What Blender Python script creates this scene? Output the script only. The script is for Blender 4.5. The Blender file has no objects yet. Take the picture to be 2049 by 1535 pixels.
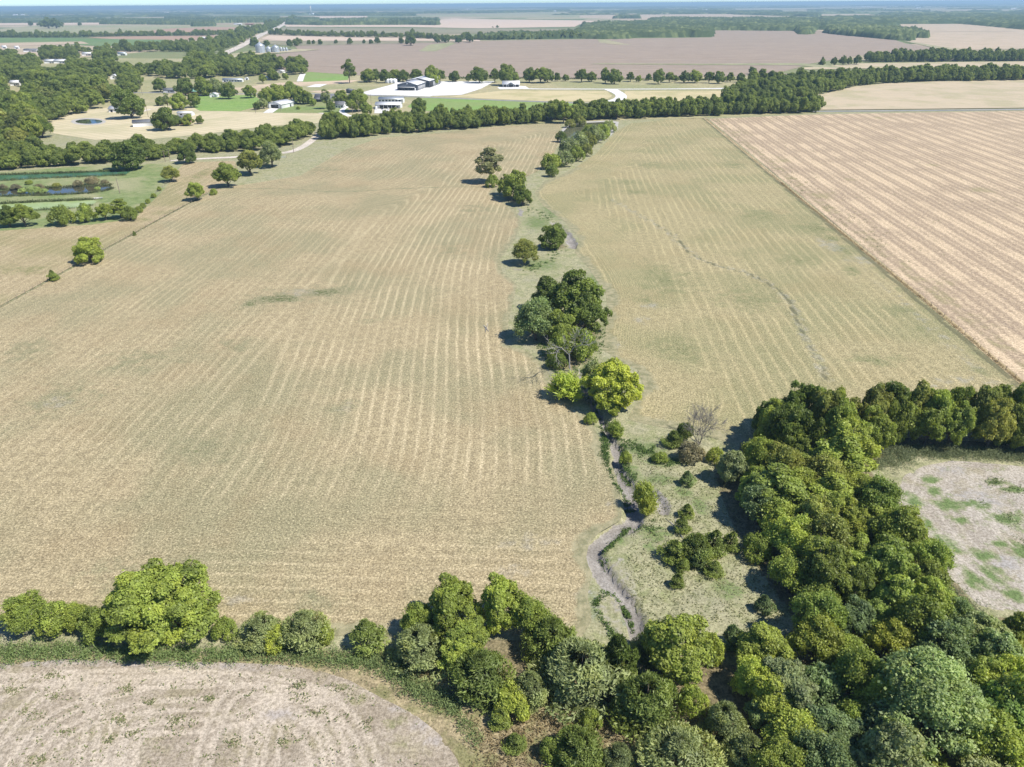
import bpy, math, random
import numpy as np
R = math.radians
rng = np.random.default_rng(7)
random.seed(7)
scene = bpy.context.scene
COL = scene.collection

# ------------------------------------------------------------------ camera
CAM_H = 90.0                       # drone height above the fields, metres
PITCH = R(27.9)                    # looking down
ROLL = R(0.36)
FPX, CX, CY = 1436.0, 1024.5, 767.5   # focal length in photo pixels, photo centre
cam_d = bpy.data.cameras.new('camera')
cam_d.sensor_width = 36.0
cam_d.lens = FPX / 2049.0 * 36.0
cam_d.clip_start = 1.0
cam_d.clip_end = 150000.0
cam = bpy.data.objects.new('camera', cam_d)
COL.objects.link(cam)
_f = np.array([0.0, math.cos(PITCH), -math.sin(PITCH)])
_u0 = np.array([0.0, math.sin(PITCH), math.cos(PITCH)])
_r0 = np.array([1.0, 0.0, 0.0])
_r = _r0 * math.cos(ROLL) - _u0 * math.sin(ROLL)
_u = _u0 * math.cos(ROLL) + _r0 * math.sin(ROLL)
import mathutils
_m = mathutils.Matrix(((_r[0], _u[0], -_f[0], 0), (_r[1], _u[1], -_f[1], 0), (_r[2], _u[2], -_f[2], CAM_H), (0, 0, 0, 1)))
cam.matrix_world = _m
scene.camera = cam

# ------------------------------------------------------------------ light
SUN_EL = R(53.0)
SUN_AZ_XY = R(-22.0)               # direction towards the sun in the ground plane, from +X
sun_dir = np.array([math.cos(SUN_EL) * math.cos(SUN_AZ_XY), math.cos(SUN_EL) * math.sin(SUN_AZ_XY), math.sin(SUN_EL)])
world = bpy.data.worlds.new('World')
scene.world = world
world.use_nodes = True
wn = world.node_tree
bg = wn.nodes['Background']
sky = wn.nodes.new('ShaderNodeTexSky')
sky.sky_type = 'NISHITA'
sky.sun_disc = False
sky.sun_elevation = SUN_EL
sky.sun_rotation = math.pi / 2 - SUN_AZ_XY
sky.air_density = 0.75
sky.dust_density = 0.0
sky.ozone_density = 3.0
wb = wn.nodes.new('ShaderNodeMix'); wb.data_type = 'RGBA'; wb.blend_type = 'MULTIPLY'; wb.inputs[0].default_value = 1.0
wb.inputs[7].default_value = (0.47, 0.60, 0.74, 1)          # camera white balance on the sky
wn.links.new(sky.outputs[0], wb.inputs[6]); wn.links.new(wb.outputs[2], bg.inputs[0])
bg.inputs[1].default_value = 0.145
sun_d = bpy.data.lights.new('sun', 'SUN')
sun_d.energy = 4.6
sun_d.angle = R(0.53)
sun_d.color = (1.0, 0.95, 0.87)
sun = bpy.data.objects.new('sun', sun_d)
COL.objects.link(sun)
sun.rotation_euler = mathutils.Vector((-sun_dir[0], -sun_dir[1], -sun_dir[2])).to_track_quat('-Z', 'Y').to_euler()
sun.location = (200, -50, 300)
scene.view_settings.view_transform = 'Standard'
scene.view_settings.look = 'None'
scene.view_settings.gamma = 1.0
scene.view_settings.use_curve_mapping = False
scene.view_settings.exposure = 0.50
scene.render.engine = 'CYCLES'
scene.cycles.volume_bounces = 0
scene.cycles.transparent_max_bounces = 8

# ------------------------------------------------------------------ layout: photo pixel -> point on the land
def ray(px, py):
    d = _f * FPX + _r * (px - CX) - _u * (py - CY)
    return d
def P(px, py, z=0.0):
    d = ray(px, py)
    t = (z - CAM_H) / d[2]
    return np.array([d[0] * t, d[1] * t, z])
def poly(pts):
    return np.array([P(a, b)[:2] for a, b in pts])
def mpp(pt):
    """metres per photo pixel at a point"""
    v = np.array(pt) - np.array([0, 0, CAM_H])
    return float(v @ _f) / FPX
def proj(pt):
    v = np.array(pt) - np.array([0, 0, CAM_H])
    z = v @ _f
    return (CX + FPX * (v @ _r) / z, CY - FPX * (v @ _u) / z)

def inside(Q, pg):
    x, y = Q[:, 0], Q[:, 1]
    c = np.zeros(len(Q), bool)
    n = len(pg)
    for i in range(n):
        x1, y1 = pg[i]; x2, y2 = pg[(i + 1) % n]
        if y1 == y2: continue
        k = ((y1 > y) != (y2 > y)) & (x < (x2 - x1) * (y - y1) / (y2 - y1) + x1)
        c ^= k
    return c
def near_line(Q, ln, closed=False):
    """distance to a polyline and the nearest point on it"""
    best = np.full(len(Q), 1e18); bp = np.zeros_like(Q)
    n = len(ln)
    for i in range(n if closed else n - 1):
        a = ln[i]; b = ln[(i + 1) % n]
        ab = b - a; L = ab @ ab
        if L < 1e-9: continue
        t = np.clip(((Q - a) @ ab) / L, 0, 1)
        q = a + t[:, None] * ab
        d = ((Q - q) ** 2).sum(1)
        k = d < best
        best[k] = d[k]; bp[k] = q[k]
    return np.sqrt(best), bp
def smooth(x, a, b):
    t = np.clip((x - a) / (b - a), 0, 1)
    return t * t * (3 - 2 * t)
def resample(ln, step):
    out = [ln[0]]
    for i in range(len(ln) - 1):
        L = np.linalg.norm(ln[i + 1] - ln[i]); n = max(1, int(round(L / step)))
        for k in range(1, n + 1): out.append(ln[i] + (ln[i + 1] - ln[i]) * k / n)
    return np.array(out)
def spline(ln, step):
    """Catmull-Rom through the points, resampled"""
    ln = np.array(ln); n = len(ln); out = []
    for i in range(n - 1):
        p0 = ln[max(i - 1, 0)]; p1 = ln[i]; p2 = ln[i + 1]; p3 = ln[min(i + 2, n - 1)]
        m = max(2, int(np.linalg.norm(p2 - p1) / step))
        for k in range(m):
            t = k / m
            out.append(0.5 * ((2 * p1) + (-p0 + p2) * t + (2 * p0 - 5 * p1 + 4 * p2 - p3) * t * t + (-p0 + 3 * p1 - 3 * p2 + p3) * t ** 3))
    out.append(ln[-1])
    return np.array(out)

# ------------------------------------------------------------------ tagging
def tag(o, label=None, cat=None, group=None, kind=None):
    if label: o['label'] = label
    if cat: o['category'] = cat
    if group: o['group'] = group
    if kind: o['kind'] = kind
    return o
def empty(name, loc, rz=0.0):
    o = bpy.data.objects.new(name, None)
    o.empty_display_size = 0.5
    o.location = loc
    o.rotation_euler = (0, 0, rz)
    COL.objects.link(o)
    return o

# ------------------------------------------------------------------ meshes
def mesh_np(name, V, quads=None, tris=None, mat=None, face_attr=None, vert_attr=None, smooth_shade=False):
    V = np.asarray(V, np.float32)
    me = bpy.data.meshes.new(name)
    nq = 0 if quads is None else len(quads); nt = 0 if tris is None else len(tris)
    me.vertices.add(len(V)); me.vertices.foreach_set('co', V.ravel())
    idx = []; 
    if nq: idx.append(np.asarray(quads, np.int32).ravel())
    if nt: idx.append(np.asarray(tris, np.int32).ravel())
    idx = np.concatenate(idx)
    me.loops.add(len(idx)); me.loops.foreach_set('vertex_index', idx)
    me.polygons.add(nq + nt)
    st = np.concatenate([np.arange(nq) * 4, nq * 4 + np.arange(nt) * 3]).astype(np.int32)
    me.polygons.foreach_set('loop_start', st)
    me.update(calc_edges=True)
    if smooth_shade: me.polygons.foreach_set('use_smooth', np.ones(nq + nt, bool))
    for nm, arr in (face_attr or {}).items():
        a = me.attributes.new(nm, 'FLOAT', 'FACE'); a.data.foreach_set('value', np.asarray(arr, np.float32))
    for nm, arr in (vert_attr or {}).items():
        a = me.attributes.new(nm, 'FLOAT', 'POINT'); a.data.foreach_set('value', np.asarray(arr, np.float32))
    if mat: me.materials.append(mat)
    me.validate()
    return me
def link(name, me, parent=None, loc=None):
    o = bpy.data.objects.new(name, me)
    COL.objects.link(o)
    if parent is not None: o.parent = parent
    if loc is not None: o.location = loc
    return o

class MB:
    """collects simple solids into one mesh"""
    def __init__(s): s.v = []; s.q = []; s.t = []
    def add(s, V, quads=(), tris=()):
        o = len(s.v)
        s.v.extend([tuple(map(float, p)) for p in V])
        s.q.extend([tuple(i + o for i in f) for f in quads]); s.t.extend([tuple(i + o for i in f) for f in tris])
        return s
    def box(s, x0, x1, y0, y1, z0, z1):
        V = [(x0, y0, z0), (x1, y0, z0), (x1, y1, z0), (x0, y1, z0), (x0, y0, z1), (x1, y0, z1), (x1, y1, z1), (x0, y1, z1)]
        return s.add(V, [(0, 3, 2, 1), (4, 5, 6, 7), (0, 1, 5, 4), (1, 2, 6, 5), (2, 3, 7, 6), (3, 0, 4, 7)])
    def hexa(s, V):
        return s.add(V, [(0, 3, 2, 1), (4, 5, 6, 7), (0, 1, 5, 4), (1, 2, 6, 5), (2, 3, 7, 6), (3, 0, 4, 7)])
    def tube(s, pts, rad, n=6, cap=True):
        pts = [np.array(p, float) for p in pts]
        o = len(s.v)
        for i, p in enumerate(pts):
            d = pts[min(i + 1, len(pts) - 1)] - pts[max(i - 1, 0)]
            d = d / (np.linalg.norm(d) + 1e-9)
            a = np.cross(d, [0.31, 0.95, 0.05]); 
            if np.linalg.norm(a) < 1e-3: a = np.cross(d, [1, 0, 0])
            a /= np.linalg.norm(a); b = np.cross(d, a)
            for k in range(n):
                t = 2 * math.pi * k / n
                s.v.append(tuple(p + (a * math.cos(t) + b * math.sin(t)) * rad[i]))
        for i in range(len(pts) - 1):
            for k in range(n):
                k2 = (k + 1) % n
                s.q.append((o + i * n + k, o + i * n + k2, o + (i + 1) * n + k2, o + (i + 1) * n + k))
        if cap:
            for base in (o, o + (len(pts) - 1) * n):
                for k in range(1, n - 1): s.t.append((base, base + k, base + k + 1))
        return s
    def lathe(s, prof, n=24, cx=0, cy=0):
        o = len(s.v); m = len(prof)
        for r, z in prof:
            for k in range(n):
                t = 2 * math.pi * k / n
                s.v.append((cx + r * math.cos(t), cy + r * math.sin(t), z))
        for i in range(m - 1):
            for k in range(n):
                k2 = (k + 1) % n
                s.q.append((o + i * n + k, o + i * n + k2, o + (i + 1) * n + k2, o + (i + 1) * n + k))
        return s
    def mesh(s, name, mat, sm=False):
        return mesh_np(name, np.array(s.v), np.array(s.q) if s.q else None, np.array(s.t) if s.t else None, mat, smooth_shade=sm)
    def build(s, name, mat, parent=None, sm=False, loc=None):
        return link(name, s.mesh(name, mat, sm), parent, loc)

# ------------------------------------------------------------------ material helper
class SB:
    def __init__(s, name):
        s.m = bpy.data.materials.new(name); s.m.use_nodes = True
        s.t = s.m.node_tree; s.n = s.t.nodes; s.n.clear()
        s.out = s.n.new('ShaderNodeOutputMaterial')
        s.pos = s.n.new('ShaderNodeTexCoord').outputs['Object']
    def L(s, a, b): s.t.links.new(a, b)
    def setin(s, sock, v):
        if v is None: return
        if hasattr(v, 'is_linked') or isinstance(v, bpy.types.NodeSocket): s.L(v, sock)
        else:
            if sock.type == 'RGBA' and not isinstance(v, (int, float)) and len(v) == 3: v = (*v, 1)
            sock.default_value = v
    def attr(s, name):
        a = s.n.new('ShaderNodeAttribute'); a.attribute_name = name; return a.outputs['Fac']
    def math(s, op, a, b=None, c=None):
        m = s.n.new('ShaderNodeMath'); m.operation = op
        s.setin(m.inputs[0], a); s.setin(m.inputs[1], b); s.setin(m.inputs[2], c)
        return m.outputs[0]
    def noise(s, scale, detail=3, rough=0.55, vec=None, dist=0.0):
        n = s.n.new('ShaderNodeTexNoise')
        n.inputs['Scale'].default_value = scale; n.inputs['Detail'].default_value = detail
        n.inputs['Roughness'].default_value = rough; n.inputs['Distortion'].default_value = dist
        s.L(vec if vec is not None else s.pos, n.inputs['Vector'])
        return n.outputs['Fac']
    def step(s, x, lo, hi, a=0.0, b=1.0):
        m = s.n.new('ShaderNodeMapRange'); m.interpolation_type = 'SMOOTHSTEP'
        s.setin(m.inputs[0], x)
        m.inputs[1].default_value = lo; m.inputs[2].default_value = hi; m.inputs[3].default_value = a; m.inputs[4].default_value = b
        return m.outputs[0]
    def mix(s, f, a, b, mode='MIX'):
        m = s.n.new('ShaderNodeMix'); m.data_type = 'RGBA'; m.blend_type = mode
        s.setin(m.inputs[0], f); s.setin(m.inputs[6], a); s.setin(m.inputs[7], b)
        return m.outputs[2]
    def scalevec(s, sx, sy, sz=1.0, rot=0.0, vec=None):
        m = s.n.new('ShaderNodeMapping'); m.inputs['Scale'].default_value = (sx, sy, sz); m.inputs['Rotation'].default_value = (0, 0, rot)
        s.L(vec if vec is not None else s.pos, m.inputs['Vector']); return m.outputs[0]
    def combine(s, x, y, z=0.0):
        m = s.n.new('ShaderNodeCombineXYZ'); s.setin(m.inputs[0], x); s.setin(m.inputs[1], y); s.setin(m.inputs[2], z); return m.outputs[0]
    def bump(s, h, strength=0.5, dist=0.1):
        b = s.n.new('ShaderNodeBump'); b.inputs['Strength'].default_value = strength; b.inputs['Distance'].default_value = dist
        s.L(h, b.inputs['Height']); return b.outputs[0]
    def finish(s, col, rough=0.9, normal=None, spec=0.2, metal=0.0):
        p = s.n.new('ShaderNodeBsdfPrincipled')
        s.setin(p.inputs['Base Color'], col); s.setin(p.inputs['Roughness'], rough)
        p.inputs['Specular IOR Level'].default_value = spec; p.inputs['Metallic'].default_value = metal
        if normal is not None: s.L(normal, p.inputs['Normal'])
        s.L(p.outputs[0], s.out.inputs[0]); s.bsdf = p
        return s.m
def plain(name, col, rough=0.6, var=0.12, scale=0.6, spec=0.3, metal=0.0):
    s = SB(name)
    n = s.noise(scale, 4)
    c = s.mix(s.step(n, 0.3, 0.7), tuple(np.array(col) * (1 - var)), tuple(np.minimum(np.array(col) * (1 + var), 1)))
    return s.finish(c, rough, spec=spec, metal=metal)

def sheet(name, pg, cell, z, mat, attrs=None, label=None, zf=None):
    """a fine grid cut to a polygon, with its rim pulled onto the outline; attrs: name -> function of the points"""
    pg = np.array(pg)
    x0, y0 = pg.min(0) - cell; x1, y1 = pg.max(0) + cell
    nx = int((x1 - x0) / cell) + 2; ny = int((y1 - y0) / cell) + 2
    gx, gy = np.meshgrid(x0 + np.arange(nx) * cell, y0 + np.arange(ny) * cell)
    Q = np.stack([gx.ravel(), gy.ravel()], 1)
    cc = np.stack([(gx[:-1, :-1] + cell / 2).ravel(), (gy[:-1, :-1] + cell / 2).ravel()], 1)
    ins = inside(cc, pg)
    i = np.arange((ny - 1) * (nx - 1)); r = i // (nx - 1); c = i % (nx - 1)
    a = r * nx + c
    quads = np.stack([a, a + 1, a + nx + 1, a + nx], 1)
    cnt_all = np.bincount(quads.ravel(), minlength=nx * ny)
    quads = quads[ins]
    cnt = np.bincount(quads.ravel(), minlength=nx * ny)
    used = cnt > 0; rim = used & (cnt < 4)
    _, bp = near_line(Q[rim], pg, True)
    Q[rim] = bp
    remap = -np.ones(nx * ny, int); remap[used] = np.arange(used.sum())
    Qu = Q[used]; quads = remap[quads]
    va = {k: f(Qu) for k, f in (attrs or {}).items()}
    zz = np.full(len(Qu), z) if zf is None else z + zf(Qu)
    me = mesh_np(name, np.column_stack([Qu, zz]), quads, None, mat, vert_attr=va)
    o = link(name, me); tag(o, label=label, kind='structure')
    return o
def flat(name, pg, z, mat, label=None):
    pg = np.array(pg)
    A = 0.5 * np.sum(pg[:, 0] * np.roll(pg[:, 1], -1) - np.roll(pg[:, 0], -1) * pg[:, 1])
    if A < 0: pg = pg[::-1]
    me = bpy.data.meshes.new(name)
    me.from_pydata([(float(a), float(b), z) for a, b in pg], [], [list(range(len(pg)))])
    me.materials.append(mat); me.update()
    o = link(name, me); tag(o, label=label, kind='structure')
    return o
def ribbon(name, ln, w, z, mat, label=None, step=6.0):
    ln = spline(ln, step)
    d = np.gradient(ln, axis=0); d /= np.linalg.norm(d, axis=1)[:, None] + 1e-9
    nrm = np.stack([-d[:, 1], d[:, 0]], 1)
    w = np.full(len(ln), w) if np.isscalar(w) else np.interp(np.linspace(0, 1, len(ln)), np.linspace(0, 1, len(w)), w)
    k = len(ln); cols = 5
    V = []; 
    for j in range(cols):
        V.append(np.column_stack([ln + nrm * ((j / (cols - 1) - 0.5) * w)[:, None], np.full(k, z)]))
    V = np.concatenate(V)
    q = []
    for j in range(cols - 1):
        a = np.arange(k - 1) + j * k
        q.append(np.stack([a, a + k, a + k + 1, a + 1], 1)[:, ::-1])
    uu = np.concatenate([np.full(k, j / (cols - 1) * 2 - 1) for j in range(cols)])
    me = mesh_np(name, V, np.concatenate(q), None, mat, vert_attr={'across': uu})
    o = link(name, me); tag(o, label=label, kind='structure')
    return o

# ================================================================== GROUND AND FIELDS
# ---- materials
def swath_material(name, c_straw, c_mid, c_dark, c_green, c_bare, spacing, stripe=0.6, grain=1.0):
    """mown field: attributes u (metres across the swaths), green, bare"""
    s = SB(name)
    u = s.attr('u'); g = s.attr('green'); b = s.attr('bare')
    warp = s.noise(0.06, 2); warp2 = s.noise(0.35, 2)
    uu = s.math('ADD', u, s.math('MULTIPLY', s.math('SUBTRACT', warp, 0.5), spacing * 0.45))
    uu = s.math('ADD', uu, s.math('MULTIPLY', s.math('SUBTRACT', warp2, 0.5), spacing * 0.14))
    w = s.math('MULTIPLY_ADD', s.math('SINE', s.math('MULTIPLY', uu, 2 * math.pi / spacing)), 0.5, 0.5)
    w = s.math('POWER', w, 5.0)
    w2 = s.math('POWER', s.math('MULTIPLY_ADD', s.math('SINE', s.math('MULTIPLY', uu, 4 * math.pi / spacing)), 0.5, 0.5), 3.0)
    w3 = s.math('MULTIPLY_ADD', s.math('SINE', s.math('MULTIPLY', uu, 2 * math.pi / (spacing * 3.37))), 0.5, 0.5)
    brk = s.step(s.noise(0.035, 3), 0.40, 0.60)            # where the swaths show at all
    clump = s.step(s.noise(1.1, 4, 0.8), 0.40, 0.62)
    fine = s.noise(2.1, 4, 0.75); fine2 = s.noise(3.4, 3, 0.8)
    mid = s.noise(0.5, 4, 0.65)
    big = s.noise(0.022, 3, 0.55)
    base = s.mix(s.step(mid, 0.34, 0.66), c_dark, c_mid)
    base = s.mix(s.math('MULTIPLY', s.step(big, 0.42, 0.6), 0.6), base, c_green)
    base = s.mix(s.math('MULTIPLY', s.step(s.noise(0.035, 4, 0.6, s.scalevec(1, 1, 1, 0.9)), 0.5, 0.66), 0.35), base, tuple(np.array(c_dark) * np.array((1.08, 1.0, 0.95))))
    st = s.math('MULTIPLY', s.math('MULTIPLY', w, s.math('MULTIPLY_ADD', clump, 0.6, 0.4)), s.math('MULTIPLY_ADD', brk, 0.65, 0.35))
    st = s.math('ADD', st, s.math('MULTIPLY', s.math('MULTIPLY', w2, clump), 0.22))
    st = s.math('MULTIPLY', s.math('MULTIPLY', st, stripe), s.attr('row'))
    st = s.math('ADD', st, s.math('MULTIPLY', w3, 0.06))
    col = s.mix(st, base, c_straw)
    # straw litter everywhere
    col = s.mix(s.math('MULTIPLY', s.step(s.noise(1.7, 4, 0.85), 0.54, 0.68), 0.62), col, c_straw)
    col = s.mix(s.math('MULTIPLY', s.step(s.noise(1.4, 4, 0.85, s.scalevec(1, 1, 1, 0.6)), 0.54, 0.68), 0.5), col, c_dark)
    gm = s.step(s.math('ADD', g, s.math('MULTIPLY', s.math('SUBTRACT', s.noise(0.22, 5, 0.7), 0.5), 1.6)), 0.28, 0.75)
    col = s.mix(s.math('MULTIPLY', gm, 0.75), col, c_green)
    gm2 = s.step(s.math('ADD', g, s.math('MULTIPLY', s.math('SUBTRACT', s.noise(0.7, 4, 0.7), 0.5), 1.8)), 0.62, 0.95)
    col = s.mix(s.math('MULTIPLY', gm2, 0.8), col, (0.085, 0.115, 0.04))
    bm = s.step(s.math('ADD', b, s.math('MULTIPLY', s.math('SUBTRACT', s.noise(0.3, 5, 0.7), 0.5), 1.6)), 0.35, 0.8)
    col = s.mix(s.math('MULTIPLY', bm, 0.7), col, c_bare)
    col = s.mix(1.0, col, s.mix(s.step(fine, 0.38, 0.62), (0.66, 0.65, 0.62), (1.25, 1.24, 1.21)), 'MULTIPLY')
    col = s.mix(1.0, col, s.mix(s.step(fine2, 0.36, 0.64), (0.74, 0.73, 0.70), (1.22, 1.22, 1.2)), 'MULTIPLY')
    gl = s.step(s.math('ADD', s.attr('gully'), s.math('MULTIPLY', s.math('SUBTRACT', s.noise(0.6, 4, 0.7), 0.5), 0.9)), 0.3, 0.7)
    col = s.mix(s.math('MULTIPLY', gl, 0.75), col, (0.115, 0.115, 0.065))  # dark tone painted along the gully for the shade of its depth
    rim = s.step(s.math('ADD', s.attr('rim'), s.math('MULTIPLY', s.math('SUBTRACT', s.noise(0.5, 5, 0.7), 0.5), 1.1)), 0.35, 0.75)
    col = s.mix(s.math('MULTIPLY', rim, 0.9), col, s.mix(s.step(mid, 0.34, 0.66), (0.20, 0.20, 0.11), (0.36, 0.325, 0.20)))
    h = s.math('ADD', s.math('MULTIPLY', fine, 0.7 * grain), s.math('MULTIPLY', clump, 0.5 * grain))
    return s.finish(col, 0.95, s.bump(h, 0.55, 0.16), spec=0.1)

STRAW = (0.625, 0.53, 0.35)
M_hay = swath_material('mown_hay', STRAW, (0.425, 0.356, 0.222), (0.295, 0.245, 0.152), (0.242, 0.238, 0.142), (0.36, 0.33, 0.27), 3.1, 0.85)
M_hay_r = swath_material('mown_hay_right', (0.57, 0.485, 0.285), (0.40, 0.348, 0.205), (0.285, 0.252, 0.145), (0.228, 0.234, 0.122), (0.34, 0.33, 0.285), 3.8, 0.82)
M_hay_l = swath_material('mown_hay_side', (0.60, 0.50, 0.33), (0.43, 0.355, 0.225), (0.31, 0.255, 0.155), (0.22, 0.225, 0.10), (0.36, 0.33, 0.27), 4.2, 0.6)

def stubble_rows(name):
    s = SB(name)
    u = s.attr('u'); g = s.attr('green')
    uu = s.math('ADD', u, s.math('MULTIPLY', s.math('SUBTRACT', s.noise(0.05, 2), 0.5), 2.2))
    band = s.math('MULTIPLY_ADD', s.math('SINE', s.math('MULTIPLY', uu, 2 * math.pi / 11.0)), 0.5, 0.5)
    sub = s.math('MULTIPLY_ADD', s.math('SINE', s.math('MULTIPLY', uu, 2 * math.pi / 3.7)), 0.5, 0.5)
    band = s.math('ADD', s.math('ADD', s.math('MULTIPLY', band, s.math('MULTIPLY', s.step(s.noise(0.03, 3), 0.3, 0.65), 0.45)), s.math('MULTIPLY', sub, 0.26)), 0.08)
    n1 = s.noise(0.12, 4, 0.6); n2 = s.noise(0.7, 4, 0.8); n3 = s.noise(1.5, 3, 0.8)
    f = s.step(s.math('ADD', band, s.math('MULTIPLY', s.math('SUBTRACT', n2, 0.5), 1.9)), 0.02, 0.78)
    col = s.mix(f, (0.33, 0.255, 0.175), (0.62, 0.49, 0.325))
    grey = s.step(s.math('ADD', s.math('SUBTRACT', 0.55, band), s.math('MULTIPLY', s.math('SUBTRACT', s.noise(0.3, 4, 0.7), 0.5), 1.4)), 0.45, 0.8)
    col = s.mix(s.math('MULTIPLY', grey, 0.55), col, (0.27, 0.225, 0.2))
    gm = s.step(s.math('ADD', s.math('ADD', g, s.math('MULTIPLY', s.math('SUBTRACT', 0.42, band), 0.6)), s.math('MULTIPLY', s.math('SUBTRACT', n1, 0.5), 1.5)), 0.3, 0.75)
    col = s.mix(s.math('MULTIPLY', gm, 0.5), col, (0.265, 0.25, 0.11))
    gm = s.step(s.math('ADD', g, s.math('MULTIPLY', s.math('SUBTRACT', n2, 0.5), 1.7)), 0.5, 0.85)
    col = s.mix(s.math('MULTIPLY', gm, 0.8), col, (0.16, 0.20, 0.06))
    col = s.mix(1.0, col, s.mix(s.step(n3, 0.32, 0.68), (0.62, 0.60, 0.58), (1.28, 1.28, 1.28)), 'MULTIPLY')
    return s.finish(col, 0.95, s.bump(s.math('ADD', n3, band), 0.5, 0.15), spec=0.1)
M_stubrow = stubble_rows('wheat_stubble_rows')

def tracked_dirt(name, c_pale, c_mid, c_green, c_grey, green_amt=0.0):
    """worked field with wheel tracks: attributes track, green, grey, u"""
    s = SB(name)
    tr = s.attr('track'); g = s.attr('green'); gy = s.attr('grey'); u = s.attr('u')
    n1 = s.noise(0.25, 4, 0.6); n2 = s.noise(1.6, 6, 0.85); n3 = s.noise(2.0, 4, 0.85)
    arc = s.math('POWER', s.math('MULTIPLY_ADD', s.math('SINE', s.math('ADD', s.math('MULTIPLY', u, 2 * math.pi / 2.3), s.math('MULTIPLY', n1, 5.0))), 0.5, 0.5), 2.0)
    col = s.mix(s.step(s.math('ADD', n2, s.math('MULTIPLY', s.math('SUBTRACT', s.noise(0.12, 3), 0.5), 0.7)), 0.36, 0.70), c_mid, c_pale)
    col = s.mix(s.math('MULTIPLY', s.step(s.noise(0.2, 4, 0.7, s.scalevec(1, 1, 1, 1.0)), 0.48, 0.64), 0.45), col, (0.30, 0.265, 0.15))
    col = s.mix(s.math('MULTIPLY', arc, 0.13), col, c_pale)
    t = s.step(s.math('ADD', tr, s.math('MULTIPLY', s.math('SUBTRACT', n2, 0.5), 0.5)), 0.25, 0.7)
    col = s.mix(s.math('MULTIPLY', t, 0.6), col, tuple(np.minimum(np.array(c_pale) * 1.16, 1)))
    gm = s.step(s.math('ADD', gy, s.math('MULTIPLY', s.math('SUBTRACT', s.noise(0.5, 5, 0.7), 0.5), 1.5)), 0.35, 0.8)
    col = s.mix(s.math('MULTIPLY', gm, 0.8), col, c_grey)
    gr = s.math('MULTIPLY', s.math('SUBTRACT', s.noise(0.33, 5, 0.72), 0.5), 2.4)
    gr = s.math('SUBTRACT', s.math('ADD', g, gr), s.math('MULTIPLY', tr, 0.35))
    col = s.mix(s.math('MULTIPLY', s.step(gr, 0.42, 0.8), 0.65), col, c_green)
    col = s.mix(s.math('MULTIPLY', s.step(gr, 0.75, 1.05), 0.75), col, tuple(np.array(c_green) * np.array((0.55, 0.75, 0.55))))
    col = s.mix(1.0, col, s.mix(s.step(n3, 0.38, 0.62), (0.66, 0.65, 0.63), (1.2, 1.2, 1.2)), 'MULTIPLY')
    return s.finish(col, 0.95, s.bump(s.math('ADD', n3, s.math('MULTIPLY', n2, 1.2)), 0.6, 0.14), spec=0.1)
M_dirt_l = tracked_dirt('tracked_stubble', (0.475, 0.41, 0.325), (0.325, 0.272, 0.202), (0.25, 0.245, 0.115), (0.38, 0.34, 0.305))
M_dirt_r = tracked_dirt('pale_clay_field', (0.49, 0.445, 0.375), (0.35, 0.31, 0.255), (0.20, 0.245, 0.095), (0.34, 0.325, 0.31))

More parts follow.
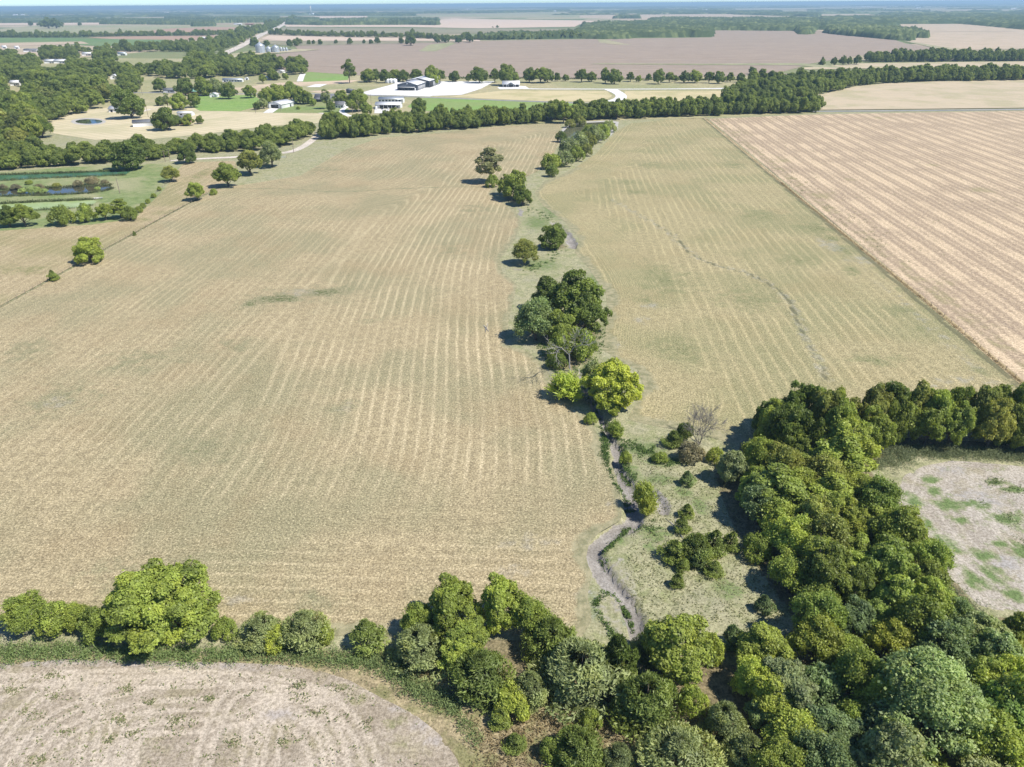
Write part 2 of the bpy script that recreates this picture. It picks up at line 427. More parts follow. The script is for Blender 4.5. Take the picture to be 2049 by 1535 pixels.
def ground_material():
    s = SB('meadow_and_farmland')
    near = s.attr('near'); creek = s.attr('creek'); lush = s.attr('lush'); dry = s.attr('dry'); shade = s.attr('litter')
    n1 = s.noise(0.08, 4, 0.6); n2 = s.noise(0.6, 5, 0.7); n3 = s.noise(2.4, 4, 0.8); n4 = s.noise(0.22, 4, 0.65)
    mead = s.mix(s.step(n2, 0.32, 0.66), (0.25, 0.25, 0.145), (0.40, 0.375, 0.235))
    mead = s.mix(s.math('MULTIPLY', s.step(n4, 0.45, 0.65), 0.5), mead, (0.195, 0.225, 0.085))
    mead = s.mix(s.math('MULTIPLY', s.step(n1, 0.5, 0.7), 0.4), mead, (0.34, 0.32, 0.245))
    dr = s.mix(s.step(n2, 0.3, 0.7), (0.21, 0.175, 0.105), (0.42, 0.345, 0.21))
    dr = s.mix(s.math('MULTIPLY', s.step(n4, 0.44, 0.6), 0.6), dr, (0.17, 0.185, 0.07))
    mead = s.mix(s.step(s.math('ADD', dry, s.math('MULTIPLY', s.math('SUBTRACT', n4, 0.5), 1.2)), 0.3, 0.7), mead, dr)
    lu = s.step(s.math('ADD', lush, s.math('MULTIPLY', s.math('SUBTRACT', n2, 0.5), 1.7)), 0.35, 0.8)
    mead = s.mix(s.math('MULTIPLY', lu, 0.85), mead, s.mix(s.step(n3, 0.35, 0.65), (0.085, 0.14, 0.045), (0.17, 0.23, 0.08)))
    cr = s.step(s.math('ADD', creek, s.math('MULTIPLY', s.math('SUBTRACT', n2, 0.5), 0.9)), 0.32, 0.62)
    mud = s.mix(s.step(n4, 0.35, 0.7), (0.235, 0.215, 0.20), (0.36, 0.335, 0.312))
    mead = s.mix(s.math('MULTIPLY', cr, 0.95), mead, mud)
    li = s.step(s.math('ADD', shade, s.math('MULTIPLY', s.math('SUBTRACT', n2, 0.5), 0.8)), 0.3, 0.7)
    mead = s.mix(s.math('MULTIPLY', li, 0.8), mead, s.mix(s.step(n2, 0.35, 0.65), (0.115, 0.095, 0.055), (0.24, 0.195, 0.115)))  # brown litter under the trees, with their shade partly put into the colour
    mead = s.mix(1.0, mead, s.mix(s.step(n3, 0.32, 0.68), (0.70, 0.69, 0.66), (1.22, 1.22, 1.2)), 'MULTIPLY')
    # country beyond: patchwork of fields
    v = s.n.new('ShaderNodeTexVoronoi'); v.distance = 'CHEBYCHEV'; v.inputs['Scale'].default_value = 1.0
    s.L(s.scalevec(1 / 750, 1 / 520, 0.0, R(9)), v.inputs['Vector'])
    sep = s.n.new('ShaderNodeSeparateColor'); s.L(v.outputs['Color'], sep.inputs[0])
    far = s.mix(s.step(sep.outputs[0], 0.35, 0.45), (0.20, 0.225, 0.105), (0.36, 0.30, 0.195))
    far = s.mix(s.step(sep.outputs[1], 0.6, 0.62), far, (0.47, 0.38, 0.27))
    far = s.mix(s.step(sep.outputs[2], 0.72, 0.74), far, (0.13, 0.17, 0.065))
    far = s.mix(s.math('MULTIPLY', s.step(s.noise(0.008, 4), 0.4, 0.65), 0.4), far, (0.25, 0.24, 0.12))
    col = s.mix(near, far, mead)
    return s.finish(col, 0.95, s.bump(s.math('ADD', n3, n2), 0.5, 0.14), spec=0.1)
M_ground = ground_material()

# ---- outlines of the near fields
hayL_px = [(-700, 1002), (0, 616), (110, 556), (220, 496), (310, 446), (400, 398), (440, 376), (500, 368), (600, 352), (690, 300), (760, 276), (860, 268), (1000, 253), (1122, 246), (1118, 290), (1090, 335), (1050, 355),
           (1000, 372), (985, 390), (1030, 418), (1043, 445), (1030, 480), (1000, 520), (1005, 545), (1035, 570), (1020, 630), (1010, 690), (1060, 705), (1098, 745), (1110, 790), (1160, 815),
           (1185, 850), (1205, 890), (1222, 925), (1235, 960), (1242, 1000), (1245, 1040), (1200, 1065), (1178, 1090), (1172, 1120), (1185, 1150), (1175, 1190), (1185, 1240), (1160, 1285), (760, 1275), (300, 1262), (0, 1262), (-700, 1262)]
hayR_px = [(1120, 352), (1150, 336), (1190, 310), (1235, 262), (1262, 247), (1330, 240), (1408, 236), (1560, 364), (1700, 480), (1860, 612), (2049, 774), (2300, 985), (2300, 1010), (2049, 890), (1900, 880), (1640, 870), (1510, 890), (1440, 880),
           (1360, 862), (1300, 850), (1255, 840), (1290, 775), (1275, 740), (1205, 700), (1215, 640), (1213, 590), (1180, 540), (1150, 505), (1160, 480), (1130, 445), (1085, 410), (1070, 385), (1090, 362)]
stub_px = [(-900, 1335), (0, 1328), (150, 1318), (300, 1322), (450, 1326), (560, 1330), (640, 1342), (700, 1362), (760, 1395), (830, 1430), (880, 1470), (915, 1520), (950, 1640), (950, 1800), (-1100, 1800)]
clay_px = [(1786, 985), (1812, 950), (1850, 932), (1905, 922), (1970, 926), (2049, 934), (2400, 960), (2600, 1400), (2200, 1262), (2049, 1228), (1965, 1216), (1905, 1160), (1850, 1085), (1805, 1030)]
HOLES = [poly(q) for q in (hayL_px, hayR_px, stub_px, clay_px)]
# ---- creek geometry
creek_px = [(1310, 1330), (1285, 1285), (1268, 1235), (1250, 1198), (1217, 1161), (1197, 1126), (1186, 1100), (1203, 1080), (1238, 1058),
            (1270, 1040), (1266, 1003), (1254, 966), (1233, 932), (1239, 911), (1224, 881), (1209, 849), (1192, 815), (1170, 780), (1165, 735)]
creek_ln = spline(poly(creek_px), 1.0)
creek_w = np.interp(np.linspace(0, 1, len(creek_ln)), np.linspace(0, 1, len(creek_px)),
                    [1.6, 1.6, 1.7, 1.8, 1.7, 2.1, 2.1, 2.1, 1.9, 1.5, 1.4, 1.0, 0.9, 0.85, 0.85, 1.0, 1.2, 1.2, 0.9])
trib_ln = spline(poly([(1330, 1022), (1318, 1000), (1305, 985), (1290, 975)]), 1.0)
up_ln = spline(poly([(1150, 495), (1140, 478), (1125, 460), (1110, 446)]), 1.0)
up2_ln = spline(poly([(1015, 537), (1040, 540)]), 1.0)
up3_ln = spline(poly([(1043, 432), (1040, 420), (1030, 410)]), 1.0)
def creek_dist(Q):
    d = np.full(len(Q), 1e9)
    for lo in range(0, len(creek_ln) - 1, 6):
        seg = creek_ln[lo:lo + 7]
        k = (np.abs(Q[:, 0] - seg[:, 0].mean()) < 30) & (np.abs(Q[:, 1] - seg[:, 1].mean()) < 30)
        if k.any():
            dd, _ = near_line(Q[k], seg)
            d[k] = np.minimum(d[k], dd / creek_w[lo])
    return d
_ng = np.random.default_rng(3)
_lat = _ng.random((64, 64))
def vnoise(Q, scale):
    x = Q[:, 0] / scale; y = Q[:, 1] / scale
    xi = np.floor(x).astype(int); yi = np.floor(y).astype(int); fx = x - xi; fy = y - yi
    fx = fx * fx * (3 - 2 * fx); fy = fy * fy * (3 - 2 * fy)
    g = lambda a, b: _lat[a % 64, b % 64]
    return (g(xi, yi) * (1 - fx) + g(xi + 1, yi) * fx) * (1 - fy) + (g(xi, yi + 1) * (1 - fx) + g(xi + 1, yi + 1) * fx) * fy
def creek_depth(Q):
    d = creek_dist(Q)
    d = d + (vnoise(Q, 2.5) - 0.5) * 0.55 + (vnoise(Q, 7) - 0.5) * 0.45
    z = -1.15 * (1 - smooth(d, 0.80, 1.06))
    dt, _ = near_line(Q, trib_ln); z = np.minimum(z, -0.8 * (1 - smooth(dt + (vnoise(Q, 2) - .5), 0.6, 1.3)))
    du, _ = near_line(Q, up_ln); z = np.minimum(z, -0.7 * (1 - smooth(du, 1.0, 2.4)))
    return z
fx0, fx1 = -20.0, 95.0
fy0, fy1 = 62.0, 330.0
def land_z(Q):
    """height of the pasture ground: creek bed, small relief, and well below the field sheets where they lie over it"""
    z = np.zeros(len(Q))
    ext = (np.abs(Q[:, 0]) < 420) & (Q[:, 1] > 40) & (Q[:, 1] < 700)
    if not ext.any(): return z
    q = Q[ext]
    zc = np.zeros(len(q))
    core = (q[:, 0] > fx0) & (q[:, 0] < fx1) & (q[:, 1] > fy0) & (q[:, 1] < fy1)
    sd = np.full(len(q), 1e9)
    for pg in HOLES:
        d, _ = near_line(q, pg, True)
        d = np.where(inside(q, pg), -d, d)
        sd = np.minimum(sd, d)
    zc = np.where(sd < 0, -0.02 - 0.4 * smooth(-sd, 0.3, 2.5), 0.0)
    if core.any():
        zc[core] += creek_depth(q[core])
        zc[core] += (vnoise(q[core], 9) - 0.6) * 0.4 * smooth(creek_dist(q[core]), 0.4, 1.0) * smooth(sd[core], 0, 3)
    z[ext] = zc
    return z
def axis(fine0, fine1, h, outs):
    a = list(np.arange(fine0, fine1, h))
    return a
def spread(start, first, limit, k):
    out = []; x = start; st = first
    while abs(x) < limit:
        x += st; st *= k; out.append(x)
    return out
xs = np.array(spread(fx0, -0.8, 62000, 1.13)[::-1] + list(np.arange(fx0, fx1, 0.62)) + spread(fx1, 0.8, 62000, 1.13))
ys = np.array([-2500., -800., -200., -60., 0., 20., 40., 50., 56., 60.] + list(np.arange(fy0, 200, 0.62)) + list(np.arange(200, fy1, 1.1)) + spread(fy1, 1.5, 62000, 1.10))
gx, gy = np.meshgrid(xs, ys)
GQ = np.stack([gx.ravel(), gy.ravel()], 1)
nx, ny = len(xs), len(ys)
zz = np.zeros(len(GQ))
core = (GQ[:, 0] > fx0) & (GQ[:, 0] < fx1) & (GQ[:, 1] > fy0) & (GQ[:, 1] < fy1)
zz = land_z(GQ)
nearm = 1 - smooth(np.hypot(GQ[:, 0], GQ[:, 1]), 900, 1000)
creek_a = np.zeros(len(GQ)); lush_a = np.zeros(len(GQ)); dry_a = np.zeros(len(GQ)); lit_a = np.zeros(len(GQ))
cd = np.full(len(GQ), 9.0); cd[core] = creek_dist(GQ[core])
creek_a = (1 - smooth(cd, 0.45, 1.05)) * 0.78 + 0.22 * (1 - smooth(cd, 1.0, 3.0))
grey_zone = poly([(1165, 1120), (1250, 1120), (1265, 1180), (1290, 1260), (1230, 1285), (1185, 1230)])
dz, _ = near_line(GQ[core], grey_zone, True)
inz = inside(GQ[core], grey_zone)
creek_a[core] = np.maximum(creek_a[core], np.where(inz, 0.40, 0.40 * (1 - smooth(dz, 0, 4))))
for ln_, w_ in ((trib_ln, 1.6), (up_ln, 2.6), (up2_ln, 1.6), (up3_ln, 1.4)):
    d_, _ = near_line(GQ, ln_)
    creek_a = np.maximum(creek_a, 0.66 * (1 - smooth(d_ + (vnoise(GQ, 3) - 0.5) * 2.4, w_ * 0.2, w_ * 1.5)))
def blob(Q, pts_r, v=1.0):
    out = np.zeros(len(Q))
    for px, py, rx, ry in pts_r:
        c = P(px, py); k = mpp(c)
        dep = math.atan2(CAM_H, c[1]); sx = rx * k; sy = ry * k / math.sin(dep)
        q = np.exp(-(((Q[:, 0] - c[0]) / sx) ** 2 + ((Q[:, 1] - c[1]) / sy) ** 2))
        out = np.maximum(out, q)
    return out * v
lush_a = blob(GQ, [(1290, 900, 60, 30), (1200, 900, 18, 45), (1330, 925, 60, 15), (1262, 945, 30, 25), (1310, 1070, 45, 25), (1300, 1095, 20, 15), (1240, 1080, 20, 14),
                   (1190, 1215, 15, 45), (1215, 1180, 20, 14), (1250, 1235, 14, 30), (1225, 1270, 15, 30), (1370, 985, 25, 22), (1320, 960, 45, 20), (1400, 1010, 30, 25),
                   (1225, 655, 30, 30), (1110, 420, 40, 25), (1075, 445, 40, 20), (1080, 530, 60, 18), (1185, 565, 25, 25), (1200, 990, 30, 25), (1455, 1180, 40, 30)], 0.75)
pst = poly([(1260, 900), (1340, 930), (1440, 930), (1480, 1040), (1530, 1130), (1610, 1230), (1480, 1270), (1300, 1250), (1250, 1180), (1260, 1080), (1300, 1000)])
lush_a = np.maximum(lush_a, np.where(inside(GQ, pst), 0.30, 0.0))
dry_a = 1 - smooth(GQ[:, 1], P(1024, 1335)[1] + 3 * 0, P(1024, 1270)[1])
dry_a *= (np.abs(GQ[:, 0]) < 400)
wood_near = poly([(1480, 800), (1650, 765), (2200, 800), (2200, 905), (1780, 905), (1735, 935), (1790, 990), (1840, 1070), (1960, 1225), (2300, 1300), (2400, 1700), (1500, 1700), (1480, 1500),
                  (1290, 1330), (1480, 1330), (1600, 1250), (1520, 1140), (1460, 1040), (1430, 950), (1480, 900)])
lit_a = np.where(inside(GQ, wood_near), 0.9, 0.0)  # mask of litter and painted shade beneath the wood
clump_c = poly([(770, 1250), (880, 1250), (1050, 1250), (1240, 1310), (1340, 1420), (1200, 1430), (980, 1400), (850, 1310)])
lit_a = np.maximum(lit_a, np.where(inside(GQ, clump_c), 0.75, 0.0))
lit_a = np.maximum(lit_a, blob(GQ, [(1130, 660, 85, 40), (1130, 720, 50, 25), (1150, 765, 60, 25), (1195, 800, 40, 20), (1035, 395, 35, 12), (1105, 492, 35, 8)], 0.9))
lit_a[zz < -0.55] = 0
i = np.arange((ny - 1) * (nx - 1)); r_ = i // (nx - 1); c_ = i % (nx - 1); a_ = r_ * nx + c_
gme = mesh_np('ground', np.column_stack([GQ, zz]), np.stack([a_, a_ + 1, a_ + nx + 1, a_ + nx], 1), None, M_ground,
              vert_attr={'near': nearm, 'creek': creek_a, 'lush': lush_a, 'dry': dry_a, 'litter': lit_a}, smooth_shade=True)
tag(link('ground', gme), 'rough green and straw pasture with a dry grey creek bed, running out to flat farmland', kind='structure')
def ground_z(x, y):
    Q = np.array([[x, y]])
    return float(max(land_z(Q)[0], -1.2)) if abs(x) < 420 and y < 700 else 0.0

# ---- left hay field
creek_side_L = poly([(1050, 355), (1000, 372), (985, 390), (1030, 418), (1043, 445), (1030, 480), (1000, 520), (1005, 545), (1035, 570), (1020, 630), (1010, 690), (1060, 705), (1098, 745), (1110, 790), (1160, 815),
           (1185, 850), (1205, 890), (1222, 925), (1235, 960), (1242, 1000), (1245, 1040), (1200, 1065), (1178, 1090), (1172, 1120), (1185, 1150), (1175, 1190), (1185, 1240), (1160, 1285), (760, 1275), (300, 1262), (-700, 1262)])
creek_side_R = poly([(1640, 870), (1510, 890), (1440, 880), (1360, 862), (1300, 850), (1255, 840), (1290, 775), (1275, 740), (1205, 700), (1215, 640), (1213, 590), (1180, 540), (1150, 505), (1160, 480), (1130, 445), (1085, 410), (1070, 385), (1090, 362), (1120, 352), (1150, 336)])
def rimL(Q):
    d, _ = near_line(Q, creek_side_L); return 1 - smooth(d + (vnoise(Q, 6) - .5) * 3, -0.5, 4.5)
def rimR(Q):
    d, _ = near_line(Q, creek_side_R); return 1 - smooth(d + (vnoise(Q, 6) - .5) * 4, -0.5, 6.5)
hayL = poly(hayL_px)
# centre-line along which the old creek-side rows swing, smoothed outline used for the swath coordinate
def u_of(pg, k=10.0):
    rs = resample(np.vstack([pg, pg[:1]]), 4.0)
    n = len(rs)
    w = np.exp(-0.5 * (np.arange(-12, 13) / 4.0) ** 2); w /= w.sum()
    sm = np.stack([np.convolve(np.concatenate([rs[-12:, j], rs[:, j], rs[:12, j]]), w, 'valid') for j in (0, 1)], 1)
    def f(Q):
        d, _ = near_line(Q, sm, True)
        return d
    return f
gL = [(600, 590, 120, 26), (500, 602, 50, 18), (560, 595, 70, 14), (700, 572, 60, 14), (690, 815, 60, 25), (470, 690, 60, 25), (280, 720, 120, 40), (120, 800, 120, 60), (1150, 290, 40, 12), (820, 265, 180, 6), (680, 300, 70, 14),
      (60, 700, 90, 40), (740, 640, 40, 14), (1000, 300, 60, 15), (640, 340, 80, 10), (280, 1150, 200, 50), (640, 1200, 100, 40), (400, 900, 140, 50), (950, 420, 60, 20), (900, 500, 60, 20)]
bL = [(600, 585, 60, 12), (690, 815, 30, 14), (110, 805, 60, 18), (1060, 1085, 70, 25), (1170, 1190, 30, 40), (480, 1200, 60, 20), (1030, 1140, 60, 25), (1215, 930, 12, 30), (1225, 1010, 16, 40)]
_sm = lambda ln: spline(poly(ln), 4)
_sides = [_sm([(-700, 1002), (0, 616), (220, 496), (400, 398), (500, 366), (600, 350), (690, 300), (760, 277), (1000, 253), (1122, 246)]), _sm([(-700, 1262), (300, 1262), (760, 1275), (1160, 1290)]),
          _sm([(1120, 240), (1100, 262), (1035, 400), (1003, 520), (1005, 640), (1022, 760), (1038, 880), (1032, 1000), (1000, 1150)])]
def uL(Q):
    k = 5.0
    dl, db, dc = [near_line(Q, l)[0] for l in _sides]
    u = -k * np.log(np.exp(-dl / k) + np.exp(-(dc + 36) / k) + 1e-30)
    return np.where(Q[:, 1] < yb_(Q), db, u)
def yb_(Q):
    return P(1024, 1010)[1] + (vnoise(Q, 30) - 0.5) * 8 + 0.12 * Q[:, 0]
def rowL(Q):
    dl, db, dc = [near_line(Q, l)[0] for l in _sides]
    r = 0.55 + 0.45 * (1 - smooth(dc, 35, 75)) * smooth(dc, 0, 4)
    r = np.where(Q[:, 1] < yb_(Q), 0.5, r)
    return r * smooth(np.abs(Q[:, 1] - yb_(Q)), 1, 14)
def xroad(Q):          # faint wheel track across the upper part of the field
    d, _ = near_line(Q, spline(poly([(440, 378), (560, 378), (680, 384), (800, 378), (930, 374), (1000, 378)]), 4))
    return 1 - smooth(d, 0.8, 3.0)
sheet('hay_field', hayL, 2.0, 0.03, M_hay, {'u': uL, 'row': rowL, 'rim': rimL, 'green': lambda Q: np.maximum(np.maximum(blob(Q, gL, 0.55), blob(Q, [(560, 598, 80, 14), (650, 585, 60, 12), (500, 608, 30, 10)], 0.85)), 0.6 * xroad(Q)), 'bare': lambda Q: blob(Q, bL, 0.6)},
      'large mown straw-coloured hay field with curved swaths, left of the creek')

# ---- right hay field
hayR = poly(hayR_px)
gR = [(1250, 365, 40, 8), (1270, 385, 40, 8), (1620, 455, 60, 18), (1690, 500, 40, 16), (1650, 470, 40, 14), (1640, 450, 25, 12), (1700, 545, 22, 16), (1480, 260, 20, 10), (1470, 330, 30, 12), (1700, 540, 20, 12), (1330, 560, 90, 50), (1800, 620, 50, 20), (1850, 660, 30, 12),
      (1290, 600, 40, 15), (1520, 430, 60, 20), (1600, 520, 60, 20), (1750, 720, 90, 20), (1500, 600, 100, 40), (1360, 700, 90, 40), (1240, 850, 40, 20), (1960, 740, 50, 20), (1300, 330, 60, 12)]
bR = [(1300, 612, 30, 10), (1920, 760, 70, 12), (1660, 490, 40, 22), (1730, 520, 60, 14), (1280, 640, 30, 12), (1230, 690, 30, 20), (1320, 850, 60, 20), (1860, 770, 40, 10)]
gully_ln = spline(poly([(1225, 400), (1260, 420), (1300, 442), (1345, 470), (1380, 505), (1430, 530), (1490, 545), (1550, 575), (1580, 605), (1600, 650), (1630, 710), (1655, 760)]), 3)
def gullyd(Q):
    d, _ = near_line(Q, gully_ln)
    return d + (vnoise(Q, 3) - 0.5) * 1.2
fence_dir = (P(2049, 774) - P(1408, 236))[:2]; fence_dir /= np.linalg.norm(fence_dir)
fence_n = np.array([fence_dir[1], -fence_dir[0]])
if fence_n[0] < 0: fence_n = -fence_n
fence_p = P(1408, 236)[:2]
def edge_r(Q):
    d = -(Q - fence_p) @ fence_n
    return d
def uR(Q):
    # rows run with the fence on the right and bend with the creek on the left
    d1 = edge_r(Q)
    d2, _ = near_line(Q, spline(poly([(1262, 247), (1200, 320), (1120, 360), (1075, 385), (1130, 445), (1170, 500), (1215, 590), (1205, 700), (1280, 780), (1255, 840)]), 4))
    w = smooth(d2, 2, 24)
    return d1 * w + (1 - w) * (d2 * 1.0 + 3)
sheet('hay_field', hayR, 1.6, 0.03, M_hay_r, {'u': uR, 'row': lambda Q: np.full(len(Q), 0.8), 'rim': rimR, 'green': lambda Q: np.maximum(np.maximum(np.maximum(blob(Q, gR, 0.6), blob(Q, [(1640, 458, 45, 14), (1690, 500, 28, 16), (1665, 478, 26, 10), (1706, 540, 14, 14)], 0.72)), 0.42 * (1 - smooth(gullyd(Q), 0.6, 2.6))), 0.45 * (1 - smooth(np.abs(edge_r(Q) - 3), 1, 4))),
      'gully': lambda Q: np.maximum(0.95 * (1 - smooth(np.abs(edge_r(Q) - 1.0), 0.4, 2.0)), (0.85 * (1 - smooth(gullyd(Q), 0.0, 1.15))) * (0.35 + 0.65 * smooth(420 - Q[:, 1], 0, 160)) * (0.7 + 0.5 * vnoise(Q, 7))), 'bare': lambda Q: np.maximum(np.maximum(blob(Q, bR, 0.6), 0.5 * (1 - smooth(gullyd(Q), 1.0, 4.0))), 0.42 * (1 - smooth(np.abs(edge_r(Q) - 7), 1, 6)) * smooth(340 - Q[:, 1], 0, 120))},  # this mask also draws a dark line along the fence edge
      'mown hay field right of the creek with a thin dark gully winding down it', zf=lambda Q: -0.18 * (1 - smooth(gullyd(Q), 0.1, 0.8)) + 0.15 * (1 - smooth(np.abs(gullyd(Q) - 1.2), 0.1, 0.9)))

# ---- strip of hay left of the fence
side_px = [(-700, 1000), (0, 612), (110, 552), (220, 492), (310, 443), (400, 394), (440, 372), (480, 350), (470, 322), (370, 325), (350, 345), (330, 375), (300, 405), (270, 436), (180, 448), (60, 456), (0, 460), (-700, 520)]
sideF = poly(side_px)
fl = poly([(0, 614), (400, 396)]); fld = (fl[1] - fl[0]) / np.linalg.norm(fl[1] - fl[0])
sheet('hay_field', sideF, 2.2, 0.02, M_hay_l, {'u': lambda Q: (Q - fl[0]) @ np.array([-fld[1], fld[0]]), 'row': lambda Q: np.full(len(Q), 0.8), 'green': lambda Q: blob(Q, [(330, 425, 40, 8), (280, 440, 50, 6), (60, 540, 80, 12), (400, 350, 30, 20)], 0.6), 'bare': lambda Q: np.zeros(len(Q))},
      'narrow strip of pale mown hay beyond the left fence line')

# ---- grassy levee and pond banks
lev_px = [(-700, 470), (0, 462), (60, 458), (180, 450), (270, 438), (300, 408), (330, 378), (352, 346), (370, 322), (330, 326), (260, 332), (150, 334), (0, 345), (-700, 385)]
def soft(name, c1, c2, c3, scale=0.4, c4=None):
    s = SB(name)
    n1 = s.noise(scale * 0.12, 4, 0.6); n2 = s.noise(scale, 5, 0.7); n3 = s.noise(scale * 5, 4, 0.8)
    c = s.mix(s.step(n2, 0.32, 0.68), c1, c2)
    c = s.mix(s.math('MULTIPLY', s.step(n1, 0.42, 0.62), 0.8), c, c3)
    c = s.mix(1.0, c, s.mix(s.step(n3, 0.3, 0.7), (0.75, 0.75, 0.74), (1.15, 1.15, 1.15)), 'MULTIPLY')
    return s.finish(c, 0.95, s.bump(n3, 0.4, 0.15), spec=0.1)
M_bank = soft('bank_grass', (0.15, 0.205, 0.07), (0.25, 0.29, 0.125), (0.35, 0.33, 0.19), 0.25)
M_lawn = soft('lawn', (0.17, 0.235, 0.075), (0.24, 0.30, 0.11), (0.27, 0.285, 0.13), 0.12)
M_lawnb = soft('bright_lawn', (0.185, 0.30, 0.075), (0.25, 0.36, 0.105), (0.24, 0.30, 0.11), 0.1)
M_drylawn = soft('dry_mown_grass', (0.42, 0.37, 0.235), (0.55, 0.475, 0.315), (0.36, 0.335, 0.19), 0.2)
M_track = soft('bare_tan_soil', (0.52, 0.40, 0.285), (0.62, 0.49, 0.355), (0.44, 0.37, 0.24), 0.1)
sheet('pond_bank', poly(lev_px), 3.0, 0.04, M_bank, None, 'green and tan grass bank around the three ponds')

# ---- top right wheat stubble
wheat_px = [(1418, 238), (1560, 232), (1640, 229), (1850, 225), (2049, 222), (2900, 214), (2900, 1500), (2315, 985), (2060, 772), (1870, 612), (1710, 480), (1570, 364)]
wheat = poly(wheat_px)
gW = [(1560, 320, 30, 10), (1640, 390, 40, 10), (1760, 490, 40, 12), (1860, 560, 50, 14), (1990, 690, 50, 14), (1480, 265, 25, 8), (1900, 590, 25, 8), (1950, 640, 30, 8), (1760, 236, 40, 4), (1700, 360, 20, 6), (1960, 380, 40, 8), (1860, 330, 30, 5)]
sheet('wheat_stubble_field', wheat, 4.0, 0.03, M_stubrow, {'u': lambda Q: (Q - fence_p) @ fence_n, 'green': lambda Q: np.maximum(blob(Q, gW, 0.5), 0.35 * (1 - smooth(np.abs((Q - fence_p) @ fence_n - 9), 2, 8)))},
      'pinkish tan stubble field in long straight rows, upper right')
# tan grass strip along the fence
strip = spline(poly([(1411, 237), (1563, 364), (1703, 480), (1864, 612), (2053, 773), (2310, 986)]), 6)
M_strip = soft('dry_fence_grass', (0.45, 0.35, 0.20), (0.58, 0.46, 0.28), (0.40, 0.33, 0.18), 0.3)
ribbon('fence_strip', poly([(1411, 237), (1563, 364), (1703, 480), (1864, 612), (2053, 773), (2310, 986)]), [2.4, 2.4, 2.2, 2.0, 2.0, 2.0], 0.05, M_strip, 'strip of dry tan grass under the right fence')

# ---- foreground worked field, bottom left
stubF = poly(stub_px)
tracks = [[(-40, 1530), (30, 1440), (90, 1385), (150, 1366), (200, 1382)], [(10, 1560), (90, 1450), (190, 1400), (290, 1370), (370, 1356), (470, 1358), (570, 1372), (660, 1392)], [(170, 1600), (178, 1500), (190, 1430), (180, 1390)],
          [(250, 1600), (262, 1490), (280, 1462), (400, 1452), (480, 1440), (540, 1405), (610, 1380)], [(490, 1600), (503, 1480), (520, 1440), (555, 1432), (600, 1455), (630, 1500), (640, 1600)], [(530, 1600), (545, 1490), (550, 1440)],
          [(690, 1600), (675, 1490), (645, 1440), (600, 1415), (540, 1412)], [(215, 1600), (226, 1500), (240, 1440)], [(0, 1362), (120, 1362), (300, 1366), (420, 1364)], [(400, 1560), (420, 1470), (470, 1385), (560, 1385)],
          [(760, 1600), (735, 1500), (690, 1430), (620, 1390)], [(-60, 1420), (60, 1365), (180, 1352), (360, 1350)], [(60, 1600), (100, 1500), (180, 1440), (300, 1415), (420, 1410)]]
def trk(Q):
    o = np.zeros(len(Q))
    for t in tracks:
        d, _ = near_line(Q, spline(poly(t), 1.5))
        o = np.maximum(o, np.maximum(1 - smooth(np.abs(d - 0.9), 0.1, 0.65), 0.25 * (1 - smooth(d, 0.5, 2.4))))
    return o
gS = [(65, 1430, 22, 14), (110, 1395, 14, 7), (235, 1442, 14, 9), (130, 1465, 20, 10), (270, 1470, 18, 10), (300, 1405, 14, 7), (470, 1485, 20, 12), (600, 1395, 30, 12), (640, 1425, 40, 10), (570, 1485, 20, 8), (110, 1350, 25, 5), (255, 1378, 16, 7),
      (420, 1400, 10, 6), (600, 1370, 20, 6), (720, 1400, 40, 16), (790, 1450, 40, 20), (810, 1500, 30, 20), (70, 1520, 30, 12), (740, 1450, 30, 14), (220, 1480, 12, 8), (350, 1440, 30, 8), (690, 1375, 30, 8), (20, 1380, 40, 6)]
sheet('worked_field', stubF, 0.5, 0.02, M_dirt_l, {'u': u_of(stubF), 'track': trk, 'green': lambda Q: blob(Q, gS, 0.62), 'grey': lambda Q: np.maximum(0.55 * (1 - smooth(near_line(Q, poly([(-200, 1332), (0, 1330), (150, 1321), (450, 1329), (560, 1333)]))[0], 0.6, 2.2)),
      blob(Q, [(870, 1480, 30, 25), (800, 1420, 40, 14), (560, 1430, 60, 16), (840, 1450, 30, 20)], 0.7))},
      'pale pinkish field with looping wheel tracks in the foreground', zf=lambda Q: (vnoise(Q, 1.6) - 0.5) * 0.12 - 0.07 * trk(Q))

# ---- pale clay field, right
clay = poly(clay_px)
gC = [(1900, 1010, 30, 14), (1870, 985, 16, 16), (1860, 960, 20, 10), (1830, 1000, 20, 20), (1950, 1010, 30, 10), (2020, 1040, 40, 16), (1900, 1090, 22, 20), (1860, 1050, 14, 14), (1960, 1110, 30, 14), (1990, 1150, 24, 20), (1950, 1160, 24, 20), (2030, 1190, 30, 20),
      (2030, 980, 30, 8), (2000, 1090, 30, 8), (1990, 965, 20, 6), (1920, 1040, 26, 8), (2040, 1100, 20, 20)]
cc_ = poly([(2070, 1045)])[0]
def uC(Q):
    d = near_line(Q, resample(np.vstack([clay, clay[:1]]), 4), False)[0]
    return d
def trkC(Q):
    d = u_of(clay)(Q)
    o = np.zeros(len(Q))
    for r0 in (1.6, 4.2, 6.6, 9.5, 13.5):
        o = np.maximum(o, 1 - smooth(np.abs(d + (vnoise(Q, 12) - .5) * 2.5 - r0), 0.2, 0.7))
    return o * 0.5
sheet('clay_field', clay, 0.6, 0.02, M_dirt_r, {'u': u_of(clay), 'track': trkC, 'green': lambda Q: 0.33 + blob(Q, gC, 0.85), 'grey': lambda Q: 0.25 + blob(Q, [(1960, 1000, 60, 30), (1900, 940, 40, 10), (2020, 1130, 40, 30)], 0.4)},
      'pale chalky field with curved wheel tracks and green weed patches behind the wood', zf=lambda Q: (vnoise(Q, 1.8) - 0.5) * 0.12 - 0.06 * trkC(Q))

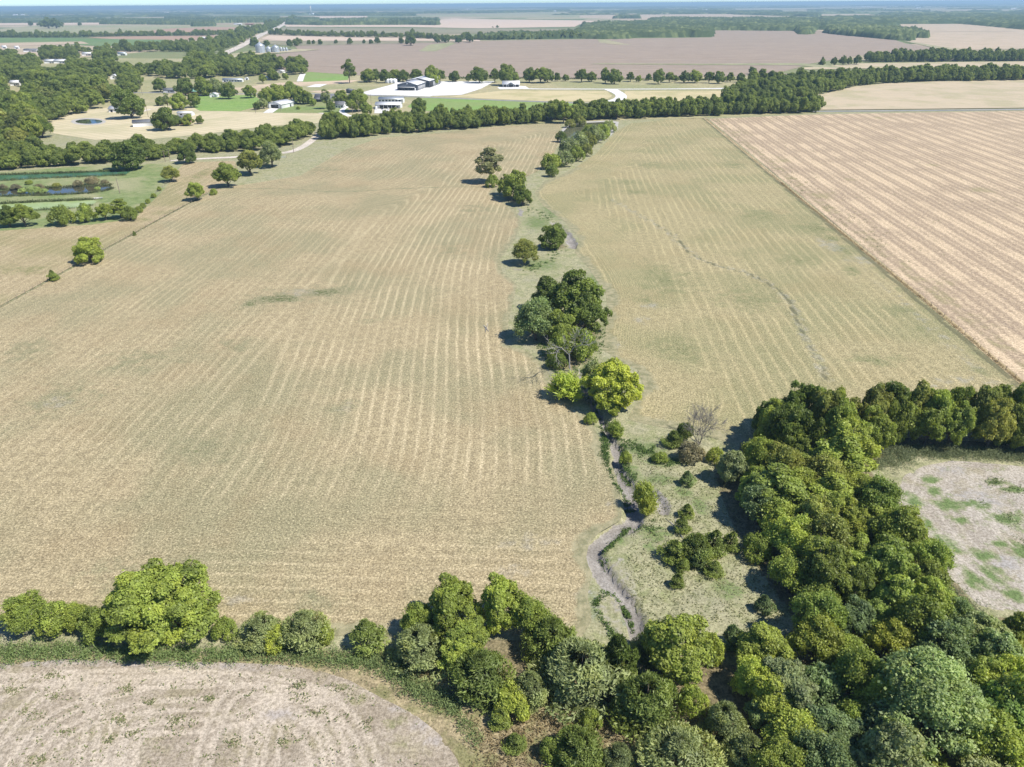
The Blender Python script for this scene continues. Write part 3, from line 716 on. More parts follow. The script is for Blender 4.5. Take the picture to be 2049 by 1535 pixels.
# ---- middle distance ---------------------------------------------------------------
M_midpast = soft('mid_pasture', (0.34, 0.315, 0.17), (0.44, 0.385, 0.23), (0.29, 0.295, 0.145), 0.05)
flat('pasture', poly([(-900, 290), (0, 262), (100, 262), (300, 276), (420, 264), (640, 246), (650, 262), (720, 270), (1120, 244), (1410, 236), (1640, 226), (1560, 150), (700, 150), (560, 140), (450, 118), (-900, 110)]), 0.05, M_midpast, 'pale grassland around the farmsteads')
def rows_far(name, c1, c2, spacing, ang, amt=0.5, c3=None):
    s = SB(name)
    v = s.scalevec(1, 1, 1, ang)
    sep = s.n.new('ShaderNodeSeparateXYZ'); s.L(v, sep.inputs[0])
    y = s.math('ADD', sep.outputs[1], s.math('MULTIPLY', s.noise(0.01, 2), spacing * 0.8))
    w = s.math('MULTIPLY_ADD', s.math('SINE', s.math('MULTIPLY', y, 2 * math.pi / spacing)), 0.5, 0.5)
    n = s.noise(0.02, 4, 0.65); n2 = s.noise(0.25, 4, 0.75)
    st1 = s.noise(1.0, 4, 0.7, s.scalevec(0.006, 0.07, 1, ang)); st2 = s.noise(1.0, 4, 0.75, s.scalevec(0.03, 0.10, 1, ang))
    f = s.step(s.math('ADD', s.math('ADD', s.math('MULTIPLY', w, amt * 0.6), s.math('MULTIPLY', n2, 0.3)), s.math('ADD', s.math('MULTIPLY', st1, 0.5), s.math('MULTIPLY', st2, 0.6))), 0.45, 1.05)
    c = s.mix(f, c1, c2)
    if c3: c = s.mix(s.math('MULTIPLY', s.step(n, 0.45, 0.62), 0.7), c, c3)
    return s.finish(c, 0.95, spec=0.1)
M_mowed = rows_far('mown_yard', (0.46, 0.40, 0.25), (0.58, 0.50, 0.335), 7.0, R(35), 0.4, (0.42, 0.385, 0.225))
flat('mown_yard', poly([(98, 266), (105, 240), (165, 222), (240, 212), (330, 212), (480, 224), (640, 228), (652, 232), (640, 246), (540, 252), (430, 266), (310, 278), (190, 280)]), 0.08, M_mowed, 'pale mown yard around the round pond and long shed')
flat('lawn', poly([(395, 193), (505, 190), (522, 200), (512, 214), (480, 223), (400, 222), (385, 214)]), 0.11, M_lawnb, 'bright green lawn left of the open barn')
flat('lawn', poly([(540, 206), (600, 200), (690, 208), (700, 224), (640, 226), (545, 226)]), 0.11, M_lawn, 'green lawn around the open white barn')
flat('lawn', poly([(604, 164), (612, 145), (650, 143), (700, 147), (696, 160), (660, 163)]), 0.11, M_lawnb, 'bright green plot beside the ploughed field')
flat('lawn', poly([(835, 197), (870, 196), (1000, 202), (1100, 206), (1190, 209), (1150, 216), (1100, 224), (960, 226), (840, 222), (815, 214)]), 0.11, M_lawnb, 'bright green meadow below the paved road')
flat('dirt_track', poly([(455, 178), (560, 166), (720, 160), (700, 166), (620, 172), (520, 177), (540, 181), (455, 184)]), 0.12, M_track, 'band of bare peach soil across the pasture')
flat('dirt_track', poly([(620, 183), (670, 179), (712, 178), (700, 184), (640, 187)]), 0.12, M_track, 'short patch of bare tan soil left of the white yard')
M_concrete = plain('white_limestone', (0.70, 0.685, 0.655), 0.85, 0.09, 0.06)
M_gravel = soft('gravel_road', (0.55, 0.48, 0.41), (0.68, 0.61, 0.53), (0.50, 0.45, 0.38), 0.15)
M_asphalt = plain('grey_road', (0.26, 0.26, 0.255), 0.85, 0.1, 0.1)
flat('gravel_yard', poly([(716, 188), (740, 181), (775, 172), (800, 164), (879, 163), (990, 163), (962, 178), (924, 190), (866, 192), (860, 193.5), (790, 191), (745, 190)]), 0.14, M_concrete, 'white crushed limestone yard around the dark warehouse')
flat('concrete_pad', poly([(613, 174.5), (630, 169), (655, 168.5), (640, 174.5)]), 0.14, M_concrete, 'small white pad in the pasture')
M_mowrow = rows_far('mown_rows', (0.42, 0.36, 0.20), (0.56, 0.475, 0.28), 9.0, R(-4), 0.6, (0.37, 0.345, 0.17))
flat('mown_field', poly([(955, 187), (1010, 181), (1215, 183), (1225, 192), (1210, 203), (1090, 203), (900, 194), (930, 190)]), 0.12, M_mowrow, 'straw-coloured mown field between the lane and the road')
flat('mown_field', poly([(1250, 183), (1300, 182), (1500, 182), (1440, 200), (1300, 205), (1248, 203)]), 0.12, M_mowrow, 'straw-coloured mown field right of the curved white lane')
ribbon('lane', poly([(1000, 176), (1060, 178), (1180, 178.5), (1300, 178.5), (1440, 177.5), (1510, 176.5)]), [10, 7, 7, 7, 8, 22], 0.18, M_concrete, 'straight white lane along the pasture', 12)
ribbon('lane', poly([(1222, 179), (1236, 186), (1243, 192), (1240, 198), (1226, 204)]), [16, 13, 12, 13, 16], 0.20, M_concrete, 'curved white lane turning down to the road', 8)
flat('concrete_pad', poly([(995, 175), (1030, 171), (1052, 173), (1060, 178), (1000, 179)]), 0.17, M_concrete, 'white apron in front of the dark pavilion')
ribbon('road', poly([(262, 186), (330, 186), (480, 188), (640, 188), (720, 190), (800, 193.2), (900, 197), (1000, 201), (1100, 204.5), (1200, 207.5), (1400, 214), (1560, 221), (1640, 223), (2049, 219.5), (2900, 211)]), 7.0, 0.16, M_asphalt, 'grey paved road running across behind the hedgerow', 15)
ribbon('gravel_road', poly([(640, 226), (660, 232), (652, 246), (645, 262), (628, 278), (606, 294), (580, 304), (540, 309), (480, 314), (420, 317), (365, 320), (340, 322)]), [5, 6, 6, 7, 7, 7, 6, 6, 6, 6, 5, 4], 0.09, M_gravel, 'pale gravel road curving past the hedge', 5)
ribbon('driveway', poly([(536, 226), (548, 218), (556, 216)]), 9, 0.15, M_concrete, 'white concrete drive to the open barn', 5)
flat('driveway', poly([(749, 227), (750, 218), (780, 218), (776, 227)]), 0.15, M_concrete, 'white concrete apron before the carport house')
ribbon('driveway', poly([(700, 233), (684, 224), (690, 216), (700, 212)]), 5, 0.15, M_concrete, 'pale drive up to the small white cottage', 5)
ribbon('driveway', poly([(315, 218), (300, 219), (282, 224), (262, 226)]), 5, 0.13, M_gravel, 'dusty gravel drive near the tall power pole', 5)
ribbon('driveway', poly([(600, 163), (604, 152), (607, 148)]), 8, 0.15, M_concrete, 'short white drive beside the bright green plot', 5)

# ---- far fields (photo outline -> land, colour)
M_plough = rows_far('ploughed_grey', (0.155, 0.118, 0.088), (0.385, 0.305, 0.232), 9.0, R(3), 0.55, (0.30, 0.24, 0.185))
M_tan = rows_far('tan_stubble', (0.40, 0.315, 0.225), (0.52, 0.415, 0.30), 14.0, R(2), 0.4, (0.40, 0.33, 0.22))
M_tanrow = rows_far('tan_rows', (0.355, 0.30, 0.20), (0.53, 0.435, 0.30), 7.5, R(-3), 0.75, (0.37, 0.335, 0.195))
M_pink = rows_far('pink_stubble', (0.50, 0.39, 0.30), (0.60, 0.475, 0.365), 18.0, R(2), 0.4)
M_redbrown = rows_far('red_brown_soil', (0.33, 0.215, 0.15), (0.42, 0.29, 0.205), 16.0, R(2), 0.4)
M_greenf = soft('green_crop', (0.12, 0.20, 0.075), (0.17, 0.25, 0.09), (0.19, 0.245, 0.10), 0.02)
M_palegreen = soft('pale_pasture', (0.27, 0.285, 0.15), (0.34, 0.335, 0.19), (0.40, 0.345, 0.22), 0.012)
M_olive = soft('olive_field', (0.255, 0.235, 0.15), (0.31, 0.275, 0.18), (0.235, 0.23, 0.13), 0.012)
FARF = [
 ('ploughed_field', [(600, 143), (720, 151), (1200, 159), (1590, 150), (1560, 146), (1620, 128), (1720, 111), (1800, 104), (1872, 97), (1812, 87), (1790, 80), (1700, 72), (1655, 66), (1640, 61), (1425, 61), (1425, 75), (1262, 77), (1200, 78), (1000, 81), (900, 84), (800, 87), (640, 90), (590, 92), (598, 102), (560, 108), (480, 113), (445, 122), (520, 140)], M_plough, 'wide grey-brown ploughed field beyond the tree row'),
 ('green_strip', [(838, 103), (858, 90), (900, 85), (915, 86), (872, 103)], M_palegreen, 'green wedge of grass cutting into the ploughed field'),
 ('green_strip', [(1195, 78), (1215, 80), (1250, 88), (1265, 90.5), (1230, 89.5), (1200, 86)], M_palegreen, 'small green corner at the edge of the ploughed field'),
 ('green_strip', [(1580, 127), (1400, 128.5), (1200, 127.5), (1180, 129), (1400, 130.5), (1590, 131), (1640, 135), (1700, 137), (1640, 129)], M_palegreen, 'thin green grass line across the ploughed field'),
 ('stubble_field', [(1590, 137), (1720, 127.5), (1900, 125), (2120, 123), (2120, 133), (1900, 135), (1700, 138), (1620, 140)], M_tanrow, 'narrow tan stubble strip between two tree rows'),
 ('stubble_field', [(1635, 221), (1560, 222), (1600, 200), (1656, 187), (1708, 174), (1769, 168), (1861, 164), (2049, 161), (2700, 154), (2700, 211), (2049, 217)], M_tanrow, 'tan stubble field with fine rows under the curved wood'),
 ('green_field', [(-200, 77), (0, 76), (123, 76), (174, 78), (336, 80), (325, 90), (205, 93), (143, 90), (92, 86), (-200, 90)], M_greenf, 'green crop field, far left'),
 ('stubble_field', [(-200, 91), (31, 86), (164, 83.5), (178, 88), (60, 92), (-200, 97)], M_tan, 'tan strip along the green crop, far left'),
 ('stubble_field', [(172, 74.5), (250, 73), (420, 71.5), (475, 71), (448, 80), (336, 79.5), (205, 77)], M_redbrown, 'red-brown bare strip left of the highway'),
 ('pasture', [(-200, 62), (0, 58), (80, 51), (385, 50), (500, 50), (470, 57), (330, 64), (143, 66), (-200, 70)], M_palegreen, 'pale green pasture, far left'),
 ('stubble_field', [(276, 66), (328, 58), (420, 54), (515, 54.5), (498, 64), (420, 65)], M_redbrown, 'red-brown bare field left of the highway'),
 ('stubble_field', [(-200, 46), (14, 46), (199, 44), (200, 49), (78, 50), (-200, 53)], M_pink, 'thin pale stubble strip, far left'),
 ('stubble_field', [(523, 78), (538, 71), (700, 75), (820, 76), (960, 80), (960, 83), (820, 82), (560, 82)], M_pink, 'pinkish stubble strip right of the highway'),
 ('olive_field', [(508, 86), (530, 82.5), (820, 82.5), (960, 83.5), (900, 85), (800, 87.5), (590, 92), (560, 91)], M_olive, 'olive strip behind the grain bins'),
 ('olive_field', [(548, 62), (568, 55), (820, 57), (1150, 58), (1145, 66), (1000, 68), (800, 67), (560, 67)], M_olive, 'olive-grey field right of the highway'),
 ('stubble_field', [(570, 50), (820, 50.5), (870, 51), (880, 39), (908, 37), (985, 39), (1160, 41), (1300, 42.5), (1286, 45), (1160, 49), (1150, 54), (960, 57), (820, 54.5), (572, 54)], M_pink, 'large pale pink stubble field, far centre'),
 ('stubble_field', [(608, 35.5), (625, 32.5), (735, 32), (735, 38), (640, 38.5)], M_pink, 'pale stubble field below the tall grain elevator'),
 ('pasture', [(830, 31), (1000, 27), (1140, 24), (1242, 28), (1240, 38), (1060, 38.5), (1040, 35), (850, 34)], M_palegreen, 'pale far pasture strip, centre'),
 ('stubble_field', [(1160, 31), (1410, 26.5), (1480, 31), (1536, 33), (1530, 37), (1420, 38), (1290, 40), (1160, 36)], M_tan, 'tan far field strip, centre right'),
 ('stubble_field', [(1795, 48.5), (1920, 48), (2049, 59), (2200, 66), (1960, 63), (1856, 64), (1830, 63)], M_tan, 'greyish pink far field, right'),
 ('pasture', [(1818, 84), (1856, 66.5), (1960, 65), (2120, 63), (2120, 97), (1990, 99), (1930, 101), (1885, 95)], M_tan, 'tan and green field above the right tree row'),
 ('green_strip', [(1808, 83), (1818, 83), (1890, 95), (1950, 101), (1930, 102.5), (1870, 96.5)], M_palegreen, 'green ditch along the tan field, right'),
]
for k, (nm, pts, mt, lb) in enumerate(FARF):
    flat(nm, poly(pts), 0.2 + 0.07 * (k % 8) + (0.1 if 'strip' in nm else 0), mt, lb)
ribbon('highway', poly([(440, 120), (446, 110), (480, 94), (500, 83), (527, 68), (534, 66), (548, 60), (560, 53), (575, 44)]), [20, 22, 24, 24, 26, 28, 30, 34, 40], 0.95, M_gravel, 'pale straight highway running to the horizon', 25)
flat('gravel_yard', poly([(440, 112), (505, 103), (600, 99), (640, 100), (600, 104), (540, 108), (450, 118)]), 0.9, M_drylawn, 'dusty yard around the grain bins')

# ---- water
def water(name, col, col2, rough=0.06):
    s = SB(name)
    n = s.noise(0.12, 3)
    c = s.mix(s.step(n, 0.4, 0.65), col, col2)
    return s.finish(c, rough, s.bump(s.noise(0.9, 2), 0.12, 0.05), spec=0.5)
W1 = water('algae_water', (0.055, 0.135, 0.065), (0.075, 0.18, 0.085), 0.25)
W2 = water('dark_water', (0.06, 0.06, 0.035), (0.075, 0.075, 0.045), 0.03)
W3 = water('lime_water', (0.30, 0.38, 0.14), (0.36, 0.43, 0.20), 0.45)
W4 = water('black_water', (0.02, 0.03, 0.035), (0.03, 0.04, 0.045), 0.08)
flat('pond_water', poly([(-300, 371), (0, 362), (80, 357), (180, 353), (250, 350), (266, 341), (240, 341), (150, 345), (60, 348), (0, 351), (-300, 358)]), 0.10, W1, 'algae-green long pond, topmost of three')
flat('pond_water', poly([(-300, 402), (0, 393), (100, 390), (190, 385), (225, 377), (222, 371), (150, 374), (70, 378), (0, 382), (-300, 390)]), 0.10, W2, 'dark reflecting pond, middle of three')
flat('pond_water', poly([(-300, 432), (0, 424), (60, 421), (150, 416), (185, 410), (194, 404), (185, 400), (120, 403), (50, 406), (0, 409), (-300, 416)]), 0.10, W3, 'lime-green pond, lowest of three')
def ring_pts(cx, cy, rx, ry, n=40):
    return [(cx + rx * math.cos(2 * math.pi * k / n), cy + ry * math.sin(2 * math.pi * k / n)) for k in range(n)]
M_rim = plain('pond_rim_mud', (0.42, 0.40, 0.36), 0.9, 0.1, 0.2)
flat('pond_rim', poly(ring_pts(177, 243.5, 35, 7)), 0.11, M_rim, 'pale mud rim of the round pond')
flat('pond_water', poly(ring_pts(178, 243.5, 27, 4.6)), 0.13, W4, 'dark round pond in the pale yard')
W5 = water('lily_water', (0.10, 0.105, 0.06), (0.135, 0.13, 0.08), 0.15)
flat('pond_rim', poly([(1118, 283), (1122, 262), (1135, 248), (1175, 243), (1220, 241), (1238, 244), (1236, 256), (1222, 272), (1196, 285), (1160, 292), (1130, 290)]), 0.06, M_rim, 'grey mud shore of the pond at the field top')
flat('pond_water', poly([(1126, 279), (1128, 263), (1140, 251), (1175, 246), (1218, 244), (1232, 247), (1226, 258), (1212, 272), (1190, 282), (1158, 287), (1134, 286)]), 0.10, W5, 'brown weedy pond at the top of the hay fields')

# ================================================================== TREES
def leaf_material():
    s = SB('leaves')
    oi = s.n.new('ShaderNodeObjectInfo')
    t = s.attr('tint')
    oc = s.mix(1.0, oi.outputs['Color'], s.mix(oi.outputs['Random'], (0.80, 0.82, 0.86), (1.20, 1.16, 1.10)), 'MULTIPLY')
    c = s.mix(1.0, oc, s.mix(t, (1.0, 1.03, 0.98), (2.65, 2.55, 2.1)), 'MULTIPLY')  # high tint is a leaf highlight put into the colour
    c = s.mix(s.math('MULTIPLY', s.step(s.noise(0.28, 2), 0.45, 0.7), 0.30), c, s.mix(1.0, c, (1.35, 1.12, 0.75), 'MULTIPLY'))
    p = s.n.new('ShaderNodeBsdfPrincipled'); s.L(c, p.inputs['Base Color']); p.inputs['Roughness'].default_value = 0.5; p.inputs['Specular IOR Level'].default_value = 0.35
    tr = s.n.new('ShaderNodeBsdfTranslucent'); s.L(s.mix(1.0, c, (1.15, 1.15, 0.6), 'MULTIPLY'), tr.inputs['Color'])
    m = s.n.new('ShaderNodeMixShader'); m.inputs[0].default_value = 0.38
    s.L(p.outputs[0], m.inputs[1]); s.L(tr.outputs[0], m.inputs[2]); s.L(m.outputs[0], s.out.inputs[0])
    return s.m
M_leaf = leaf_material()
M_bark = plain('bark', (0.13, 0.105, 0.08), 0.9, 0.3, 2.0)
M_barkp = plain('pale_dead_wood', (0.40, 0.375, 0.345), 0.9, 0.2, 2.0)
M_twig = plain('grey_twigs', (0.25, 0.225, 0.205), 0.9, 0.2, 2.0)

def unit(n, rg):
    v = rg.normal(size=(n, 3)); return v / np.linalg.norm(v, axis=1)[:, None]
def cards(C, N, size, aspect, rg, up=None):
    """leaf-cluster diamonds: centre, facing, size; 'up' fixes the long axis"""
    n = len(C)
    N = N / (np.linalg.norm(N, axis=1)[:, None] + 1e-9)
    r = up if up is not None else unit(n, rg)
    A = r - (r * N).sum(1)[:, None] * N
    A /= np.linalg.norm(A, axis=1)[:, None] + 1e-9
    B = np.cross(N, A)
    L = size[:, None]; W = (size * aspect)[:, None]
    bend = N * L * 0.18
    V = np.stack([C - A * L - bend * .5, C + B * W + bend * .4, C + A * L - bend, C - B * W + bend * .4], 1).reshape(-1, 3)
    q = np.arange(4 * n).reshape(-1, 4)
    return V, q
def broad(seed, Rr=5.0, Hc=8.5, base=1.6, nl=20, nleaf=5200, ls=0.34, lobe=(0.26, 0.42), top=0.0, airy=0.0, flat_top=1.0, rough=0.62, low=-0.55):
    """broadleaf crown: many rounded lobes over an irregular egg, each lobe a skin of leaf clusters"""
    rg = np.random.default_rng(seed)
    cz = base + Hc * 0.46
    bulge = [(v, rg.uniform(-0.34, 0.30)) for v in unit(7, rg)]
    D = []
    while len(D) < nl:
        d = unit(1, rg)[0]
        if d[2] < low: continue
        if any(np.dot(d, e) > 0.86 for e in D) and rg.random() < 0.8: continue
        D.append(d)
    Cs = []; Rs = []; T = []
    for d in D:
        rad = rg.uniform(*lobe) * Rr
        k = rg.uniform(0.52, 0.90)
        # wider below the middle, narrower to the top
        wid = 1.0 - 0.28 * max(d[2], 0) + rg.uniform(-0.12, 0.12)
        wid *= 1 + sum(a * max(0.0, float(d @ v)) ** 3 for v, a in bulge)
        c = np.array([d[0] * Rr * k * wid, d[1] * Rr * k * wid, cz + d[2] * Hc * 0.5 * k * (1.15 if d[2] > 0 else 0.9)])
        Cs.append(c); Rs.append(rad); T.append(rg.uniform(0.25, 0.8))
    Cs.append(np.array([0, 0, cz])); Rs.append(Rr * 0.62); T.append(0.35)
    w = np.array(Rs) ** 2; w /= w.sum()
    pick = rg.choice(len(Cs), nleaf, p=w)
    d = unit(nleaf, rg)
    out = np.array(Cs)[pick] - np.array([0, 0, cz - 0.8])
    out /= np.linalg.norm(out, axis=1)[:, None] + 1e-6
    flip = (d * out).sum(1) < -0.25
    d[flip] *= -1
    Rp = np.array(Rs)[pick]
    # bumpy lobe surface: sub-clumps
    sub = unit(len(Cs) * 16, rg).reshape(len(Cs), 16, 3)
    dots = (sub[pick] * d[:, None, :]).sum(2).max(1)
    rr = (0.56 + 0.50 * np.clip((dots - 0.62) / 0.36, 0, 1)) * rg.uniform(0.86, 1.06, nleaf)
    stray = rg.random(nleaf) < 0.05 + airy * 0.2
    rr[stray] *= rg.uniform(1.0, 1.25 + airy * 0.3, stray.sum())
    C = np.array(Cs)[pick] + d * (rr * Rp)[:, None] * np.array([1, 1, 0.82 * flat_top])
    C[:, 2] = np.maximum(C[:, 2], base * 0.35 + rg.random(nleaf) * 0.5)
    N = d * 0.75 + np.array([0, 0, 0.42]) + unit(nleaf, rg) * (rough + airy * 0.3)
    size = ls * (0.5 + 0.95 * rg.random(nleaf) ** 1.6)
    V, q = cards(C, N, size, rg.uniform(0.4, 0.9, nleaf), rg)
    tint = np.clip(np.array(T)[pick] + (dots - 0.86) * 1.6 + rg.normal(0, 0.17, nleaf), 0, 1)  # clump crests lighter, gaps darker: light and shade put into the tint
    trunk = MB()
    H = base + Hc
    lean = rg.uniform(-0.3, 0.3, 2)
    tr = Rr * 0.055 + 0.06
    trunk.tube([(0, 0, -0.6), (0, 0, base * 0.6), (lean[0], lean[1], base + Hc * 0.25), (lean[0] * 1.5, lean[1] * 1.5, base + Hc * 0.6)], [tr * 1.25, tr, tr * 0.75, tr * 0.25], 7)
    for c, r in list(zip(Cs, Rs))[:9]:
        s0 = np.array([lean[0] * .5, lean[1] * .5, base * 0.8 + rg.uniform(0, Hc * 0.22)])
        mid = s0 * 0.45 + np.array(c) * 0.55 + np.array([0, 0, -0.35])
        trunk.tube([s0, mid, np.array(c) + (np.array(c) - mid) * 0.45], [tr * 0.5, tr * 0.32, tr * 0.1], 5, False)
    return V, q, tint, trunk, 2 * Rr, H
def cedar(seed, Rr=2.4, H=5.5, nleaf=3200, ls=0.30, pointed=0.8, ragged=0.2):
    """juniper: dense cone or egg of upswept sprays down to the ground"""
    rg = np.random.default_rng(seed)
    nb = 60
    az = rg.uniform(0, 2 * math.pi, nb); hz = np.sort(rg.random(nb) ** 1.15)
    V = []; tint = []
    t = rg.random(nleaf) ** 0.9
    prof = lambda h: (np.minimum(1.0, 0.55 + h * 3.2)) * np.clip(1 - h, 0, 1) ** pointed
    pk = rg.integers(0, nb, nleaf)
    h = np.clip(hz[pk] + rg.normal(0, 0.045, nleaf), 0.0, 0.99)
    a = az[pk] + rg.normal(0, 0.30, nleaf)
    rad = Rr * prof(h) * (0.62 + 0.42 * np.sqrt(rg.random(nleaf))) * (1 + rg.normal(0, ragged * 0.35, nb)[pk])
    rad = np.maximum(rad, 0.05)
    C = np.stack([rad * np.cos(a), rad * np.sin(a), 0.1 + h * H * 0.97 + rad * 0.12 * rg.random(nleaf)], 1)
    outw = np.stack([np.cos(a), np.sin(a), np.zeros(nleaf)], 1)
    up = outw * 0.8 + np.array([0, 0, 0.85]) + unit(nleaf, rg) * 0.38
    N = outw * 0.6 + np.array([0, 0, 0.30]) + unit(nleaf, rg) * 0.75
    V, q = cards(C, N, ls * rg.uniform(0.7, 1.45, nleaf), rg.uniform(0.22, 0.4, nleaf), rg, up)
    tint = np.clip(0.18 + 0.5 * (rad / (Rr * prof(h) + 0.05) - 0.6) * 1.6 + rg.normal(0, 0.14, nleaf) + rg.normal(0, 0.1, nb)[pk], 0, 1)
    trunk = MB()
    trunk.tube([(0, 0, -0.5), (0, 0, H * 0.4), (0, 0, H * 0.9)], [0.05 * Rr + 0.05, 0.04 * Rr + 0.02, 0.02], 6)
    for k in range(10):
        i = rg.integers(0, nb); e = Rr * prof(hz[i]) * 0.75
        trunk.tube([(0, 0, hz[i] * H * 0.85), (math.cos(az[i]) * e, math.sin(az[i]) * e, hz[i] * H * 0.95 + 0.2)], [0.035, 0.01], 4, False)
    return V, q, tint, trunk, 2 * Rr, H
def willow(seed, Rr=2.6, H=5.0, nleaf=4200, ls=0.5):
    """willow-like: a haze of fine upright and arching wands"""
    rg = np.random.default_rng(seed)
    nb = 46
    az = rg.uniform(0, 2 * math.pi, nb); el = rg.uniform(0.15, 1.45, nb); ln = rg.uniform(0.75, 1.08, nb)
    pk = rg.integers(0, nb, nleaf); t = 0.35 + 0.65 * rg.random(nleaf) ** 0.7
    dirv = np.stack([np.cos(az) * np.cos(el), np.sin(az) * np.cos(el), np.sin(el)], 1)[pk]
    C = dirv * (t * ln[pk])[:, None] * np.array([Rr, Rr, H * 0.78]) + np.array([0, 0, H * 0.16])
    C += rg.normal(0, 0.13 * Rr, (nleaf, 3)) * t[:, None]
    C[:, 2] = np.maximum(C[:, 2], 0.15)
    up = dirv + np.array([0, 0, 0.5]) + unit(nleaf, rg) * 0.45
    N = unit(nleaf, rg) + dirv * 0.5 + np.array([0, 0, .25])
    V, q = cards(C, N, ls * rg.uniform(0.5, 1.2, nleaf), np.full(nleaf, 0.16), rg, up)
    tint = np.clip(0.5 + (t - 0.7) * 0.7 + rg.normal(0, 0.13, nleaf), 0, 1)
    trunk = MB()
    for k in range(12):
        d = np.array([math.cos(az[k]) * math.cos(el[k]), math.sin(az[k]) * math.cos(el[k]), math.sin(el[k])])
        e = d * np.array([Rr, Rr, H * 0.75]) * ln[k] * 0.85
        trunk.tube([(0, 0, -0.4), e * 0.4 + np.array([0, 0, 0.4]), e + np.array([0, 0, H * 0.15])], [0.09, 0.05, 0.012], 5, False)
    return V, q, tint, trunk, 2 * Rr, H
def bare(seed, W=9.0, H=8.5, stems=1, depth=5, twig=0.018, spread_=0.62):
    """leafless tree: branching tapered tubes down to twigs"""
    rg = np.random.default_rng(seed)
    m = MB()
    def grow(p, d, L, r, k):
        n = 3
        pts = [p]; q = p.copy(); dd = d.copy()
        for i in range(n):
            dd = dd + rg.normal(0, 0.13, 3) + np.array([0, 0, 0.03]); dd /= np.linalg.norm(dd)
            q = q + dd * L / n; pts.append(q.copy())
        m.tube(pts, [r, r * 0.86, r * 0.72, max(r * 0.6, twig * .6)], 5 if k > 2 else 3, False)
        if k <= 0: return
        nb = 2 if k > 3 else 3
        for j in range(nb + (rg.random() < 0.5)):
            a = rg.uniform(0.35, 0.85) * spread_ * 1.35
            ax = unit(1, rg)[0]; ax = ax - (ax @ dd) * dd; ax /= np.linalg.norm(ax)
            nd = dd * math.cos(a) + ax * math.sin(a)
            s0 = pts[-1] if j < 2 else pts[rg.integers(1, 3)]
            grow(s0, nd, L * rg.uniform(0.62, 0.86), max(r * rg.uniform(0.5, 0.68), twig), k - 1)
    for s_ in range(stems):
        t = 2 * math.pi * s_ / max(stems, 1) + 0.4
        d = np.array([math.cos(t) * 0.35, math.sin(t) * 0.35, 1.0]) if stems > 1 else np.array([0.02, 0.02, 1.0])
        d /= np.linalg.norm(d)
        grow(np.array([math.cos(t), math.sin(t), -0.3]) * (0.3 if stems > 1 else 0.01), d, H * 0.30, 0.20 if stems == 1 else 0.11, depth)
    V = np.array(m.v); 
    V[:, :2] *= W / (V[:, :2].max(0) - V[:, :2].min(0)).mean(); V[:, 2] *= H / V[:, 2].max()
    m.v = [tuple(p) for p in V]
    return m, W, H

PROTO = {}
def add_proto(key, data):
    V, q, tint, trunk, W, H = data
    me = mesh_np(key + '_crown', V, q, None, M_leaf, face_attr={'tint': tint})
    tm = trunk.mesh(key + '_trunk', M_bark, True)
    PROTO[key] = dict(crown=me, trunk=tm, W=W, H=H)
for k in range(6): add_proto('broad%d' % k, broad(20 + k, 5.0, 8.6, 0.9, 52 + 4 * k, 23000, 0.20, (0.14 + 0.006 * k, 0.27), airy=0.5))
for k in range(3): add_proto('round%d' % k, broad(50 + k, 4.4, 7.2, 0.2, 56, 18000, 0.19, (0.16, 0.28), airy=0.35, low=-0.75))
for k in range(3): add_proto('dense%d' % k, broad(60 + k, 4.6, 7.8, 0.15, 40, 12500, 0.23, (0.24, 0.36), airy=0.05, low=-0.8))
for k in range(2): add_proto('tall%d' % k, broad(70 + k, 3.4, 11.0, 1.4, 26, 9500, 0.22, (0.25, 0.42), airy=0.5))
for k in range(3): add_proto('airy%d' % k, broad(80 + k, 5.0, 8.2, 0.8, 46, 20000, 0.19, (0.12, 0.28), airy=1.2))
for k in range(2): add_proto('bush%d' % k, broad(90 + k, 3.2, 3.6, 0.1, 18, 6500, 0.165, (0.26, 0.42), airy=0.5))
add_proto('giant', broad(110, 9.5, 11.0, 0.1, 96, 62000, 0.21, (0.12, 0.22), airy=0.35, flat_top=0.72, low=-0.85))
add_proto('poplar', broad(111, 7.4, 13.0, 2.0, 60, 40000, 0.19, (0.12, 0.23), airy=1.0))
for k in range(4): add_proto('cedar%d' % k, cedar(130 + k, 2.4, 5.4 + 0.5 * k, 7500, 0.23, 0.48 + 0.08 * k, 0.9))
for k in range(3): add_proto('oldcedar%d' % k, cedar(140 + k, 3.6, 6.4, 13000, 0.27, 0.42, 0.75))
for k in range(2): add_proto('willow%d' % k, willow(150 + k))
for k in range(2): add_proto('bare%d' % k, (None,) * 6) if False else None
KINDS = {'broad': 6, 'round': 3, 'dense': 3, 'tall': 2, 'airy': 3, 'bush': 2, 'giant': 1, 'poplar': 1, 'cedar': 4, 'oldcedar': 3, 'willow': 2}
NAME = {'broad': 'broadleaf_tree', 'round': 'broadleaf_tree', 'dense': 'broadleaf_tree', 'tall': 'broadleaf_tree', 'airy': 'broadleaf_tree', 'bush': 'shrub', 'giant': 'broadleaf_tree', 'poplar': 'broadleaf_tree',
        'cedar': 'cedar_tree', 'oldcedar': 'cedar_tree', 'willow': 'willow_shrub'}
CAT = {'broadleaf_tree': 'tree', 'shrub': 'shrub', 'cedar_tree': 'cedar tree', 'willow_shrub': 'willow'}
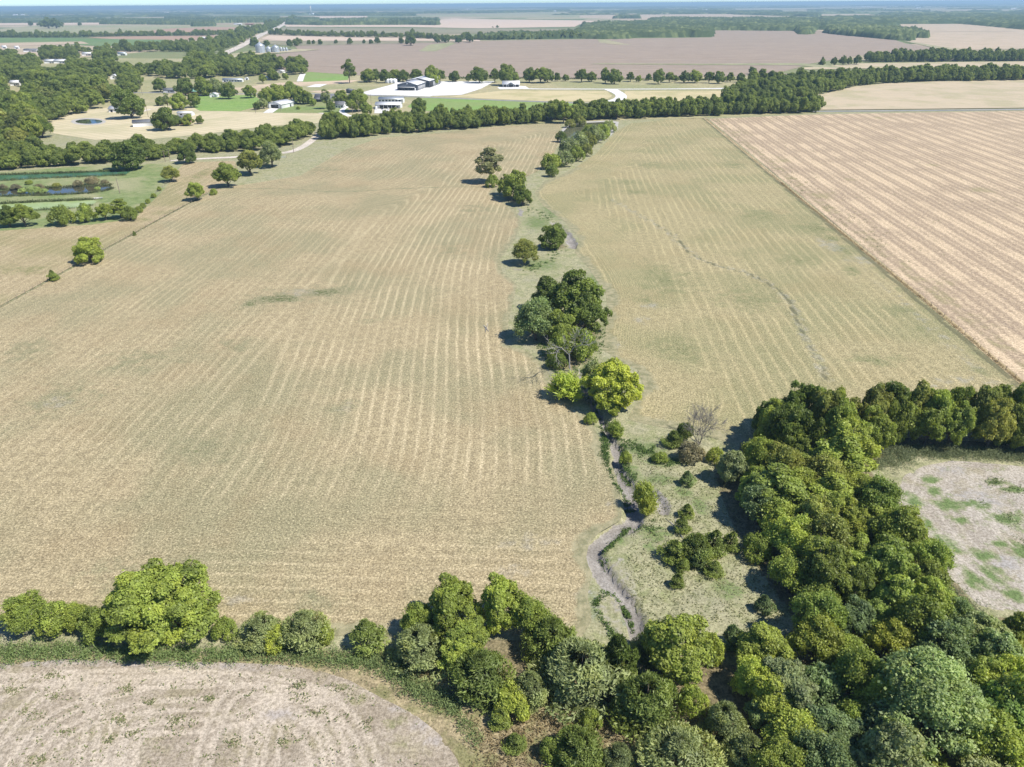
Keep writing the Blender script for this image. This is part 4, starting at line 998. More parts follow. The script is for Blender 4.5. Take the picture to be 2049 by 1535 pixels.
# leaf colours (real-world)
GREEN = (0.138, 0.175, 0.040); DARK = (0.090, 0.124, 0.030); YELLOW = (0.185, 0.222, 0.050); LIGHT = (0.155, 0.198, 0.048)
BLUISH = (0.120, 0.165, 0.078); GREYG = (0.158, 0.190, 0.095); CEDAR = (0.130, 0.168, 0.050); PALE = (0.215, 0.275, 0.115); OLIVE = (0.150, 0.168, 0.050); BROWN = (0.15, 0.142, 0.10)
TREES = []
def T(kind, cx, cy, w, col, label, k=None, group=None, hpx=None):
    """a tree from its crown in the photo: centre, width; stands where that crown would stand"""
    ratio = {'broad': 0.98, 'round': 0.88, 'dense': 0.9, 'tall': 1.75, 'airy': 0.95, 'bush': 0.62, 'giant': 0.62, 'poplar': 0.95, 'cedar': 1.2, 'oldcedar': 0.9, 'willow': 0.95}[kind] if k is None else k
    if kind == 'oldcedar' and cy > 1370: w *= 0.86
    zc = 4.0
    for _ in range(6):
        p = P(cx, cy, zc); W = w * mpp(p); H = W * ratio; zc = H * 0.55
    TREES.append(dict(kind=kind, x=p[0], y=p[1], W=W, H=H, col=col, label=label, group=group, px=w))
def TB(kind, x, y, W, H, col, label, group):
    TREES.append(dict(kind=kind, x=x, y=y, W=W, H=H, col=col, label=label, group=group, px=W / mpp((x, y, 3))))

# ---- single trees, shrubs and clumps one can point to
T('airy', 42, 1228, 88, LIGHT, 'yellow-green tree at the left frame edge of the near hedge', 0.85)
T('bush', 108, 1240, 72, LIGHT, 'low yellow-green bush second from left in the near hedge', 0.8)
T('airy', 152, 1232, 62, GREEN, 'mid green bush with a pointed top beside the huge hedge tree', 0.9)
T('bush', 190, 1245, 70, GREEN, 'small dark bush tucked against the left side of the huge hedge tree', 0.8)
T('giant', 314, 1192, 238, LIGHT, 'huge spreading light green tree in the near hedge, lower left', 0.58)
T('bush', 448, 1254, 46, LIGHT, 'small yellow-green shrub just right of the huge hedge tree', 0.9)
T('oldcedar', 522, 1258, 72, GREYG, 'grey-green cedar bush left in the pair right of the huge hedge tree', 0.85)
T('bush', 548, 1272, 52, YELLOW, 'bright yellow-green shrub between the two grey-green cedars', 0.9)
T('oldcedar', 606, 1255, 86, GREYG, 'taller grey-green cedar in the pair right of the huge hedge tree', 0.85)
T('bush', 650, 1268, 36, YELLOW, 'little yellow-green shrub at the right foot of the grey-green cedar', 1.0)
T('cedar', 732, 1265, 66, CEDAR, 'lone round dark cedar between the cedar pair and the big clump', 1.05)
T('airy', 838, 1240, 80, LIGHT, 'light green bush at the left shoulder of the big near clump', 0.95)
T('broad', 906, 1205, 118, GREEN, 'tall round green tree, left peak of the big near clump', 1.15)
T('broad', 1003, 1200, 100, LIGHT, 'tall pale green tree, right peak of the big near clump', 1.35)
T('oldcedar', 838, 1290, 95, GREYG, 'grey-green bush at the lower left of the big near clump', 0.85)
T('broad', 935, 1275, 90, LIGHT, 'light green tree in the middle of the big near clump', 1.0)
T('airy', 1062, 1232, 95, LIGHT, 'yellow-green tree on the right slope of the big near clump', 1.0)
T('oldcedar', 1105, 1272, 95, CEDAR, 'feathery cedar at the right foot of the big near clump', 0.95)
T('oldcedar', 960, 1345, 112, CEDAR, 'broad green cedar in front of the big near clump', 0.85)
T('broad', 920, 1305, 84, LIGHT, 'rounded light green tree at the front of the big near clump', 0.9)
T('oldcedar', 1062, 1375, 80, GREYG, 'grey cedar just right of the broad front cedar', 1.1)
T('bush', 1022, 1400, 80, YELLOW, 'yellow-green bush below the grey cedar, foreground centre', 0.75)
T('cedar', 1003, 1432, 40, CEDAR, 'small upright cedar in dry grass below the yellow-green bush', 1.1)
T('oldcedar', 1165, 1338, 150, GREYG, 'wide grey-green cedar right of the big near clump', 0.72)
T('cedar', 1240, 1310, 76, DARK, 'dark pointed cedar beside the dry creek mouth', 1.45)
T('oldcedar', 1300, 1280, 60, GREYG, 'dark grey spiky cedar at the right bank of the creek mouth', 1.2)
T('broad', 1352, 1290, 150, YELLOW, 'bright yellow-green tree right of the creek mouth', 0.9)
T('bush', 1420, 1290, 60, YELLOW, 'yellow-green bush against the right side of the bright tree', 0.9)
T('oldcedar', 1295, 1395, 135, CEDAR, 'big feathery green cedar in the foreground, right of centre', 0.95)
T('airy', 1258, 1412, 66, YELLOW, 'yellow leafy branchy tree on the left of the feathery cedar', 0.9)
T('cedar', 1033, 1480, 38, CEDAR, 'lone small cedar in dry grass at the bottom centre', 1.0)
T('oldcedar', 1160, 1495, 110, CEDAR, 'big green cedar at the bottom edge, centre', 0.9)
T('bush', 1105, 1500, 46, LIGHT, 'small light bush left of the bottom-edge cedar', 0.9)
T('bush', 1180, 1440, 44, GREEN, 'small green bush above the bottom-edge cedar', 0.8)
T('oldcedar', 1238, 1512, 62, GREYG, 'narrow grey cedar right of the bottom-edge cedar', 1.15)
T('oldcedar', 1360, 1505, 150, GREYG, 'wide grey-green cedar at the bottom edge', 0.7)
T('bush', 1388, 1402, 60, LIGHT, 'light green bush in the dry gap of the foreground wood', 1.0)
T('oldcedar', 1452, 1440, 84, GREYG, 'grey-green cedar between two yellow-green trees near the bottom', 1.1)
T('oldcedar', 1500, 1500, 90, GREYG, 'grey cedar at the bottom edge left of the yellow trees', 1.0)
T('cedar', 1467, 1270, 46, BLUISH, 'blue-green cedar at the lower edge of the pasture', 1.2)
T('cedar', 1530, 1205, 34, BLUISH, 'lone little blue-green cedar casting a shadow in the pasture', 1.25)
T('cedar', 1376, 955, 28, BLUISH, 'small pale cedar in the upper pasture beside the wood', 1.2)
T('cedar', 1376, 1020, 26, CEDAR, 'small pointed cedar, upper of two above the fallen branches', 1.25)
T('cedar', 1366, 1048, 30, CEDAR, 'small cedar just above the fallen branches', 1.2)
T('cedar', 1352, 1098, 48, CEDAR, 'cedar on the left of the tight pasture cluster', 1.0)
T('oldcedar', 1395, 1092, 62, CEDAR, 'largest cedar in the tight pasture cluster', 0.95)
T('cedar', 1432, 1078, 44, CEDAR, 'cedar on the right of the tight pasture cluster', 1.15)
T('cedar', 1368, 1128, 30, CEDAR, 'little cedar at the foot of the tight pasture cluster', 1.0)
T('cedar', 1398, 1118, 34, BLUISH, 'bluish cedar at the front of the tight pasture cluster', 1.15)
T('cedar', 1430, 1133, 36, CEDAR, 'small spreading cedar right below the pasture cluster', 0.9)
T('cedar', 1357, 1158, 27, CEDAR, 'small cedar standing below the pasture cluster', 1.15)
T('cedar', 1466, 1077, 34, CEDAR, 'yellowish cedar by the wood right of the pasture cluster', 1.15)
T('willow', 1290, 985, 52, (0.20, 0.235, 0.05), 'wispy willow beside the creek bend', 1.35)
T('willow', 1297, 1012, 34, (0.19, 0.215, 0.05), 'short wispy willow at the foot of the creek-bend willow', 1.2)
T('willow', 1133, 770, 74, (0.215, 0.27, 0.05), 'rounded bright wispy willow at the dead tree', 0.8)
T('broad', 1226, 765, 108, (0.20, 0.235, 0.045), 'rounded yellow-green tree over the creek head', 0.95)
T('airy', 1190, 752, 60, GREYG, 'grey-green tree behind the yellow-green creek tree', 1.1)
T('broad', 1222, 805, 60, (0.205, 0.245, 0.045), 'low yellow-green bush in front of the rounded creek tree', 0.85)
T('willow', 1232, 856, 34, LIGHT, 'small wispy shrub on the right bank of the creek', 1.1)
T('bush', 1183, 836, 24, LIGHT, 'small shrub on the left bank of the creek head', 1.0)
T('bush', 1252, 915, 26, GREEN, 'small green bush on the creek bank', 0.9)
T('bush', 1322, 915, 30, LIGHT, 'low green bush right of the creek weeds', 0.7)
T('bush', 1385, 905, 50, BROWN, 'brown half-dead shrub below the bare grey tree', 0.75)
T('cedar', 1350, 876, 34, CEDAR, 'small dark cedar left of the bare grey tree', 1.0)
T('bush', 1372, 862, 34, DARK, 'dark bush behind the small cedar at the bare tree', 0.9)
T('bush', 1432, 908, 34, YELLOW, 'bright yellow-green shrub at the wood edge', 0.9)
T('round', 1462, 930, 74, GREYG, 'grey-green round tree at the wood corner', 0.95)
# the dark clump in the middle of the field
T('round', 1150, 590, 112, DARK, 'big dark green tree, back of the mid-field clump', 0.95)
T('round', 1095, 585, 70, DARK, 'dark green tree at the upper left of the mid-field clump', 1.0)
T('airy', 1072, 635, 92, BLUISH, 'bluish green tree on the left of the mid-field clump', 0.95)
T('round', 1172, 622, 84, DARK, 'dark olive tree on the right of the mid-field clump', 0.95)
T('round', 1120, 650, 70, GREEN, 'green tree at the front of the mid-field clump', 0.95)
T('bush', 1165, 690, 60, LIGHT, 'light green shrub behind the bare white tree', 0.9)
T('bush', 1120, 690, 54, GREEN, 'low green shrub left of the bare white tree', 0.9)
T('bush', 1117, 722, 40, DARK, 'dark low shrub at the foot of the bare white tree', 0.7)
T('round', 1107, 470, 59, DARK, 'lone round dark tree in the gap between hay fields', 0.86)
T('airy', 1051, 502, 58, OLIVE, 'loose olive-green tree left of the lone round dark tree', 0.85)
T('round', 1032, 368, 58, GREEN, 'round green tree right of the tall pale tree', 1.0)
T('round', 1045, 390, 42, DARK, 'low dark tree joined to the round green tree', 0.9)
T('round', 1012, 368, 36, GREEN, 'small green tree between the tall pale tree and the round tree', 1.1)
T('tall', 980, 325, 50, (0.17, 0.18, 0.10), 'tall thin greyish tree standing alone at the field fork', 1.45)
T('bush', 986, 360, 26, LIGHT, 'small light bush at the foot of the tall greyish tree', 1.0)
# bushes up to the top pond
for (x_, y_, w_, c_, l_) in [(1103, 322, 30, GREEN, 'round green bush at the near end of the pond thicket'), (1106, 342, 20, DARK, 'small dark bush, nearest of the pond thicket'), (1130, 316, 30, GREYG, 'grey-green willow bush, low in the pond thicket'),
        (1140, 296, 32, GREYG, 'grey-green willow bush, left middle of the pond thicket'), (1158, 286, 34, GREYG, 'wide grey-green willow bush, centre of the pond thicket'), (1176, 282, 30, OLIVE, 'olive willow bush, right centre of the pond thicket'),
        (1190, 270, 30, GREYG, 'tall grey-green willow bush on the right pond shore'), (1205, 262, 28, LIGHT, 'light green willow bush on the upper right pond shore'), (1180, 262, 26, GREEN, 'bright green willow bush standing at the water'), (1122, 274, 18, DARK, 'small dark bush on the left pond shore'),
        (1217, 252, 22, GREYG, 'small grey-green bush at the top of the pond'), (1152, 308, 26, GREEN, 'green bush at the right edge of the pond thicket'), (1172, 300, 22, OLIVE, 'small olive bush on the right edge of the pond thicket'), (1140, 246, 16, OLIVE, 'tiny olive bush on the far left pond shore'), (1160, 243, 18, OLIVE, 'tiny grey bush on the far pond shore')]:
    T('bush', x_, y_, w_ * 1.25, c_, l_, 0.8)
# left side
T('round', 176, 497, 63, (0.165, 0.205, 0.045), 'lone round bright tree beside the left fence', 0.82)
T('cedar', 104, 549, 23, CEDAR, 'small dark cedar on the left fence line', 1.0)
T('cedar', 268, 466, 7, CEDAR, 'tiny cedar on the left fence line', 1.4)
T('broad', 391, 381, 38, LIGHT, 'small round light tree on the fence line below the shrub pair', 0.95)
T('bush', 427, 382, 15, GREEN, 'small green shrub right of the round fence tree', 0.9)
T('broad', 453, 348, 54, GREEN, 'round green tree at the corner of the gravel road field', 0.85)
T('airy', 340, 347, 40, OLIVE, 'low olive tree on the pond levee', 0.75)
T('broad', 497, 321, 54, OLIVE, 'broad olive-green tree near the farm gate', 0.95)
T('airy', 541, 306, 46, GREYG, 'greyish tree on the gravel road behind the gate', 1.1)
T('bush', 523, 318, 24, GREEN, 'low bush between the two gate trees', 0.8)
T('round', 374, 304, 42, DARK, 'dark round tree at the end of the white gravel road', 0.95)
T('round', 255, 307, 72, DARK, 'large dark round tree at the edge of the pond hedge', 0.8)
T('round', 14, 432, 44, DARK, 'dark bush at the left frame edge by the lowest pond', 0.95)
T('broad', 44, 428, 46, GREEN, 'green pointed bush below the lime pond', 1.0)
T('bush', 120, 430, 46, GREEN, 'round green bush below the lime pond, second from left', 0.8)
T('bush', 169, 427, 34, LIGHT, 'small round bush below the lime pond', 0.95)
T('broad', 208, 422, 34, GREEN, 'left bush of the joined pair at the pond corner', 1.0)
T('tall', 237, 415, 32, GREEN, 'tall pointed bush of the joined pair at the pond corner', 1.25)
T('bush', 258, 428, 30, GREEN, 'low dark bush at the right of the joined pair', 0.8)
for (x_, y_, w_, l_) in [(278, 418, 14, 'lowest bush in the fence row climbing to the levee'), (286, 411, 12, 'second lowest bush in the fence row climbing to the levee'), (296, 402, 10, 'third bush up the fence row climbing to the levee'), (307, 391, 10, 'fourth bush up the fence row climbing to the levee'), (318, 378, 9, 'topmost bush in the fence row climbing to the levee')]:
    T('bush', x_, y_, w_, GREEN, l_, 0.9)
for (x_, y_, w_, c_, l_) in [(5, 378, 22, BROWN, 'brown brush on the bank at the left frame edge'), (30, 378, 26, BROWN, 'brown brush on the bank, second from left'), (58, 369, 18, GREEN, 'small upright green tree on the pond bank'), (78, 377, 26, BROWN, 'brown brush right of the upright bank tree'), (112, 374, 20, OLIVE, 'olive brush in the middle of the pond bank'), (155, 371, 26, BROWN, 'brown brush right of the middle on the pond bank'), (184, 365, 34, BROWN, 'largest brown brush mound on the pond bank'), (208, 367, 18, BROWN, 'small brown brush at the right end of the bank'),
        (45, 386, 22, PALE, 'pale green reed bush at the dark pond, left'), (68, 384, 30, PALE, 'wide pale green reed bush in the dark pond'), (88, 385, 20, PALE, 'pale green reed bush at the open water'), (195, 380, 14, PALE, 'small pale green bush right of the open water')]:
    T('bush', x_, y_ - 4, w_ * 0.8, c_, l_, 0.5)
# farmyard trees
YARD = [('round', 318, 169, 25, DARK, 'round dark tree by the left end of the paved road'), ('round', 368, 172, 32, DARK, 'large dark tree left of the green-roofed house'), ('round', 404, 170, 36, GREEN, 'large tree behind the green-roofed house'),
        ('round', 430, 172, 30, GREYG, 'greyish tree behind the white garden shed'), ('round', 455, 180, 30, DARK, 'tree right of the white garden shed'), ('broad', 319, 201, 17, DARK, 'narrow dark tree at the left of the bright lawn'), ('tall', 333, 200, 15, GREYG, 'thin greyish tree second from left on the bright lawn'),
        ('broad', 356, 200, 32, LIGHT, 'light green shade tree on the bright lawn'), ('broad', 386, 199, 26, GREEN, 'right-hand shade tree on the bright lawn'), ('round', 256, 205, 54, DARK, 'large dark tree over the white house left of the tall pole'), ('broad', 276, 212, 24, GREEN, 'smaller tree on the right of the white house'),
        ('round', 329, 234, 44, DARK, 'big dark tree before the brick house'), ('round', 352, 240, 20, DARK, 'small dark tree at the corner of the brick house'), ('broad', 375, 238, 22, GREEN, 'small round tree right of the brick house'), ('broad', 399, 239, 15, GREEN, 'smallest round tree standing alone in the mown yard'),
        ('broad', 500, 182, 23, GREEN, 'round tree on the green lawn behind the barn'), ('bush', 486, 178, 6, GREEN, 'tiny tree left of the round lawn tree'), ('round', 532, 190, 30, GREEN, 'left tree in the row behind the open barn'), ('round', 555, 186, 34, GREEN, 'second tree in the row behind the open barn'), ('round', 580, 182, 36, LIGHT, 'tallest tree in the row behind the open barn'),
        ('round', 598, 190, 30, GREEN, 'fourth tree in the row behind the open barn'), ('round', 614, 193, 26, GREEN, 'right-end tree in the row behind the open barn'), ('broad', 514, 211, 14, DARK, 'small dark tree left of the open barn'), ('broad', 526, 206, 18, GREYG, 'greyish small tree left of the open barn'), ('broad', 625, 203, 15, LIGHT, 'small light tree in front of the grey-roofed house'),
        ('bush', 597, 216, 8, LIGHT, 'tiny sapling on the lawn before the open barn'), ('tall', 653, 196, 20, GREYG, 'tall greyish tree before the grey-roofed house'), ('broad', 662, 212, 18, DARK, 'dark little tree left of the white cottage'), ('round', 682, 193, 26, GREEN, 'round tree right of the grey-roofed house'), ('round', 712, 199, 40, GREEN, 'big double tree right of the white cottage'),
        ('broad', 733, 216, 23, LIGHT, 'bright round tree left of the carport house'), ('round', 836, 210, 31, DARK, 'dark round tree right of the carport house'), ('bush', 791, 217, 6, GREEN, 'tiny bush at the corner of the carport house'), ('tall', 697, 140, 24, DARK, 'tall dark double-headed tree at the left end of the tree row'), ('broad', 545, 148, 20, GREEN, 'tree at the right of the long white mobile home'),
        ('broad', 553, 152, 14, DARK, 'small dark tree beside the low grey-roofed cabin'), ('broad', 571, 152, 12, LIGHT, 'little light tree left of the white plot'), ('airy', 525, 157, 16, GREEN, 'round tree left of the low grey-roofed cabin')]
for k_, x_, y_, w_, c_, l_ in YARD: T('dense' if k_ in ('round', 'broad') else k_, x_, y_, w_ * 1.08, c_, l_, {'round': 0.95, 'broad': 0.98}.get(k_))

# ---- masses: scatter trees over an outline or along a line
def jit(c, amt=0.22):
    f = 1 + rng.uniform(-amt, amt); g = rng.uniform(-0.05, 0.05)
    return (c[0] * f * (1 + g), c[1] * f, c[2] * f * (1 - g))
def poisson(pg, r, n_try=12000, avoid=None, rfun=None):
    x0, y0 = pg.min(0); x1, y1 = pg.max(0)
    Q = np.column_stack([rng.uniform(x0, x1, n_try), rng.uniform(y0, y1, n_try)])
    Q = Q[inside(Q, pg)]
    cell = {}; out = []
    for q in Q:
        rr = r
        i, j = int(q[0] // r), int(q[1] // r)
        ok = True
        for a in (-1, 0, 1):
            for b in (-1, 0, 1):
                for s in cell.get((i + a, j + b), ()):
                    if (s[0] - q[0]) ** 2 + (s[1] - q[1]) ** 2 < rr * rr: ok = False; break
                if not ok: break
            if not ok: break
        if ok: out.append(q); cell.setdefault((i, j), []).append(q)
    return out
def mass(pg, r, W, hk, kinds, cols, label, group, avoid=(), axis_='x', even=False):
    for q in poisson(pg, r):
        if any(abs(q[0] - a['x']) < a['W'] * 0.33 and abs(q[1] - a['y']) < a['W'] * 0.33 for a in avoid): continue
        k = kinds[rng.integers(len(kinds))]; ci = rng.integers(len(cols))
        cn, c = cols[ci]
        w = W * rng.choice([rng.uniform(0.6, 0.9), rng.uniform(0.85, 1.2), rng.uniform(1.0, 1.38)]) if not even else W * rng.uniform(0.85, 1.18)
        TB(k, q[0], q[1], w, w * hk * rng.uniform(0.82, 1.28), jit(c), (cn, label, axis_), group.format(cn))
ORD = ['first', 'second', 'third', 'fourth', 'fifth', 'sixth', 'seventh', 'eighth', 'ninth', 'tenth', 'eleventh', 'twelfth', 'thirteenth', 'fourteenth', 'fifteenth', 'sixteenth', 'seventeenth', 'eighteenth', 'nineteenth', 'twentieth']
def cn_of(c):
    return {GREEN: 'mid green', DARK: 'dark green', YELLOW: 'yellow-green', LIGHT: 'light green', BLUISH: 'bluish green', GREYG: 'grey-green', CEDAR: 'olive cedar', PALE: 'pale green', OLIVE: 'olive'}[c]
C4 = [(cn_of(c), c) for c in (GREEN, DARK, LIGHT, OLIVE)]
# near wood
NEAR = [t for t in TREES]
w_top = poly([(1530, 850), (1640, 856), (1760, 862), (1900, 866), (2080, 868), (2300, 872), (2300, 915), (2080, 903), (1900, 897), (1785, 893), (1700, 925), (1640, 930), (1560, 915), (1510, 880)])
mass(w_top, 3.9, 7.8, 1.36, ['round', 'broad', 'broad'], [(cn_of(c), c) for c in (GREEN, GREEN, DARK, OLIVE)], '{o} {c} tree from the {e} of the straight belt behind the clay field', '{} trees of the belt behind the clay field', even=True)
w_mid = poly([(1540, 915), (1580, 912), (1650, 925), (1700, 955), (1730, 1015), (1768, 1080), (1850, 1170), (1890, 1225), (1830, 1255), (1760, 1265), (1690, 1230), (1630, 1195), (1570, 1130), (1520, 1055), (1500, 1000), (1505, 950)])
mass(w_mid, 4.5, 8.0, 0.98, ['broad', 'broad', 'airy', 'round', 'airy', 'tall', 'airy'], [(cn_of(c), c) for c in (GREEN, LIGHT, GREEN, LIGHT, GREEN, OLIVE)], '{o} {c} tree from the {e} of the wood between pasture and clay field', '{} trees between pasture and clay field', NEAR, 'y')
w_low = poly([(1560, 1300), (1640, 1262), (1740, 1255), (1840, 1240), (1890, 1240), (1960, 1295), (2080, 1315), (2300, 1340), (2400, 1650), (1560, 1650), (1540, 1500), (1500, 1420), (1490, 1350)])
mass(w_low, 4.3, 7.4, 0.92, ['broad', 'airy', 'broad', 'airy', 'round', 'airy', 'bush'], [(cn_of(c), c) for c in (YELLOW, GREEN, LIGHT, LIGHT, YELLOW, GREYG, BLUISH)], '{o} {c} tree from the {e} of the dense near wood, lower right', '{} trees of the dense near wood', NEAR + [dict(x=P(1868, 1410, 6)[0], y=P(1868, 1410, 6)[1], W=15)], 'y')
T('poplar', 1868, 1405, 235, PALE, 'large pale silvery-green tree in the near wood, lower right', 0.9)
T('airy', 1892, 1300, 130, BLUISH, 'blue-green tree just behind the large pale silvery tree', 0.95)
T('broad', 2010, 1440, 150, (0.13, 0.20, 0.055), 'vivid green tree at the right frame edge, bottom', 0.9)
T('broad', 1545, 1385, 110, YELLOW, 'bright yellow-green tree, left edge of the near wood', 0.95)
T('broad', 1530, 1290, 105, YELLOW, 'yellow-green tree at the corner of the pasture and the near wood', 0.9)
T('broad', 1640, 1510, 120, YELLOW, 'yellow tree at the bottom edge of the near wood', 0.9)
T('airy', 1585, 1150, 100, LIGHT, 'light arching tree leaning over the pasture', 0.8)
T('airy', 1640, 1200, 90, LIGHT, 'light arching tree at the lower tip of the pasture', 0.85)
T('bush', 1520, 1090, 60, LIGHT, 'low bush on the wood edge facing the pasture', 0.8)
T('airy', 1520, 1010, 90, BLUISH, 'bluish feathery tree on the wood edge above the pasture', 0.95)
T('cedar', 1780, 790, 36, DARK, 'spiky dark cedar poking above the belt of wood', 1.3)
# hedgerow across the middle
h_mid = poly([(646, 280), (705, 277), (765, 270), (855, 264), (935, 258), (1005, 252), (1065, 247), (1120, 243), (1200, 240), (1300, 236), (1400, 233), (1500, 229), (1632, 226), (1640, 217), (1500, 219), (1300, 224), (1200, 228), (1060, 237), (930, 246), (800, 256), (646, 266)])
mass(h_mid, 5.4, 10.0, 1.12, ['dense', 'broad', 'dense', 'round', 'tall'], [(cn_of(c), c) for c in (DARK, GREEN, DARK, GREEN, LIGHT)], '{o} {c} tree from the {e} of the long hedgerow beyond the hay fields', '{} trees of the long hedgerow', even=True)
for (x_, y_, w_, h_) in [(1128, 222, 44, 1.2), (1115, 215, 24, 1.6), (1235, 222, 36, 1.0), (1330, 212, 40, 1.0), (1300, 215, 30, 1.1), (677, 232, 22, 1.0)]:
    T('broad', x_, y_, w_ * 0.85, GREEN, 'tall green tree rising above the long hedgerow, %s of six' % {1128: 'third from the left', 1115: 'second from the left', 1235: 'third from the right', 1330: 'rightmost', 1300: 'second from the right', 677: 'leftmost'}[x_], h_ * 0.95, 'tall trees rising above the long hedgerow')
# curved wood behind
w_cur = poly([(1450, 203), (1513, 205), (1560, 203), (1612, 197), (1656, 187), (1708, 173.5), (1769, 168), (1861, 164), (2080, 161), (2200, 160), (2200, 153), (2049, 152), (1861, 154), (1740, 158), (1640, 165), (1570, 172), (1510, 182)])
mass(w_cur, 7.0, 12.0, 1.02, ['dense', 'broad', 'dense'], [(cn_of(c), c) for c in (DARK, GREEN, GREEN, LIGHT)], '{o} {c} tree from the {e} of the curved wood along the tan field', '{} trees of the curved wood', even=True)
# row of trees along the ploughed field: one by one
ROW = [(737, 149, 29), (752, 150, 18), (770, 151, 22), (790, 150, 24), (806, 151, 22), (834, 150, 27), (862, 148, 30), (880, 150, 22), (910, 151, 22), (937, 155, 14), (959, 149, 32), (990, 150, 20), (1014, 148, 34), (1030, 152, 18), (1059, 149, 27), (1082, 149, 32), (1096, 150, 20), (1115, 153, 14), (1132, 155, 13), (1164, 150, 24),
       (1184, 153, 20), (1212, 150, 22), (1230, 152, 24), (1262, 153, 18), (1278, 157, 12), (1298, 154, 14), (1318, 152, 22), (1340, 153, 18), (1352, 156, 12), (1370, 153, 22), (1392, 152, 26), (1420, 153, 18), (1440, 154, 20), (1462, 154, 18), (1482, 154, 18), (1506, 140, 16), (1508, 154, 22), (1525, 151, 22), (1545, 152, 22), (1560, 153, 20)]
for i_, (x_, y_, w_) in enumerate(ROW):
    l_ = ('%s tree from the left in the row along the ploughed field' % ORD[i_]) if i_ < 20 else ('%s tree from the right in the row along the ploughed field' % ORD[len(ROW) - 1 - i_])
    T(['dense', 'broad', 'dense', 'round'][i_ * 7 % 4], x_, y_, w_ * 1.1, DARK if i_ % 3 else GREEN, l_.replace('first tree from', 'end tree on'), [0.82, 1.05, 0.92, 1.15, 0.88][i_ * 3 % 5], 'trees in the row along the ploughed field')
# rows upper right
ROW2 = [(1646, 121, 13), (1670, 122, 14), (1688, 120, 16), (1700, 121, 14), (1716, 119, 16)]
for i_, (x_, y_, w_) in enumerate(ROW2):
    T('cedar' if i_ == 0 else 'round', x_, y_, w_, DARK, ['pointed dark tree standing alone at the left of the far row', 'first round tree right of the pointed dark tree', 'second round tree right of the pointed dark tree', 'third round tree right of the pointed dark tree', 'round tree next to the dense far row'][i_], 1.1 if i_ else 1.2, 'trees at the loose end of the far row')
mass(poly([(1735, 125), (1900, 123.5), (2200, 121), (2200, 116.5), (2049, 117.5), (1800, 118.5), (1735, 121)]), 8.0, 12.5, 1.1, ['round', 'broad'], [(cn_of(c), c) for c in (DARK, DARK, GREEN)], '{o} {c} tree from the {e} of the dense far row above the curved wood', '{} trees of the dense far row', even=True)
# pond hedge, left
h_left = poly([(-120, 342), (0, 340), (80, 336), (150, 330), (240, 326), (300, 322), (350, 314), (390, 308), (480, 305), (520, 300), (555, 296), (580, 290), (600, 280), (622, 268), (634, 258), (600, 266), (560, 272), (500, 282), (440, 291), (400, 297), (300, 306), (200, 311), (100, 309), (50, 300), (-120, 300)])
mass(h_left, 6.8, 10.5, 0.82, ['broad', 'airy', 'dense', 'round'], [(cn_of(c), c) for c in (GREEN, LIGHT, GREEN, OLIVE, DARK)], '{o} {c} tree from the {e} of the hedge wood above the three ponds', '{} trees of the pond hedge')
# village wood
v_wood = poly([(-200, 300), (40, 298), (95, 276), (92, 250), (128, 236), (180, 222), (212, 213), (222, 200), (262, 196), (282, 182), (272, 162), (290, 150), (345, 158), (420, 158), (448, 166), (520, 150), (560, 152), (612, 148), (612, 141), (560, 136), (520, 128), (470, 128), (420, 122), (402, 124), (365, 134), (330, 141), (300, 141), (236, 138), (225, 122), (150, 122), (0, 126), (-200, 128)])
mass(v_wood, 11.5, 18.0, 0.82, ['dense', 'broad', 'dense', 'broad', 'airy'], [(cn_of(c), c) for c in (GREEN, DARK, GREEN, OLIVE, DARK)], '{o} {c} tree from the {e} of the village wood, upper left', '{} trees of the village wood')
mass(poly([(-200, 126), (0, 124), (150, 120), (230, 114), (330, 110), (330, 104), (230, 106), (150, 104), (0, 108), (-200, 110)]), 13, 14.0, 1.0, ['round', 'broad'], [(cn_of(c), c) for c in (GREEN, DARK)], '{o} {c} tree from the {e} at the back of the village wood', '{} trees at the back of the village wood')
mass(poly([(225, 104), (380, 104), (430, 98), (430, 92), (340, 95), (240, 100)]), 13, 14.0, 1.0, ['round', 'broad'], [(cn_of(c), c) for c in (GREEN, DARK)], '{o} {c} tree from the {e} of the belt between green crop and village', '{} trees of the belt by the green crop')
# avenue along the highway, left side
mass(poly([(385, 118), (430, 112), (470, 95), (492, 84), (520, 68), (548, 58), (568, 46), (600, 37), (585, 38), (550, 48), (520, 57), (490, 66), (450, 80), (405, 95), (375, 108)]), 15.0, 16.0, 1.05, ['round', 'broad'], [(cn_of(c), c) for c in (GREEN, DARK)], '{o} {c} tree from the {e} of the long belt beside the highway', '{} trees of the belt beside the highway')
def far_row(pts, dep, r, label, W=13.0):
    ln = poly(pts); d = np.gradient(ln, axis=0)
    back = ln + np.array([0, dep])
    mass(np.vstack([ln, back[::-1]]), r * 0.7, W, 1.0, ['round', 'broad'], [(cn_of(c), c) for c in (GREEN, DARK)], '{o} {c} ' + label.replace('tree in', 'tree from the {e} of'), '{} trees of ' + label.split(' in ')[-1])
far_row([(-150, 76), (0, 75.5), (130, 75.5), (250, 73), (420, 71.5), (492, 67)], 45, 13, 'tree in the hedgerow above the far green crop')
far_row([(536, 69.5), (600, 72), (700, 75), (820, 76), (900, 81), (1000, 80), (1100, 78), (1180, 77)], 45, 13, 'tree in the hedgerow beyond the ploughed field')
far_row([(590, 90.5), (598, 90)], 30, 12, 'tree behind the grain bins')
